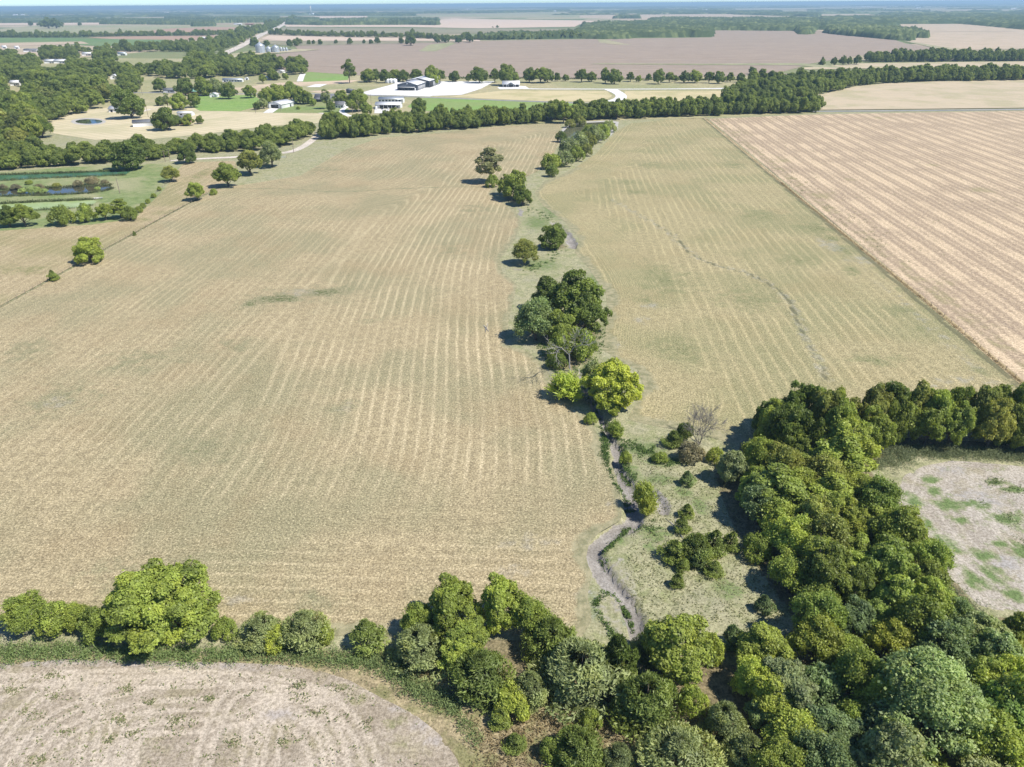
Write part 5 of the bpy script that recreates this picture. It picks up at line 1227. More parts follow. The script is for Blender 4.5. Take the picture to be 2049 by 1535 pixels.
for i_, (x_, y_, w_) in enumerate([(508, 83, 22), (533, 86, 14), (580, 86, 16), (592, 87, 12), (618, 84, 10), (627, 84, 9), (640, 84, 12), (672, 83, 9), (700, 82, 14), (728, 83, 9), (742, 83, 10), (755, 80, 14), (802, 81, 14), (822, 79, 24), (875, 79, 14), (892, 78, 16), (918, 78, 16), (940, 76, 18), (990, 75, 10), (995, 53, 6), (986, 54, 4)]):
    T('round', x_, y_, w_, DARK, ('%s dark tree from the left at the far edge of the ploughed field' % ORD[i_]) if i_ < 19 else 'dark tree alone at the foot of the far pink field, %s of two' % ('right' if i_ == 19 else 'left'), 0.85, 'scattered trees at the far edge of the ploughed field')
for (x_, y_, w_, l_) in [(60, 47, 12, 'leftmost of five'), (95, 45, 26, 'largest, middle of five'), (110, 46, 24, 'fourth from left'), (82, 47, 14, 'second from left'), (159, 48, 9, 'alone at the right')]:
    T('round', x_, y_, w_, DARK, 'dark tree standing in the far left pasture, ' + l_, 0.75, 'trees in the far left pasture')

# ---- choose the trees that stand as single objects, the rest become one far wood
# leave the roofs, yards and clearings seen between the trees open
KEEP = [(85, 121, 132, 131), (163, 107, 187, 115), (440, 153, 486, 166), (525, 152, 545, 161), (552, 143, 568, 149), (238, 104, 362, 121), (22, 166, 38, 175), (0, 92, 12, 99), (28, 93, 40, 100), (44, 98, 76, 106), (222, 214, 252, 226), (366, 312, 470, 321), (222, 154, 234, 162)]
def blocks(t):
    x0_, y1_ = proj((t['x'], t['y'], 0)); _, y0_ = proj((t['x'], t['y'], t['H'])); w_ = t['px'] * 0.5
    return any(x0_ - w_ < r[2] and x0_ + w_ > r[0] and y0_ < r[3] - 1 and y1_ > r[1] for r in KEEP)
TREES = [t for t in TREES if not (isinstance(t['label'], tuple) and blocks(t))]
TREES.sort(key=lambda t: (-(t['px'] + (1000 if isinstance(t['label'], str) else 0))))
nb = {}
single = []; rest = []
for t in TREES:
    n = NAME[t['kind']]
    x_, y_ = proj((t['x'], t['y'], t['H'] * .5))
    inview = -60 < x_ < 2110 and y_ < 1640
    if inview and nb.get(n, 0) < 300 and t['px'] > 5: nb[n] = nb.get(n, 0) + 1; single.append(t)
    else: rest.append(t)
bylab = {}
for t in single:
    if isinstance(t['label'], tuple): bylab.setdefault(t['label'], []).append(t)
TENS = ['twenty', 'thirty', 'forty', 'fifty']
def ordinal(i):
    if i < 20: return ORD[i]
    n = i + 1
    return TENS[n // 10 - 2] + '-' + ORD[n % 10 - 1] if n % 10 else TENS[n // 10 - 2][:-1] + 'ieth'
for (cn, lab, ax), ts in bylab.items():
    pj = lambda t: proj((t['x'], t['y'], t['H'] * .5))[0 if ax == 'x' else 1]
    ts.sort(key=pj)
    n = len(ts)
    for i, t in enumerate(ts):
        front = i < (n + 1) // 2
        k = i if front else n - 1 - i
        if ax == 'x': end = 'left' if front else 'right'
        else: end = 'far side' if front else 'near side'
        t['label'] = lab.format(o=ordinal(k), c=cn, e=end)
print('trees single', len(single), nb, 'rest', len(rest))
for t in single:
    v = PROTO[t['kind'] + str(rng.integers(KINDS[t['kind']]))] if KINDS[t['kind']] > 1 else PROTO.get(t['kind'] + '0', PROTO.get(t['kind']))
    n = NAME[t['kind']]
    e = empty(n, (t['x'], t['y'], ground_z(t['x'], t['y']) - 0.02), rng.uniform(0, 2 * math.pi))
    sx = t['W'] / v['W']; sz = t['H'] / v['H']
    e.scale = (sx, sx * rng.uniform(0.92, 1.08), sz)
    tag(e, t['label'], CAT[n], t['group'])
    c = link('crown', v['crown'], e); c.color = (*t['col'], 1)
    link('trunk', v['trunk'], e)
# bare trees
def bare_tree(px, py, wpx, k, seed, mat, label, stems, depth, twig, name='bare_tree', sp=0.62):
    base = P(px, py); W = wpx * mpp(base); H = W * k
    m, _, _ = bare(seed, W, H, stems, depth, twig, sp)
    e = empty(name, (base[0], base[1], ground_z(base[0], base[1])))
    tag(e, label, 'bare tree')
    n = len(m.q)
    m.build('branches', mat, e)
bare_tree(1140, 742, 92, 1.15, 5, M_barkp, 'leafless white dead tree at the foot of the dark mid-field clump', 1, 5, 0.03)
bare_tree(1398, 888, 108, 0.85, 9, M_twig, 'leafless grey many-stemmed tree above the brown shrub', 6, 5, 0.022, sp=0.5)
# fallen branches in the pasture
m = MB()
a0 = P(1366, 1076); a1 = P(1343, 1040)
for p, q, r in [((1366, 1078), (1352, 1055), 0.16), ((1352, 1055), (1338, 1042), 0.11), ((1354, 1058), (1340, 1058), 0.10), ((1351, 1053), (1351, 1036), 0.08), ((1345, 1048), (1332, 1039), 0.06)]:
    A = P(*p); B = P(*q); A[2] = B[2] = 0.05; M_ = (A + B) / 2 + np.array([rng.normal(0, .12), rng.normal(0, .12), 0.14])
    m.tube([A, M_, B], [r, r * 0.8, r * 0.5], 6)
c0 = P(1352, 1058)
m.v = [(x - c0[0], y - c0[1], z) for x, y, z in m.v]
tag(m.build('fallen_branch', M_barkp, loc=(c0[0], c0[1], 0.0)), 'bleached fallen branches lying in the pasture grass', 'fallen branch')
m = MB()
for p, q, r in [((968, 652), (978, 664), 0.12), ((972, 655), (972, 666), 0.09), ((976, 648), (974, 660), 0.07)]:
    A = P(*p); B = P(*q); A[2] = B[2] = 0.1; m.tube([A, (A + B) / 2 + np.array([0, 0, 0.2]), B], [r, r, r * .5], 5)
c0 = P(974, 658); m.v = [(x - c0[0], y - c0[1], z) for x, y, z in m.v]
tag(m.build('fallen_branch', M_barkp, loc=(c0[0], c0[1], 0.0)), 'small bleached branch lying alone in the left hay field', 'fallen branch')

# ---- far wood: the remaining trees, joined, plus canopy blocks out to the horizon
def leaf_const(name, col, col2):
    s = SB(name)
    t = s.attr('tint')
    c = s.mix(t, col, col2)
    p = s.n.new('ShaderNodeBsdfDiffuse'); s.L(c, p.inputs['Color']); s.L(p.outputs[0], s.out.inputs[0])
    return s.m
M_far = leaf_const('far_leaves', (0.062, 0.086, 0.034), (0.225, 0.255, 0.10))
lod = []
for k in range(4):
    V, q, tint, *_ = broad(200 + k, 5.0, 8.4, 0.0, 14, 300, 0.72, (0.30, 0.44), rough=0.3, low=-0.8)
    lod.append((V, q, tint))
Vs = []; Qs = []; Ts = []; off = 0
def add_far(x, y, W, H, tintbase):
    global off
    V, q, tint = lod[rng.integers(4)]
    a = rng.uniform(0, 6.28); ca, sa = math.cos(a), math.sin(a)
    s = W / 10.0; sz = H / 8.7
    X = np.column_stack([(V[:, 0] * ca - V[:, 1] * sa) * s + x, (V[:, 0] * sa + V[:, 1] * ca) * s + y, V[:, 2] * sz])
    Vs.append(X); Qs.append(q + off); Ts.append(np.clip(tint * 0.8 + tintbase, 0, 1)); off += len(X)
# the rest of the trees: one object that sets the same crowns on points
def tree_mass(ts):
    src = [o for o in COL.objects if o.name.startswith('crown') and o.data in [PROTO[k]['crown'] for k in ('dense0', 'dense1', 'dense2', 'broad0', 'broad3', 'round1')]]
    pick = {}
    for o in src: pick.setdefault(o.data.name, o)
    objs = list(pick.values())
    me = bpy.data.meshes.new('tree_mass')
    n = len(ts)
    me.vertices.add(n)
    me.vertices.foreach_set('co', np.array([(t['x'], t['y'], 0.0) for t in ts], np.float32).ravel())
    idx = rng.integers(0, len(objs), n)
    keys = [next(k for k in PROTO if PROTO[k]['crown'] == o.data) for o in objs]
    a = me.attributes.new('size', 'FLOAT_VECTOR', 'POINT')
    a.data.foreach_set('vector', np.array([(t['W'] / 10.0, t['W'] / 10.0, t['H'] / 8.4) for t in ts], np.float32).ravel())
    a = me.attributes.new('turn', 'FLOAT_VECTOR', 'POINT')
    a.data.foreach_set('vector', np.array([(0, 0, rng.uniform(0, 6.28)) for t in ts], np.float32).ravel())
    a = me.attributes.new('which', 'INT', 'POINT'); a.data.foreach_set('value', idx.astype(np.int32))
    o = link('tree_mass', me); o.color = (0.118, 0.152, 0.042, 1)
    g = bpy.data.node_groups.new('tree_mass', 'GeometryNodeTree')
    g.interface.new_socket('Geometry', in_out='INPUT', socket_type='NodeSocketGeometry'); g.interface.new_socket('Geometry', in_out='OUTPUT', socket_type='NodeSocketGeometry')
    gi = g.nodes.new('NodeGroupInput'); go = g.nodes.new('NodeGroupOutput')
    jn = g.nodes.new('GeometryNodeJoinGeometry'); iop = g.nodes.new('GeometryNodeInstanceOnPoints')
    for s_ in objs:
        oi = g.nodes.new('GeometryNodeObjectInfo'); oi.transform_space = 'ORIGINAL'; oi.inputs['Object'].default_value = s_; oi.inputs['As Instance'].default_value = True
        g.links.new(oi.outputs['Geometry'], jn.inputs[0])
    def na(nm, tp):
        q = g.nodes.new('GeometryNodeInputNamedAttribute'); q.data_type = tp; q.inputs['Name'].default_value = nm; return q.outputs[0]
    e2r = g.nodes.new('FunctionNodeEulerToRotation')
    g.links.new(na('turn', 'FLOAT_VECTOR'), e2r.inputs[0])
    g.links.new(gi.outputs[0], iop.inputs['Points']); g.links.new(jn.outputs[0], iop.inputs['Instance'])
    iop.inputs['Pick Instance'].default_value = True
    g.links.new(na('which', 'INT'), iop.inputs['Instance Index']); g.links.new(na('size', 'FLOAT_VECTOR'), iop.inputs['Scale']); g.links.new(e2r.outputs[0], iop.inputs['Rotation'])
    g.links.new(iop.outputs[0], go.inputs[0])
    md = o.modifiers.new('trees', 'NODES'); md.node_group = g
    tag(o, 'mass of smaller trees in the village wood, hedgerows and far rows', kind='stuff')
tree_mass([t for t in rest if t['px'] > 5])
for t in rest:
    if t['px'] <= 5: add_far(t['x'], t['y'], t['W'], t['H'], rng.uniform(-0.15, 0.2))
# canopy blocks
def canopy(pg, cell, h, hv=3.0):
    """a closed bumpy tree canopy over an outline"""
    global off
    x0, y0 = pg.min(0); x1, y1 = pg.max(0)
    nx_ = int((x1 - x0) / cell) + 3; ny_ = int((y1 - y0) / cell) + 3
    if nx_ * ny_ > 60000: return
    gx, gy = np.meshgrid(x0 - cell + np.arange(nx_) * cell, y0 - cell + np.arange(ny_) * cell)
    Q = np.stack([gx.ravel(), gy.ravel()], 1) + rng.uniform(-0.3, 0.3, (nx_ * ny_, 2)) * cell
    ins = inside(Q, pg)
    z = np.where(ins, h + rng.normal(0, hv * 0.8, len(Q)) + (vnoise(Q, 90) - 0.5) * hv * 1.5, -0.5)
    z = np.where(ins, np.maximum(z, h * 0.45), -0.5)
    i = np.arange((ny_ - 1) * (nx_ - 1)); r = i // (nx_ - 1); c = i % (nx_ - 1); a = r * nx_ + c
    q = np.stack([a, a + 1, a + nx_ + 1, a + nx_], 1)
    keep = ins[q].any(1)
    q = q[keep]
    u_, inv = np.unique(q.ravel(), return_inverse=True)
    Vs.append(np.column_stack([Q[u_], z[u_]])); Qs.append(inv.reshape(-1, 4) + off)
    Ts.append(np.clip(0.05 + rng.normal(0, 0.26, len(q)) + (vnoise(Q[a[keep]], 60) - 0.5) * 0.9, 0, 1)); off += len(u_)  # tint biased low: the trees' self-shadow is put into the canopy colour
for pts in [[(1155, 77), (1200, 78.5), (1235, 78.5), (1262, 77), (1275, 74.5), (1300, 75), (1370, 74.5), (1378, 71), (1384, 74.5), (1425, 74), (1425, 60.5), (1520, 61.5), (1592, 62), (1600, 69), (1622, 69), (1628, 62), (1640, 58), (1640, 44), (1560, 40), (1480, 40), (1420, 43), (1330, 44), (1200, 50), (1165, 52), (1160, 62), (1140, 73)],
            [(960, 79.5), (1155, 77.5), (1160, 70), (1120, 71), (1000, 73)],
            [(1648, 66), (1665, 68.5), (1700, 72), (1745, 76), (1795, 80.5), (1826, 81.5), (1828, 76), (1858, 76.5), (1856, 69), (1830, 63), (1800, 61), (1720, 60), (1655, 60)],
            [(1640, 60), (1700, 58), (1790, 53), (1795, 48.5), (1920, 47.5), (1990, 54), (2049, 59.5), (2200, 63), (2200, 34), (1900, 30), (1640, 38)],
            [(1295, 43.5), (1330, 43), (1480, 42.5), (1536, 39), (1420, 39.5), (1360, 38), (1300, 41)],
            [(1225, 37.5), (1282, 37.5), (1280, 33.5), (1240, 34.5)],
            [(640, 51), (820, 49.5), (878, 50.5), (880, 47.5), (640, 47), (575, 46), (572, 49)],
            [(576, 45), (636, 43), (640, 39.5), (600, 37)],
            [(660, 43), (760, 42), (878, 42.2), (880, 40.3), (640, 40.8)],
            [(200, 48.6), (385, 49.8), (420, 53), (425, 48), (330, 45), (210, 44)],
            [(385, 53.2), (430, 52.5), (430, 47.5), (385, 49)],
            [(200, 43.5), (430, 46), (540, 45), (570, 42), (560, 40), (430, 43), (330, 41.5), (200, 41.5)],
            [(-100, 43.5), (60, 43), (190, 40.5), (190, 38), (60, 40.5), (-100, 41)],
            [(330, 39), (430, 40), (560, 38), (560, 36), (430, 37.5), (330, 37)],
            [(630, 31.5), (740, 31.8), (832, 31.5), (832, 29.8), (700, 30), (630, 30)],
            [(850, 27.3), (1000, 26.3), (1110, 24), (1140, 23.2), (1140, 21), (850, 25)], [(1242, 27.6), (1410, 25.5), (1480, 29.5), (1540, 31), (1640, 34), (1640, 28), (1400, 22.5), (1250, 22)]]:
    pgw = poly(pts)
    ext = pgw.max(0) - pgw.min(0)
    cell = max(7.0, math.sqrt(ext[0] * ext[1] / 30000))
    canopy(pgw, cell, 11.0, 4.0)
# scattered woods and hedgerows all the way out
d = 2500.0
while d < 46000:
    span = d * 1.5; x = -span / 2
    while x < span / 2:
        L = rng.uniform(0.06, 0.42) * d * (1.0 if d < 15000 else 1.6)
        if rng.random() < (0.66 if d < 9000 else 0.8):
            y = d * rng.uniform(0.955, 1.045); w = rng.choice([14, 18, 25, 45, 100]) * (1 + d / 9000)
            px_, py_ = proj((x + L / 2, y, 0))
            if py_ < 42 or px_ < 150:
                if not (600 < px_ < 1300 and py_ > 29) and py_ < 46:
                    k = rng.uniform(-0.04, 0.07); n_ = max(3, int(L / 120))
                    xs_ = np.linspace(x, x + L, n_)
                    top = np.array([[q, y + (q - x) * k + w * rng.uniform(0.5, 1.5)] for q in xs_]); bot = np.array([[q, y + (q - x) * k - w * rng.uniform(0.1, 0.6)] for q in xs_])
                    canopy(np.vstack([bot, top[::-1]]), max(9.0, L / 90, w / 5 if w > 80 else 9.0), 11.0 + d / 9000, 4.0)
        x += L + rng.uniform(0.0, 0.12) * d
    d *= 1.13 if d < 9000 else 1.17
me = mesh_np('far_wood', np.concatenate(Vs), np.concatenate(Qs), None, M_far, face_attr={'tint': np.concatenate(Ts)})
print('far wood faces', len(me.polygons))
tag(link('far_wood', me), 'distant woods and hedgerows fading into blue haze', kind='stuff')

# ---- weeds, tufts and dry grass (uncountable)
def blades(name, pts, hgt, n_per, col, col2, label, wid=0.35, rad=0.4, ls=0.2):
    s = SB(name + '_blades'); t = s.attr('tint')
    c = s.mix(t, col, col2)
    p = s.n.new('ShaderNodeBsdfPrincipled'); s.L(c, p.inputs['Base Color']); p.inputs['Roughness'].default_value = 0.7; p.inputs['Specular IOR Level'].default_value = 0.15
    tr = s.n.new('ShaderNodeBsdfTranslucent'); s.L(c, tr.inputs['Color'])
    mx = s.n.new('ShaderNodeMixShader'); mx.inputs[0].default_value = 0.42
    s.L(p.outputs[0], mx.inputs[1]); s.L(tr.outputs[0], mx.inputs[2]); s.L(mx.outputs[0], s.out.inputs[0])
    pts = np.asarray(pts)
    n = len(pts) * n_per
    pk = np.repeat(np.arange(len(pts)), n_per)
    hh = hgt * rng.uniform(0.6, 1.35, len(pts))[pk] * rng.uniform(0.6, 1.1, n)
    C = np.column_stack([pts[pk] + rng.normal(0, rad, (n, 2)), np.zeros(n)])
    z0 = np.zeros(n)
    core_ = (C[:, 0] > fx0) & (C[:, 0] < fx1) & (C[:, 1] > fy0) & (C[:, 1] < fy1)
    z0[core_] = np.maximum(land_z(C[core_][:, :2]), -1.2)
    up = np.array([0, 0, 1.0]) + rng.normal(0, 0.35, (n, 3)); up /= np.linalg.norm(up, axis=1)[:, None]
    C[:, 2] = z0 + hh * (0.12 + 0.8 * rng.random(n))
    C[:, :2] += up[:, :2] * (C[:, 2] - z0)[:, None]
    N = unit(n, rng); N[:, 2] = np.abs(N[:, 2]) * 0.8 + 0.2
    V, q = cards(C, N, ls * rng.uniform(0.6, 1.3, n), np.full(n, wid), rng, up)
    tint = np.clip(rng.normal(0.5, 0.22, len(pts))[pk] + rng.normal(0, 0.15, n), 0, 1)
    me = mesh_np(name, V, q, None, s.m, face_attr={'tint': tint})
    tag(link(name, me), label, kind='stuff')
def along(px_pts, width_px, dens, jitter=1.0):
    ln = spline(poly(px_pts), 0.5)
    k = mpp(np.append(ln[len(ln) // 2], 0))
    n = int(len(ln) * dens)
    i = rng.integers(0, len(ln), n)
    return ln[i] + rng.normal(0, 1, (n, 2)) * np.array([width_px * k * 0.5, width_px * k * 0.8]) * 0.5
wl = np.vstack([along([(-80, 1312), (0, 1311), (120, 1305), (250, 1309), (360, 1314), (470, 1310)], 30, 11), along([(470, 1305), (540, 1303)], 16, 2.0), along([(610, 1305), (680, 1315), (720, 1330)], 22, 4.0)])
blades('green_weeds', wl, 1.1, 14, (0.19, 0.265, 0.085), (0.33, 0.42, 0.165), 'tall green weeds in a strip under the near hedge', 0.3, 0.35)
wl2 = np.vstack([along([(740, 1322), (790, 1350), (830, 1378), (880, 1400), (905, 1415)], 30, 12.0), along([(905, 1415), (920, 1440), (950, 1480)], 30, 5), along([(470, 1310), (540, 1312), (620, 1318), (690, 1322), (740, 1328)], 26, 6)])
blades('green_weeds', wl2, 1.0, 14, (0.19, 0.255, 0.09), (0.33, 0.41, 0.17), 'curving strip of light green weeds at the edge of the tracked field', 0.3, 0.35)
wl3 = np.vstack([along([(1760, 905), (1820, 905), (1900, 908), (2000, 912), (2100, 918)], 28, 17), along([(1745, 925), (1780, 925), (1820, 915)], 34, 12), along([(1775, 985), (1805, 1050), (1855, 1120), (1905, 1190), (1960, 1225)], 30, 4.0)])
blades('green_weeds', wl3, 1.3, 14, (0.17, 0.21, 0.10), (0.31, 0.345, 0.19), 'grey-green tall weeds between the belt of wood and the clay field', 0.28, 0.4)
# creek plants and pasture tufts
cz = np.vstack([along([(1190, 1210), (1205, 1190), (1232, 1190), (1255, 1225), (1265, 1250)], 10, 2.2), along([(1255, 1050), (1235, 1075), (1212, 1100), (1208, 1125)], 9, 2.5), along([(1215, 880), (1205, 920), (1215, 945)], 14, 2.5),
                along([(1255, 890), (1300, 905), (1340, 925)], 26, 4.0), along([(1245, 940), (1260, 965)], 16, 2.0), along([(1285, 1060), (1320, 1070)], 30, 1.8), along([(1200, 1235), (1225, 1265)], 24, 1.8), along([(1340, 925), (1370, 925)], 14, 2.0)])
up_w = np.vstack([along([(1195, 815), (1180, 780), (1160, 745), (1190, 700), (1200, 660)], 40, 1.6), along([(1060, 540), (1100, 520), (1120, 500)], 30, 1.0), along([(1060, 420), (1100, 440)], 30, 1.0), along([(1215, 850), (1245, 885), (1250, 930), (1275, 965)], 14, 2.6), along([(1205, 855), (1212, 900), (1222, 945), (1245, 985), (1262, 1015)], 12, 2.2), along([(1080, 690), (1110, 740), (1140, 790)], 20, 1.5)])
blades('creek_weeds', np.vstack([cz, up_w]), 0.45, 14, (0.10, 0.17, 0.045), (0.185, 0.265, 0.08), 'bright green weeds scattered along the dry creek', 0.5, 0.28)
def scatter_poly(px_pts, dens):
    pg = poly(px_pts)
    A = 0.5 * abs(np.sum(pg[:, 0] * np.roll(pg[:, 1], -1) - np.roll(pg[:, 0], -1) * pg[:, 1]))
    n = int(A * dens * 2.2)
    Q = np.column_stack([rng.uniform(pg[:, 0].min(), pg[:, 0].max(), n), rng.uniform(pg[:, 1].min(), pg[:, 1].max(), n)])
    return Q[inside(Q, pg)]
past = scatter_poly([(1260, 900), (1340, 930), (1440, 930), (1480, 1040), (1530, 1130), (1610, 1230), (1480, 1270), (1300, 1250), (1250, 1180), (1260, 1080), (1320, 1000)], 1.0)
blades('pasture_tufts', past, 0.2, 4, (0.17, 0.19, 0.08), (0.34, 0.34, 0.17), 'tufts of green and straw grass in the creek pasture', 0.4, 0.35)
dryg = np.vstack([scatter_poly([(-100, 1275), (300, 1285), (760, 1290), (1000, 1430), (1100, 1535), (960, 1560), (900, 1430), (760, 1330), (560, 1325), (-100, 1300)], 0.9), scatter_poly([(950, 1450), (1100, 1420), (1250, 1440), (1500, 1450), (1500, 1600), (950, 1600)], 1.3)])
blades('dry_grass', dryg, 0.5, 9, (0.22, 0.175, 0.09), (0.44, 0.345, 0.19), 'dry tan grass and brush under the near hedge', 0.35, 0.4)
hu = along([(725, 157), (900, 157.5), (1100, 158), (1300, 160), (1450, 161), (1565, 160)], 2.5, 0.55)
blades('hedge_undergrowth', hu, 2.6, 10, (0.075, 0.105, 0.035), (0.17, 0.20, 0.075), 'low brush under the tree row along the ploughed field', 0.6, 1.6, 0.7)
pr = np.vstack([along(q, 3, d_) for q, d_ in [([(-20, 351), (60, 349), (150, 346), (240, 342), (264, 341)], 2.6), ([(-20, 364), (80, 358), (180, 354), (250, 351)], 1.2), ([(-20, 381), (70, 378), (150, 374), (222, 371)], 2.0), ([(-20, 394), (100, 391), (190, 386), (225, 378)], 2.2), ([(-20, 410), (50, 406), (120, 403), (185, 400)], 3.0), ([(-20, 425), (60, 422), (150, 417), (190, 410)], 1.0)]])
blades('pond_reeds', pr, 1.3, 8, (0.10, 0.125, 0.05), (0.22, 0.25, 0.11), 'rough green reeds along the pond banks', 0.3, 0.6, 0.45)
fs = np.vstack([along([(1414, 239), (1563, 366)], 3, 1.2), along([(1563, 366), (1703, 482), (1864, 614), (2053, 775)], 4, 5.0)])
blades('fence_grass', fs, 0.55, 4, (0.30, 0.235, 0.12), (0.58, 0.46, 0.27), 'tan grass standing along the right fence', 0.3, 0.25)
fs2 = along([(0, 616), (110, 555), (220, 495), (310, 445), (400, 397), (440, 376)], 5, 1.3)
blades('fence_grass', fs2, 0.45, 4, (0.22, 0.22, 0.11), (0.42, 0.37, 0.22), 'green and tan grass growing along the left fence', 0.3, 0.25)
wst = []
for _ in range(420):
    t = rng.random() ** 0.7; q = fence_p + fence_dir * (t * 400) + fence_n * (abs(rng.normal(0, 1)) * 9 + 3 + (rng.random() < 0.3) * rng.uniform(0, 120))
    wst.append(q)
blades('stubble_weeds', np.array(wst), 0.6, 7, (0.10, 0.14, 0.04), (0.20, 0.24, 0.08), 'scattered green weeds in the pink stubble field', 0.5, 0.45)
tf = np.vstack([P(x + rng.normal(0, rx * .5), y + rng.normal(0, ry * .5))[:2] for x, y, rx, ry in gS for _ in range(14)] + [P(rng.uniform(0, 860), rng.uniform(1345, 1535))[:2] for _ in range(260)])
blades('field_tufts', tf, 0.2, 5, (0.21, 0.235, 0.105), (0.33, 0.35, 0.17), 'green weed tufts in the tracked foreground field', 0.45, 0.3)
tf = np.vstack([P(x + rng.normal(0, rx * .5), y + rng.normal(0, ry * .5))[:2] for x, y, rx, ry in gC for _ in range(40)])
blades('field_tufts', tf, 0.2, 5, (0.20, 0.255, 0.10), (0.30, 0.36, 0.16), 'green weed patches in the pale clay field', 0.45, 0.35)

# ================================================================== BUILDINGS, POLES, FENCES, VEHICLES
M_white = plain('white_metal', (0.76, 0.76, 0.75), 0.5, 0.04, 0.4)
M_dkmetal = plain('charcoal_metal', (0.10, 0.115, 0.135), 0.5, 0.12, 0.4)
M_greyroof = plain('grey_shingle', (0.16, 0.165, 0.175), 0.85, 0.15, 1.2)
M_greywall = plain('grey_siding', (0.40, 0.40, 0.40), 0.7, 0.1, 0.6)
M_brick = plain('red_brick', (0.33, 0.15, 0.10), 0.85, 0.2, 1.5)
M_greenroof = plain('green_metal', (0.22, 0.42, 0.34), 0.5, 0.08, 0.4)
M_silver = plain('galvanised_steel', (0.50, 0.53, 0.55), 0.42, 0.08, 0.3, metal=0.5)
M_dark = plain('dark_door_and_shade', (0.035, 0.035, 0.037), 0.7, 0.1, 0.5)  # dark doors; on openings a solid panel painted as the shade inside
M_glass = plain('window_glass', (0.04, 0.05, 0.06), 0.1, 0.1, 0.4, spec=0.5)
M_wood = plain('weathered_pole', (0.17, 0.135, 0.105), 0.9, 0.2, 2.0)
M_conc = plain('concrete', (0.60, 0.58, 0.54), 0.8, 0.08, 0.5)
M_red = plain('red_paint', (0.40, 0.035, 0.03), 0.3, 0.05, 0.5, spec=0.5)
M_paint = plain('white_paint', (0.75, 0.75, 0.75), 0.3, 0.03, 0.5, spec=0.5)
M_black = plain('black_rubber', (0.025, 0.025, 0.025), 0.7, 0.1, 1.0)
M_blueg = plain('dark_paint', (0.05, 0.055, 0.065), 0.3, 0.1, 0.5, spec=0.5)

def gable(name, px, py, yaw, L, W, eave, rise, wall, roof, label, cat, group=None, door=None, windows=(), over=0.5, skirt=None, ridge_along='L'):
    """house or shed: front-centre at the photo point on the ground, front faces -Y before yaw; length L back along Y, width W along X"""
    b = P(px, py)
    e = empty(name, (b[0], b[1], 0), R(yaw)); tag(e, label, cat, group)
    w2 = W / 2
    m = MB()
    if ridge_along == 'L':
        V = [(-w2, 0, 0), (w2, 0, 0), (w2, 0, eave), (0, 0, eave + rise), (-w2, 0, eave), (-w2, L, 0), (w2, L, 0), (w2, L, eave), (0, L, eave + rise), (-w2, L, eave)]
        m.add(V, [(0, 5, 9, 4), (1, 2, 7, 6), (0, 1, 2, 4), (5, 9, 7, 6)], [(4, 2, 3), (9, 8, 7)])
        r = MB()
        for sgn in (-1, 1):
            k = rise / w2
            x0, z0 = 0.0, eave + rise + 0.05; x1, z1 = sgn * (w2 + over), eave - over * k + 0.05
            r.hexa([(x0, -over, z0), (x1, -over, z1), (x1, L + over, z1), (x0, L + over, z0), (x0, -over, z0 + .16), (x1, -over, z1 + .16), (x1, L + over, z1 + .16), (x0, L + over, z0 + .16)])
    else:
        l2 = L / 2
        V = [(-w2, 0, 0), (-w2, L, 0), (-w2, L, eave), (-w2, l2, eave + rise), (-w2, 0, eave), (w2, 0, 0), (w2, L, 0), (w2, L, eave), (w2, l2, eave + rise), (w2, 0, eave)]
        m.add(V, [(0, 5, 9, 4), (1, 2, 7, 6), (0, 1, 2, 4), (5, 9, 7, 6)], [(4, 2, 3), (9, 8, 7)])
        r = MB()
        for y1, sgn in ((-over, -1), (L + over, 1)):
            k = rise / l2; z1 = eave - over * k + 0.05; z0 = eave + rise + 0.05
            r.hexa([(-w2 - over, l2, z0), (w2 + over, l2, z0), (w2 + over, y1, z1), (-w2 - over, y1, z1), (-w2 - over, l2, z0 + .16), (w2 + over, l2, z0 + .16), (w2 + over, y1, z1 + .16), (-w2 - over, y1, z1 + .16)])
    m.build('wall', wall, e); r.build('roof', roof, e)
    if skirt: 
        MB().box(-w2 - .04, w2 + .04, -.04, L + .04, 0, skirt[0]).build('skirting', skirt[1], e)
    if door:
        for (x0, x1, h, mt) in door:
            MB().box(x0, x1, -0.06, 0.12, 0.0, h).build('door', mt, e)
    for (side, a0, a1, z0, z1) in windows:
        q = MB()
        if side == 'f': q.box(a0, a1, -0.05, 0.1, z0, z1)
        elif side == 'r': q.box(w2 - 0.1, w2 + 0.05, a0, a1, z0, z1)
        elif side == 'l': q.box(-w2 - 0.05, -w2 + 0.1, a0, a1, z0, z1)
        q.build('window', M_glass, e)
    return e
# dark warehouse: front block and taller rear block
bx = P(816, 181)
dirw = P(853, 175)[:2] - P(836, 181)[:2]
yaww = math.degrees(math.atan2(-dirw[0], dirw[1]))
Lf = np.linalg.norm(dirw); Wf = np.linalg.norm(P(836.5, 181)[:2] - P(795, 181)[:2])
wh = gable('warehouse', 815.5, 181.3, yaww, Lf, Wf, 6.4, 3.0, M_dkmetal, M_white, 'charcoal metal warehouse with white gabled roofs on the limestone yard', 'warehouse', None, None, [], 0.4)
MB().box(-Wf / 2 + 0.5, Wf / 2 - 3.0, -2.2, 0.1, 3.6, 3.9).build('canopy', M_white, wh)
MB().box(-Wf / 2 + 0.6, Wf / 2 - 4.0, -0.07, 0.1, 0.0, 3.5).build('shopfront', M_dark, wh)
for k in range(6):
    x0 = -Wf / 2 + 0.9 + k * (Wf - 5.4) / 6
    MB().box(x0, x0 + (Wf - 5.4) / 6 - 0.6, -0.13, -0.075, 0.6, 3.2).build('window', M_glass, wh)
MB().box(Wf / 2 - 3.4, Wf / 2 - 2.2, -0.4, 0.1, 0, 2.8).build('door', M_white, wh)
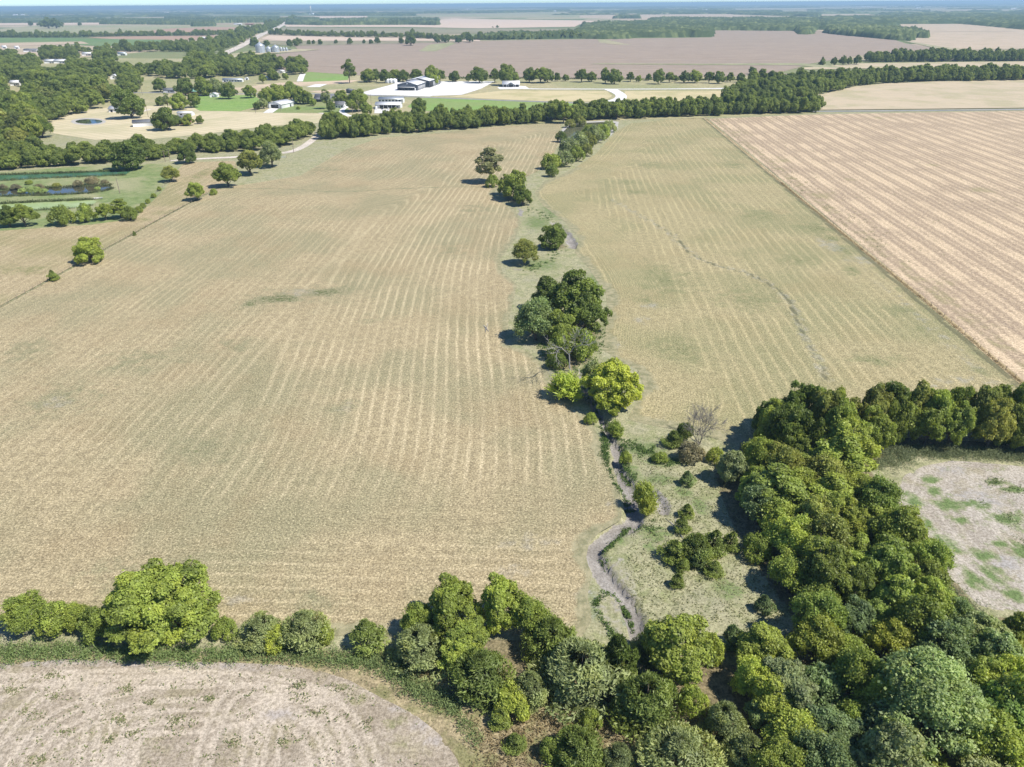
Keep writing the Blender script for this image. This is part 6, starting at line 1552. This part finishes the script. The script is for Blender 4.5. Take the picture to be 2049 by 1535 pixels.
# white triangle emblem on the front gable
MB().add([(-1.2, -0.06, 6.9), (1.2, -0.06, 6.9), (0, -0.06, 8.7), (-1.2, -0.02, 6.9), (1.2, -0.02, 6.9), (0, -0.02, 8.7)], [(0, 1, 4, 3), (1, 2, 5, 4), (2, 0, 3, 5)], [(0, 2, 1), (3, 4, 5)]).build('emblem', M_white, wh)
MB().add([(-0.42, -0.09, 6.93), (0.42, -0.09, 6.93), (0, -0.09, 7.6), (-0.42, -0.065, 6.93), (0.42, -0.065, 6.93), (0, -0.065, 7.6)], [(0, 1, 4, 3), (1, 2, 5, 4), (2, 0, 3, 5)], [(0, 2, 1), (3, 4, 5)]).build('emblem_notch', M_dkmetal, wh)
for k in range(5):
    y0 = 4 + k * (Lf - 8) / 5
    MB().box(Wf / 2 - 0.1, Wf / 2 + 0.07, y0, y0 + 4.0, 0.0, 4.6).build('roller_door', M_greywall, wh)
mr = MB(); w2 = Wf / 2 + 2.5; L2 = 46.0; y0 = Lf + 0.2; e2 = 7.6; ox = 2.0
V = [(-w2, 0, 0), (w2, 0, 0), (w2, 0, e2), (0, 0, e2 + 3), (-w2, 0, e2), (-w2, L2, 0), (w2, L2, 0), (w2, L2, e2), (0, L2, e2 + 3), (-w2, L2, e2)]
mr.add([(x + ox, y + y0, z) for x, y, z in V], [(0, 5, 9, 4), (1, 2, 7, 6), (0, 1, 2, 4), (5, 9, 7, 6)], [(4, 2, 3), (9, 8, 7)])
mr.build('rear_wall', M_dkmetal, wh)
rr = MB()
for sgn in (-1, 1):
    x1 = sgn * (w2 + .4)
    rr.hexa([(ox, y0 - .4, e2 + 3.05), (ox + x1, y0 - .4, e2), (ox + x1, y0 + L2 + .4, e2), (ox, y0 + L2 + .4, e2 + 3.05), (ox, y0 - .4, e2 + 3.25), (ox + x1, y0 - .4, e2 + .2), (ox + x1, y0 + L2 + .4, e2 + .2), (ox, y0 + L2 + .4, e2 + 3.25)])
rr.build('rear_roof', M_white, wh)
MB().box(ox + w2 - .2, ox + w2 + .08, y0 + 1, y0 + 14, 0, 6.6).build('bay_shade_panel', M_dark, wh)  # solid dark panel in place of the bay's inner shade
for k in range(4):
    yy = y0 + 17 + k * 7
    MB().box(ox + w2 - .1, ox + w2 + .08, yy, yy + 4.5, 0, 5.5).build('roller_door', M_greywall, wh)
# three white domed tanks and one dark-ended tank
for i_, (px, py, d_, lb) in enumerate([(776, 166.5, 6.2, 'white domed tank on the yard, left of three'), (783, 166.5, 6.6, 'white domed tank on the yard, middle of three'), (790, 166.5, 6.6, 'white domed tank on the yard, right of three')]):
    b = P(px, py); e = empty('storage_tank', (b[0], b[1], 0)); tag(e, lb, 'tank', 'white domed tanks on the yard')
    r = d_ / 2
    MB().lathe([(r, 0), (r, 3.6)], 20).build('wall', M_white, e, True)
    MB().lathe([(r + .1, 3.6), (r * .92, 4.4), (r * .6, 5.2), (r * .2, 5.6), (0.02, 5.65)], 20).build('roof', M_white, e, True)
    MB().box(-0.6, 0.6, -r - 0.06, -r + 0.3, 0.1, 2.2).build('door', M_greywall, e)
b = P(798, 164.5); e = empty('storage_tank', (b[0], b[1], 0), R(25)); tag(e, 'white horizontal tank with a dark open end, right of the domed tanks', 'tank')
m = MB(); m.tube([(0, 0, 2.4), (0, 6, 2.4)], [2.3, 2.3], 16, True); m.build('wall', M_white, e, False)
MB().tube([(0, -0.06, 2.4), (0, 0.02, 2.4)], [1.9, 1.9], 16, True).build('opening_panel', M_dark, e)  # dark disc painted as the shade inside the tank end
MB().box(-1.8, 1.8, 0.5, 1.2, 0, 0.9).box(-1.8, 1.8, 4.6, 5.3, 0, 0.9).build('saddle', M_conc, e)
# container shed, pavilion, carport house etc.
gable('shed', 708, 187, 38, 13, 6, 3.4, 0.9, M_dkmetal, M_greyroof, 'dark metal shed with arched roof at the corner of the white yard', 'shed', None, [(-2, 2, 2.8, M_dark)], [('r', 3, 4.5, 1, 2), ('r', 8, 9.5, 1, 2)], 0.2)
pv = gable('pavilion', 1022.5, 174.5, 0, 13, 20, 3.4, 3.2, M_dkmetal, M_white, 'low dark pavilion with white roof and centre gable beside the lane', 'pavilion', None, None, [], 0.8, None, 'W')
MB().add([(-3.6, -2.6, 3.4), (3.6, -2.6, 3.4), (0, -2.6, 5.6), (-3.6, 0, 3.4), (3.6, 0, 3.4), (0, 0, 5.6)], [(0, 1, 4, 3), (1, 2, 5, 4), (2, 0, 3, 5)], [(0, 2, 1), (3, 4, 5)]).build('porch_gable', M_dkmetal, pv)
for x_ in (-9.5, -5.5, -3.4, 3.4, 5.5, 9.5): MB().box(x_ - .15, x_ + .15, -2.4, -2.1, 0, 3.4).build('post', M_white, pv)
MB().box(-9, -5.8, -0.08, 0.1, 0.3, 3).build('opening_panel', M_dark, pv); MB().box(5.8, 9, -0.08, 0.1, 0.3, 3).build('opening_panel', M_dark, pv); MB().box(-3, 3, -0.08, 0.1, 0.1, 3).build('opening_panel', M_glass, pv)
cp = gable('house', 776, 217.5, -3, 13, 24, 3.6, 1.8, M_white, M_white, 'white-roofed house with a deep open carport in front', 'house', None, None, [('f', 8.6, 10.4, 1, 2.2)], 0.8, None, 'W')
MB().box(-8, 8, -0.08, 0.1, 0.1, 3.2).build('carport_shade_panel', M_dark, cp)  # flat dark panel stands for the shade within the carport
for k in range(5): MB().box(-8.15 + k * 4, -7.85 + k * 4, -0.5, -0.2, 0, 3.4).build('post', M_white, cp)
hb = gable('house', 782, 207, -3, 10, 25, 4.2, 1.6, M_white, M_silver, 'long grey-roofed building with a row of windows behind the carport house', 'house', None, None, [('f', -12 + k * 3.4, -10.2 + k * 3.4, 2.0, 3.4) for k in range(7)], 0.6, None, 'W')
ct = gable('cottage', 679, 216.5, -8, 9, 9, 3.2, 2.6, M_white, M_greyroof, 'small white cottage with a dark grey roof', 'cottage', None, [(-0.5, 0.5, 2.1, M_dkmetal)], [('f', -3.4, -2.0, 0.9, 2.1), ('f', 2.0, 3.4, 0.9, 2.1), ('r', 2, 3.4, .9, 2.1)], 0.5, None, 'W')
gh = gable('house', 650, 204, -4, 12, 22, 3.2, 3.6, M_white, M_greyroof, 'white house with a wide grey roof behind the greyish tree', 'house', None, [(-0.6, 0.6, 2.2, M_dark)], [('f', -8 + k * 4.4, -6.4 + k * 4.4, 0.9, 2.2) for k in range(4)], 0.6, None, 'W')
gable('garage', 637, 204.5, -4, 7, 9, 2.8, 1.4, M_greywall, M_greyroof, 'low grey garage at the left of the wide-roofed house', 'garage', None, [(-3, 3, 2.3, M_dark)], [], 0.4, None, 'W')
ob = gable('barn', 550, 217, -20, 20, 16, 4.0, 2.4, M_white, M_white, 'white metal barn with a dark open front on the lawn', 'barn', None, [(-4.2, 4.4, 3.4, M_dark)], [('r', 14, 16, 0.2, 2.6)], 0.7)  # open front is a dark panel, its inner shade put into colour
gable('shed', 584, 209, -10, 6, 7, 3.0, 1.4, M_greywall, M_white, 'little grey shed behind the open white barn', 'shed', None, [(-0.6, .6, 2, M_dark)], [], 0.3)
mh = gable('mobile_home', 465, 164.5, -2, 6, 26, 3.4, 1.2, M_white, M_silver, 'long white mobile home at the edge of the village wood', 'mobile home', None, [(-1, 0, 2.2, M_dark)], [('f', -11 + k * 3.6, -9 + k * 3.6, 0.9, 2.2) for k in range(6)], 0.4, None, 'W')
gable('shed', 493, 160.5, 0, 4, 4.5, 2.6, 0.8, M_white, M_white, 'tiny white shed right of the mobile home', 'shed', None, [(-0.5, .5, 2, M_dark)], [], 0.2)
gable('cabin', 534, 160.5, -10, 9, 12, 3.0, 1.8, M_greywall, M_silver, 'low cabin with a pale grey roof under the trees', 'cabin', None, [(-0.5, .5, 2.0, M_dark)], [('f', 2, 4, 0.9, 2)], 1.0, None, 'W')
gable('house', 560, 147, -20, 8, 10, 3.0, 1.6, M_white, M_white, 'small white-roofed house hidden in the trees left of the white plot', 'house', None, None, [('f', -3, -1.6, .9, 2)], 0.5)
gable('house', 385, 188.5, -6, 11, 22, 3.0, 3.4, M_brick, M_greenroof, 'house with a pale green metal roof among dark trees', 'house', None, [(-0.6, .6, 2.1, M_dark)], [('f', 3, 5, .9, 2), ('f', -6, -4, .9, 2)], 0.6, None, 'W')
gable('shed', 427, 195, -6, 6, 8, 3.0, 1.8, M_white, M_white, 'small white garden shed right of the green-roofed house', 'shed', None, [(-1.2, 1.2, 2.2, M_greywall)], [('r', 2, 3, .9, 1.8)], 0.3)
gable('house', 338, 185.5, 10, 7, 12, 3.0, 1.8, M_greywall, M_greyroof, 'cluttered grey house beside the round dark tree', 'house', None, [(-0.6, .6, 2, M_dark)], [('f', 2, 4, .9, 2)], 0.4, None, 'W')
gable('house', 238, 225, -4, 9, 20, 3.2, 2.0, M_white, M_white, 'white house half hidden under the large dark tree', 'house', None, [(-8, -6, 2.2, M_dark)], [('f', -3, -1, .9, 2), ('f', 3, 5, .9, 2)], 0.5, None, 'W')
bb = P(282, 251.5)
sh = gable('shed', 268, 253, -72, 20, 8.5, 3.4, 1.7, M_white, M_greyroof, 'long white shed with a grey gabled roof in the mown yard', 'shed', None, [(-2.9, -0.4, 2.6, M_dark), (0.4, 2.9, 2.6, M_greywall)], [], 0.4)
gable('house', 351, 249.5, -8, 12, 16, 3.0, 3.4, M_brick, M_greyroof, 'brick house with a grey hipped roof behind the big dark tree', 'house', None, [(3, 4, 2.1, M_dark)], [('f', 5, 6.6, .9, 2)], 0.6, None, 'W')
gable('barn', 369, 232, -8, 6, 14, 2.6, .9, M_white, M_white, 'low white-roofed barn behind the brick house', 'barn', None, None, [('f', -4, -2, .6, 1.8)], 0.4, None, 'W')
gable('house', 228, 159, 5, 8, 9, 4, 2.4, M_white, M_white, 'white gable peeping out of the village wood', 'house', None, None, [('f', -1, 1, 2, 3.4)], 0.4)
for (x_, y_, w_, lb, rf) in [(101, 127, 22, 'long white roof in the village wood, left', M_white), (121, 127, 24, 'long white roof in the village wood, right', M_white), (174, 111.5, 20, 'white-roofed house behind the village wood', M_white), (60, 104, 30, 'long grey-roofed barn by the far left lawn', M_greyroof),
                             (243, 111, 16, 'grey-white house near the tan clearing', M_silver), (33, 98, 10, 'small white house, far left', M_white), (8, 97, 10, 'white house at the left frame edge', M_white), (405, 78.5, 22, 'white-roofed barn beside the highway belt', M_white), (475, 49.5, 40, 'low white barn in the far left farm', M_white),
                             (498, 50, 40, 'red-brown barn in the far left farm', M_brick), (30, 172, 12, 'white roof in the village wood near the left edge', M_white), (418, 121, 10, 'white house by the road into the village', M_white)]:
    gable('house' if 'house' in lb or 'roof in' in lb else 'barn', x_, y_, -3, w_ * 0.5, w_, 4.2, 2.2, M_white if rf is not M_brick else M_brick, rf, lb, 'house' if 'house' in lb or 'roof in' in lb else 'barn', None, [(-0.8, .8, 2.4, M_dark)], [('f', w_ * .2, w_ * .3, 1, 2.4)], 0.5, None, 'W')
# lone far white sheds
for i_, (x_, y_, w_, lb) in enumerate([(306, 21.5, 90, 'white far warehouse, left horizon'), (333, 27, 60, 'white far barn below the left warehouse'), (427, 27.5, 60, 'small white barn far left of the tall elevator'), (1838, 11, 110, 'white building far off on the right horizon'), (1838, 16.5, 60, 'second white building far off on the right'), (936, 19.5, 50, 'white barn at the far woods, centre'),
                                      (738, 31.5, 50, 'pale shed below the horizon wood'), (703, 31, 70, 'pale long shed right of the tall elevator'), (1110, 24, 40, 'tiny white shed at the far pasture corner'), (30, 31, 50, 'white barn on the far left horizon'), (45, 31, 40, 'small white barn on the far left horizon'), (1375, 21.5, 150, 'first long pale shed in the far poultry farm'), (1405, 21, 140, 'second long pale shed in the far poultry farm'), (1340, 22, 120, 'left long pale shed in the far poultry farm'), (1320, 22, 90, 'leftmost short pale shed in the far poultry farm'),
                                      (1820, 10, 60, 'pale far roof, right'), (1735, 14, 180, 'long pale far roof, right of centre'), (1790, 13.5, 190, 'longest pale far roof on the right'), (2028, 19, 60, 'pale far roof near the right edge')]):
    gable('barn', x_, y_, 2, w_ * 0.3, w_, 9 if w_ < 100 else 6, 4, M_white, M_white, lb, 'barn', None, None, [('f', -w_ * .1, w_ * .1, 1, 3)], 0.6, None, 'W')
for i_, (x_, y_) in enumerate([(812, 37.5), (822, 37.5), (833, 37.3), (845, 37.2), (852, 37.1)]):
    gable('barn', x_, y_, 2, 10, 18, 5, 3, M_white, M_white, '%s pale small barn from the left at the pink stubble field' % ORD[i_], 'barn', 'pale barns at the pink stubble field', None, [('f', -2, 2, 0, 3)], 0.4, None, 'W')
# grain bins
def bin_(px, py, wpx, hpx, label, group='galvanised grain bins'):
    b = P(px, py); r = wpx * mpp(b) / 2; H = hpx * mpp(b)
    e = empty('grain_bin', (b[0], b[1], 0)); tag(e, label, 'grain bin', group)
    hw = H * 0.72
    prof = []
    n = max(6, int(hw / 1.1))
    for k in range(n):
        z0 = hw * k / n; z1 = hw * (k + 1) / n
        prof += [(r, z0), (r + 0.09, (z0 + z1) / 2), (r, z1 - 0.01)]
    MB().lathe(prof, 28).build('wall', M_silver, e, True)
    rf_ = MB().lathe([(r + 0.25, hw - 0.05), (r + 0.25, hw + 0.1), (r * 0.12, H), (0.02, H + 0.05)], 28).build('roof', M_silver, e)
    MB().lathe([(r * 0.1, H - .1), (r * 0.1, H + 0.7), (0.02, H + 0.9)], 10).build('cap', M_white, rf_)
    MB().box(-0.7, 0.7, -r - 0.15, -r + 0.3, 0.3, 2.6).build('door', M_dkmetal, e)
    m = MB()
    a = R(-60); 
    for s_ in (-0.35, 0.35): m.tube([((r + .2) * math.cos(a) + s_ * -math.sin(a), (r + .2) * math.sin(a) + s_ * math.cos(a), 0), ((r + .2) * math.cos(a) + s_ * -math.sin(a), (r + .2) * math.sin(a) + s_ * math.cos(a), hw)], [0.06, 0.06], 4)
    m.build('ladder', M_silver, e)
bin_(522, 106.3, 18.5, 19.5, 'largest silver grain bin, leftmost of the six')
bin_(538.5, 105.5, 12, 11.5, 'short wide grain bin between the two large ones')
bin_(552.5, 105.3, 14.5, 14, 'second largest silver grain bin')
bin_(563, 103.3, 5.2, 8.5, 'small grain bin right of the second largest')
bin_(568.5, 103, 4.8, 7.5, 'small grain bin, second from right')
bin_(574, 102.8, 4.8, 7.3, 'small grain bin, rightmost of the six')
tag(gable('shed', 579, 101.5, 0, 5, 8, 2.2, .5, M_greywall, M_greyroof, 'low grey shed right of the smallest grain bin', 'shed', None, [(-1, 1, 1.8, M_dark)], [], .2))
# tall far grain elevator and water towers
b = P(622.5, 29.5); k = mpp(b); e = empty('grain_elevator', (b[0], b[1], 0)); tag(e, 'tall pale concrete grain elevator tower on the horizon', 'grain elevator')
MB().box(-0.85 * k, 0.85 * k, 0, 2.2 * k, 0, 15.2 * k).build('tower', M_conc, e)
MB().box(-0.5 * k, 0.5 * k, .3 * k, 1.5 * k, 15.2 * k, 16.5 * k).build('headhouse', M_conc, e)
MB().box(1.0 * k, 5.5 * k, 0, 3 * k, 0, 3.0 * k).build('annex', M_white, e)
MB().box(-5 * k, -1.0 * k, 0, 3 * k, 0, 1.5 * k).build('annex', M_white, e)
def wtower(px, py, hpx, label):
    b = P(px, py); k = mpp(b); e = empty('water_tower', (b[0], b[1], 0)); tag(e, label, 'water tower')
    MB().tube([(0, 0, 0), (0, 0, hpx * k * .75)], [0.28 * k, 0.22 * k], 8).build('stem', M_white, e)
    r = 0.8 * k; zc = hpx * k * .8
    MB().lathe([(0.2 * k, zc - r), (r * .8, zc - r * .6), (r, zc), (r * .8, zc + r * .6), (0.05, zc + r)], 16).build('tank', M_white, e, True)
wtower(518, 19.5, 9, 'white water tower on the left horizon')
wtower(1637, 10.5, 8, 'white water tower on the right horizon')
# utility poles
def pole(px, py, hpx, label, arm=True, frame=False, lean=0.0, group='wooden utility poles'):
    b = P(px, py); H = hpx * mpp(b) * 1.02; e = empty('utility_pole', (b[0], b[1], 0)); tag(e, label, 'utility pole', group)
    for x_ in ((-1.6, 1.6) if frame else (0,)):
        MB().tube([(x_, 0, -1), (x_ + lean, 0, H)], [0.2, 0.13], 8).build('post', M_wood, e)
    if arm:
        arm_ = MB().box(-1.3 + lean - (1.2 if frame else 0), 1.3 + lean + (1.2 if frame else 0), -0.22, -0.1, H - 0.9, H - 0.7).build('crossarm', M_wood, e)
        m = MB()
        for x_ in (-1.15, 0.0, 1.15): m.lathe([(0.07, H - 0.7), (0.09, H - 0.6), (0.05, H - 0.45), (0.01, H - .44)], 8, x_ + lean, -0.16)
        m.build('insulators', M_greywall, arm_)
pole(297, 235, 35, 'tall utility pole at the left end of the long shed')
pole(285.5, 190, 27, 'utility pole by the paved road, far left', lean=-1.0)
pole(240, 387, 30, 'lone wooden pole on the bank between the ponds', arm=False)
pole(331, 324, 22, 'utility pole with crossarm at the pond hedge, left of two')
pole(341, 322, 22, 'utility pole at the pond hedge, right of two')
pole(588, 306, 29, 'utility pole beside the gravel road bend')
pole(512, 227, 10, 'thin pole left of the barn drive', arm=False)
pole(562, 223, 9, 'short pole before the open white barn', arm=False)
pole(706, 231, 22, 'dark pole near the white cottage drive, left', arm=False)
pole(718, 227, 20, 'dark pole near the white cottage drive, right')
pole(743, 211, 20, 'grey pole beside the paved road at the white yard', arm=False)
for (x_, y_, lb) in [(450, 120, 'left pole beside the grain bins'), (462, 113, 'middle pole beside the grain bins'), (470, 108, 'right pole beside the grain bins')]: pole(x_, y_, 12, lb)
# vehicles
def car(px, py, yaw, mat, label, cat='car', L=4.6, W=1.85, hb=0.8, hc=1.45, name='car', van=False):
    b = P(px, py); e = empty(name, (b[0], b[1], 0.16), R(yaw)); tag(e, label, cat)
    m = MB(); l2 = L / 2; w2 = W / 2
    top = hc + (0.6 if van else 0)
    prof = [(-l2, 0.32), (-l2, hb * .85), (-l2 * .62, hb), (-l2 * .3, hb)] if not van else [(-l2, 0.32), (-l2, hb), (-l2 * .8, hb * 1.1), (-l2 * .75, hb * 1.15)]
    prof = prof + [(l2 * .95, hb * 1.02), (l2, hb * .8), (l2, 0.34)]
    n = len(prof)
    V = [(x, -w2, z) for x, z in prof] + [(x, w2, z) for x, z in prof]
    m.add(V, [(i, (i + 1) % n, (i + 1) % n + n, i + n) for i in range(n)], [(0, i + 1, i) for i in range(1, n - 1)] + [(n, n + i, n + i + 1) for i in range(1, n - 1)])
    m.build('body', mat, e)
    a0, a1 = (-l2 * .32, l2 * .85) if not van else (-l2 * .72, l2 * .97)
    t0, t1 = (a0 + 0.55, a1 - 0.5) if not van else (a0 + .35, a1 - .05)
    c = MB().hexa([(a0, -w2 * .95, hb), (a1, -w2 * .95, hb), (a1, w2 * .95, hb), (a0, w2 * .95, hb), (t0, -w2 * .8, top), (t1, -w2 * .8, top), (t1, w2 * .8, top), (t0, w2 * .8, top)])
    c.build('cabin', M_glass if not van else mat, e)
    MB().box(t0 + .03, t1 - .03, -w2 * .78, w2 * .78, top, top + 0.05).build('roof', mat, e)
    for sx in (-1, 1):
        for sy in (-1, 1):
            w = MB().tube([(sx * l2 * .62, sy * w2 - sy * .2, 0.33), (sx * l2 * .62, sy * w2 + sy * 0.02, 0.33)], [0.33, 0.33], 12); w.build('wheel', M_black, e)
    for sy in (-1, 1):
        MB().box(-l2 - .02, -l2 + .05, sy * w2 * .7 - .18, sy * w2 * .7 + .18, hb * .62, hb * .8).build('headlight', M_white, e)
car(309, 245.5, 20, M_red, 'red car parked between the long shed and the big dark tree')
car(753, 218.5, 95, M_paint, 'white van parked at the left of the carport', 'van', 5.6, 2.1, 1.1, 1.8, 'van', True)
car(450, 165, 10, M_blueg, 'dark car parked at the left end of the mobile home')
car(765, 218.8, 100, M_blueg, 'dark car parked inside the open carport')
car(777, 218.8, 95, M_paint, 'white car parked under the carport')
# little moored boat on the lime pond
b = P(196, 399); e = empty('rowing_boat', (b[0], b[1], 0.25), R(15)); tag(e, 'small pale boat drawn up at the end of the lime pond', 'boat')
hull = MB(); sec = []
for x_, w_, z_ in [(-2.2, .75, .0), (-1, 1.0, -.05), (0.6, 1.0, -.05), (1.8, .6, .1), (2.5, .06, .3)]:
    sec.append([(x_, -w_, .55 + z_ * .5), (x_, -w_ * .7, z_ - .1), (x_, w_ * .7, z_ - .1), (x_, w_, .55 + z_ * .5)])
V = [p for s_ in sec for p in s_]; q = []
for i in range(len(sec) - 1):
    for j in range(3): q.append((i * 4 + j, (i + 1) * 4 + j, (i + 1) * 4 + j + 1, i * 4 + j + 1))
q.append((0, 1, 2, 3)); hull.add(V, q); hull.build('hull', M_conc, e)
for x_ in (-1.2, .6): MB().box(x_ - .15, x_ + .15, -.9, .9, .32, .38).build('seat', M_wood, e)
# stock-tank at the pasture gate, culvert, gate
b = P(474, 346); 
def wire_fence(pts, gap, label, h=1.25, name='wire_fence', group=None):
    ln = resample(np.array(poly(pts)), gap)
    o = ln[0]
    e = empty(name, (o[0], o[1], 0)); tag(e, label, 'fence', group)
    pm = MB().tube([(0, 0, -.3), (0, 0, h)], [0.08, 0.07], 6).mesh('post', M_wood)
    for i, p in enumerate(ln[:300]):
        c = link('post', pm, e, (p[0] - o[0] + rng.normal(0, .05), p[1] - o[1] + rng.normal(0, .05), 0)); c.rotation_euler = (rng.normal(0, .04), rng.normal(0, .04), rng.uniform(0, 6))
    for z_ in (0.4, 0.75, 1.1):
        m = MB()
        pts3 = [(p[0] - o[0], p[1] - o[1], z_) for p in ln]
        m.tube(pts3, [0.012] * len(pts3), 3, False); m.build('wire', M_twig, e)
wire_fence([(1411, 237), (1562, 364), (1702, 480), (1863, 612), (2051, 773), (2200, 895)], 4.6, 'post and wire fence between the right hay field and the pink stubble')
wire_fence([(-120, 681), (0, 615), (110, 554), (220, 494), (310, 444), (400, 396), (440, 374)], 4.6, 'post and wire fence along the left side of the big hay field')
wire_fence([(270, 432), (290, 412), (312, 388), (330, 372), (350, 350)], 4.6, 'wire fence climbing beside the pond levee')
gt = P(558, 317); e = empty('farm_gate', (gt[0], gt[1], 0), R(20)); tag(e, 'pipe farm gate standing across the field track', 'gate')
for x_ in (0, 5): MB().tube([(x_, 0, -.3), (x_, 0, 1.5)], [0.1, 0.1], 8).build('post', M_wood, e)
for z_ in (.35, .7, 1.05, 1.35): MB().tube([(0.1, 0, z_), (4.9, 0, z_)], [0.05, 0.05], 6).build('rail', M_silver, e)
MB().tube([(0.2, 0, .35), (4.8, 0, 1.35)], [0.04, 0.04], 6).build('brace', M_silver, e)

# ================================================================== AIR
hz = MB().box(-64000, 64000, -2600, 64000, -3.5, 96.0)
HM = bpy.data.materials.new('haze'); HM.use_nodes = True; HM.node_tree.nodes.clear()
ho = HM.node_tree.nodes.new('ShaderNodeOutputMaterial'); pv_ = HM.node_tree.nodes.new('ShaderNodeVolumePrincipled')
pv_.inputs['Color'].default_value = (0.54, 0.79, 0.97, 1); pv_.inputs['Density'].default_value = 1.0e-4; pv_.inputs['Anisotropy'].default_value = 0.1
HM.node_tree.links.new(pv_.outputs[0], ho.inputs['Volume'])
tag(hz.build('haze', HM), 'pale blue haze over the distant farmland', kind='stuff')
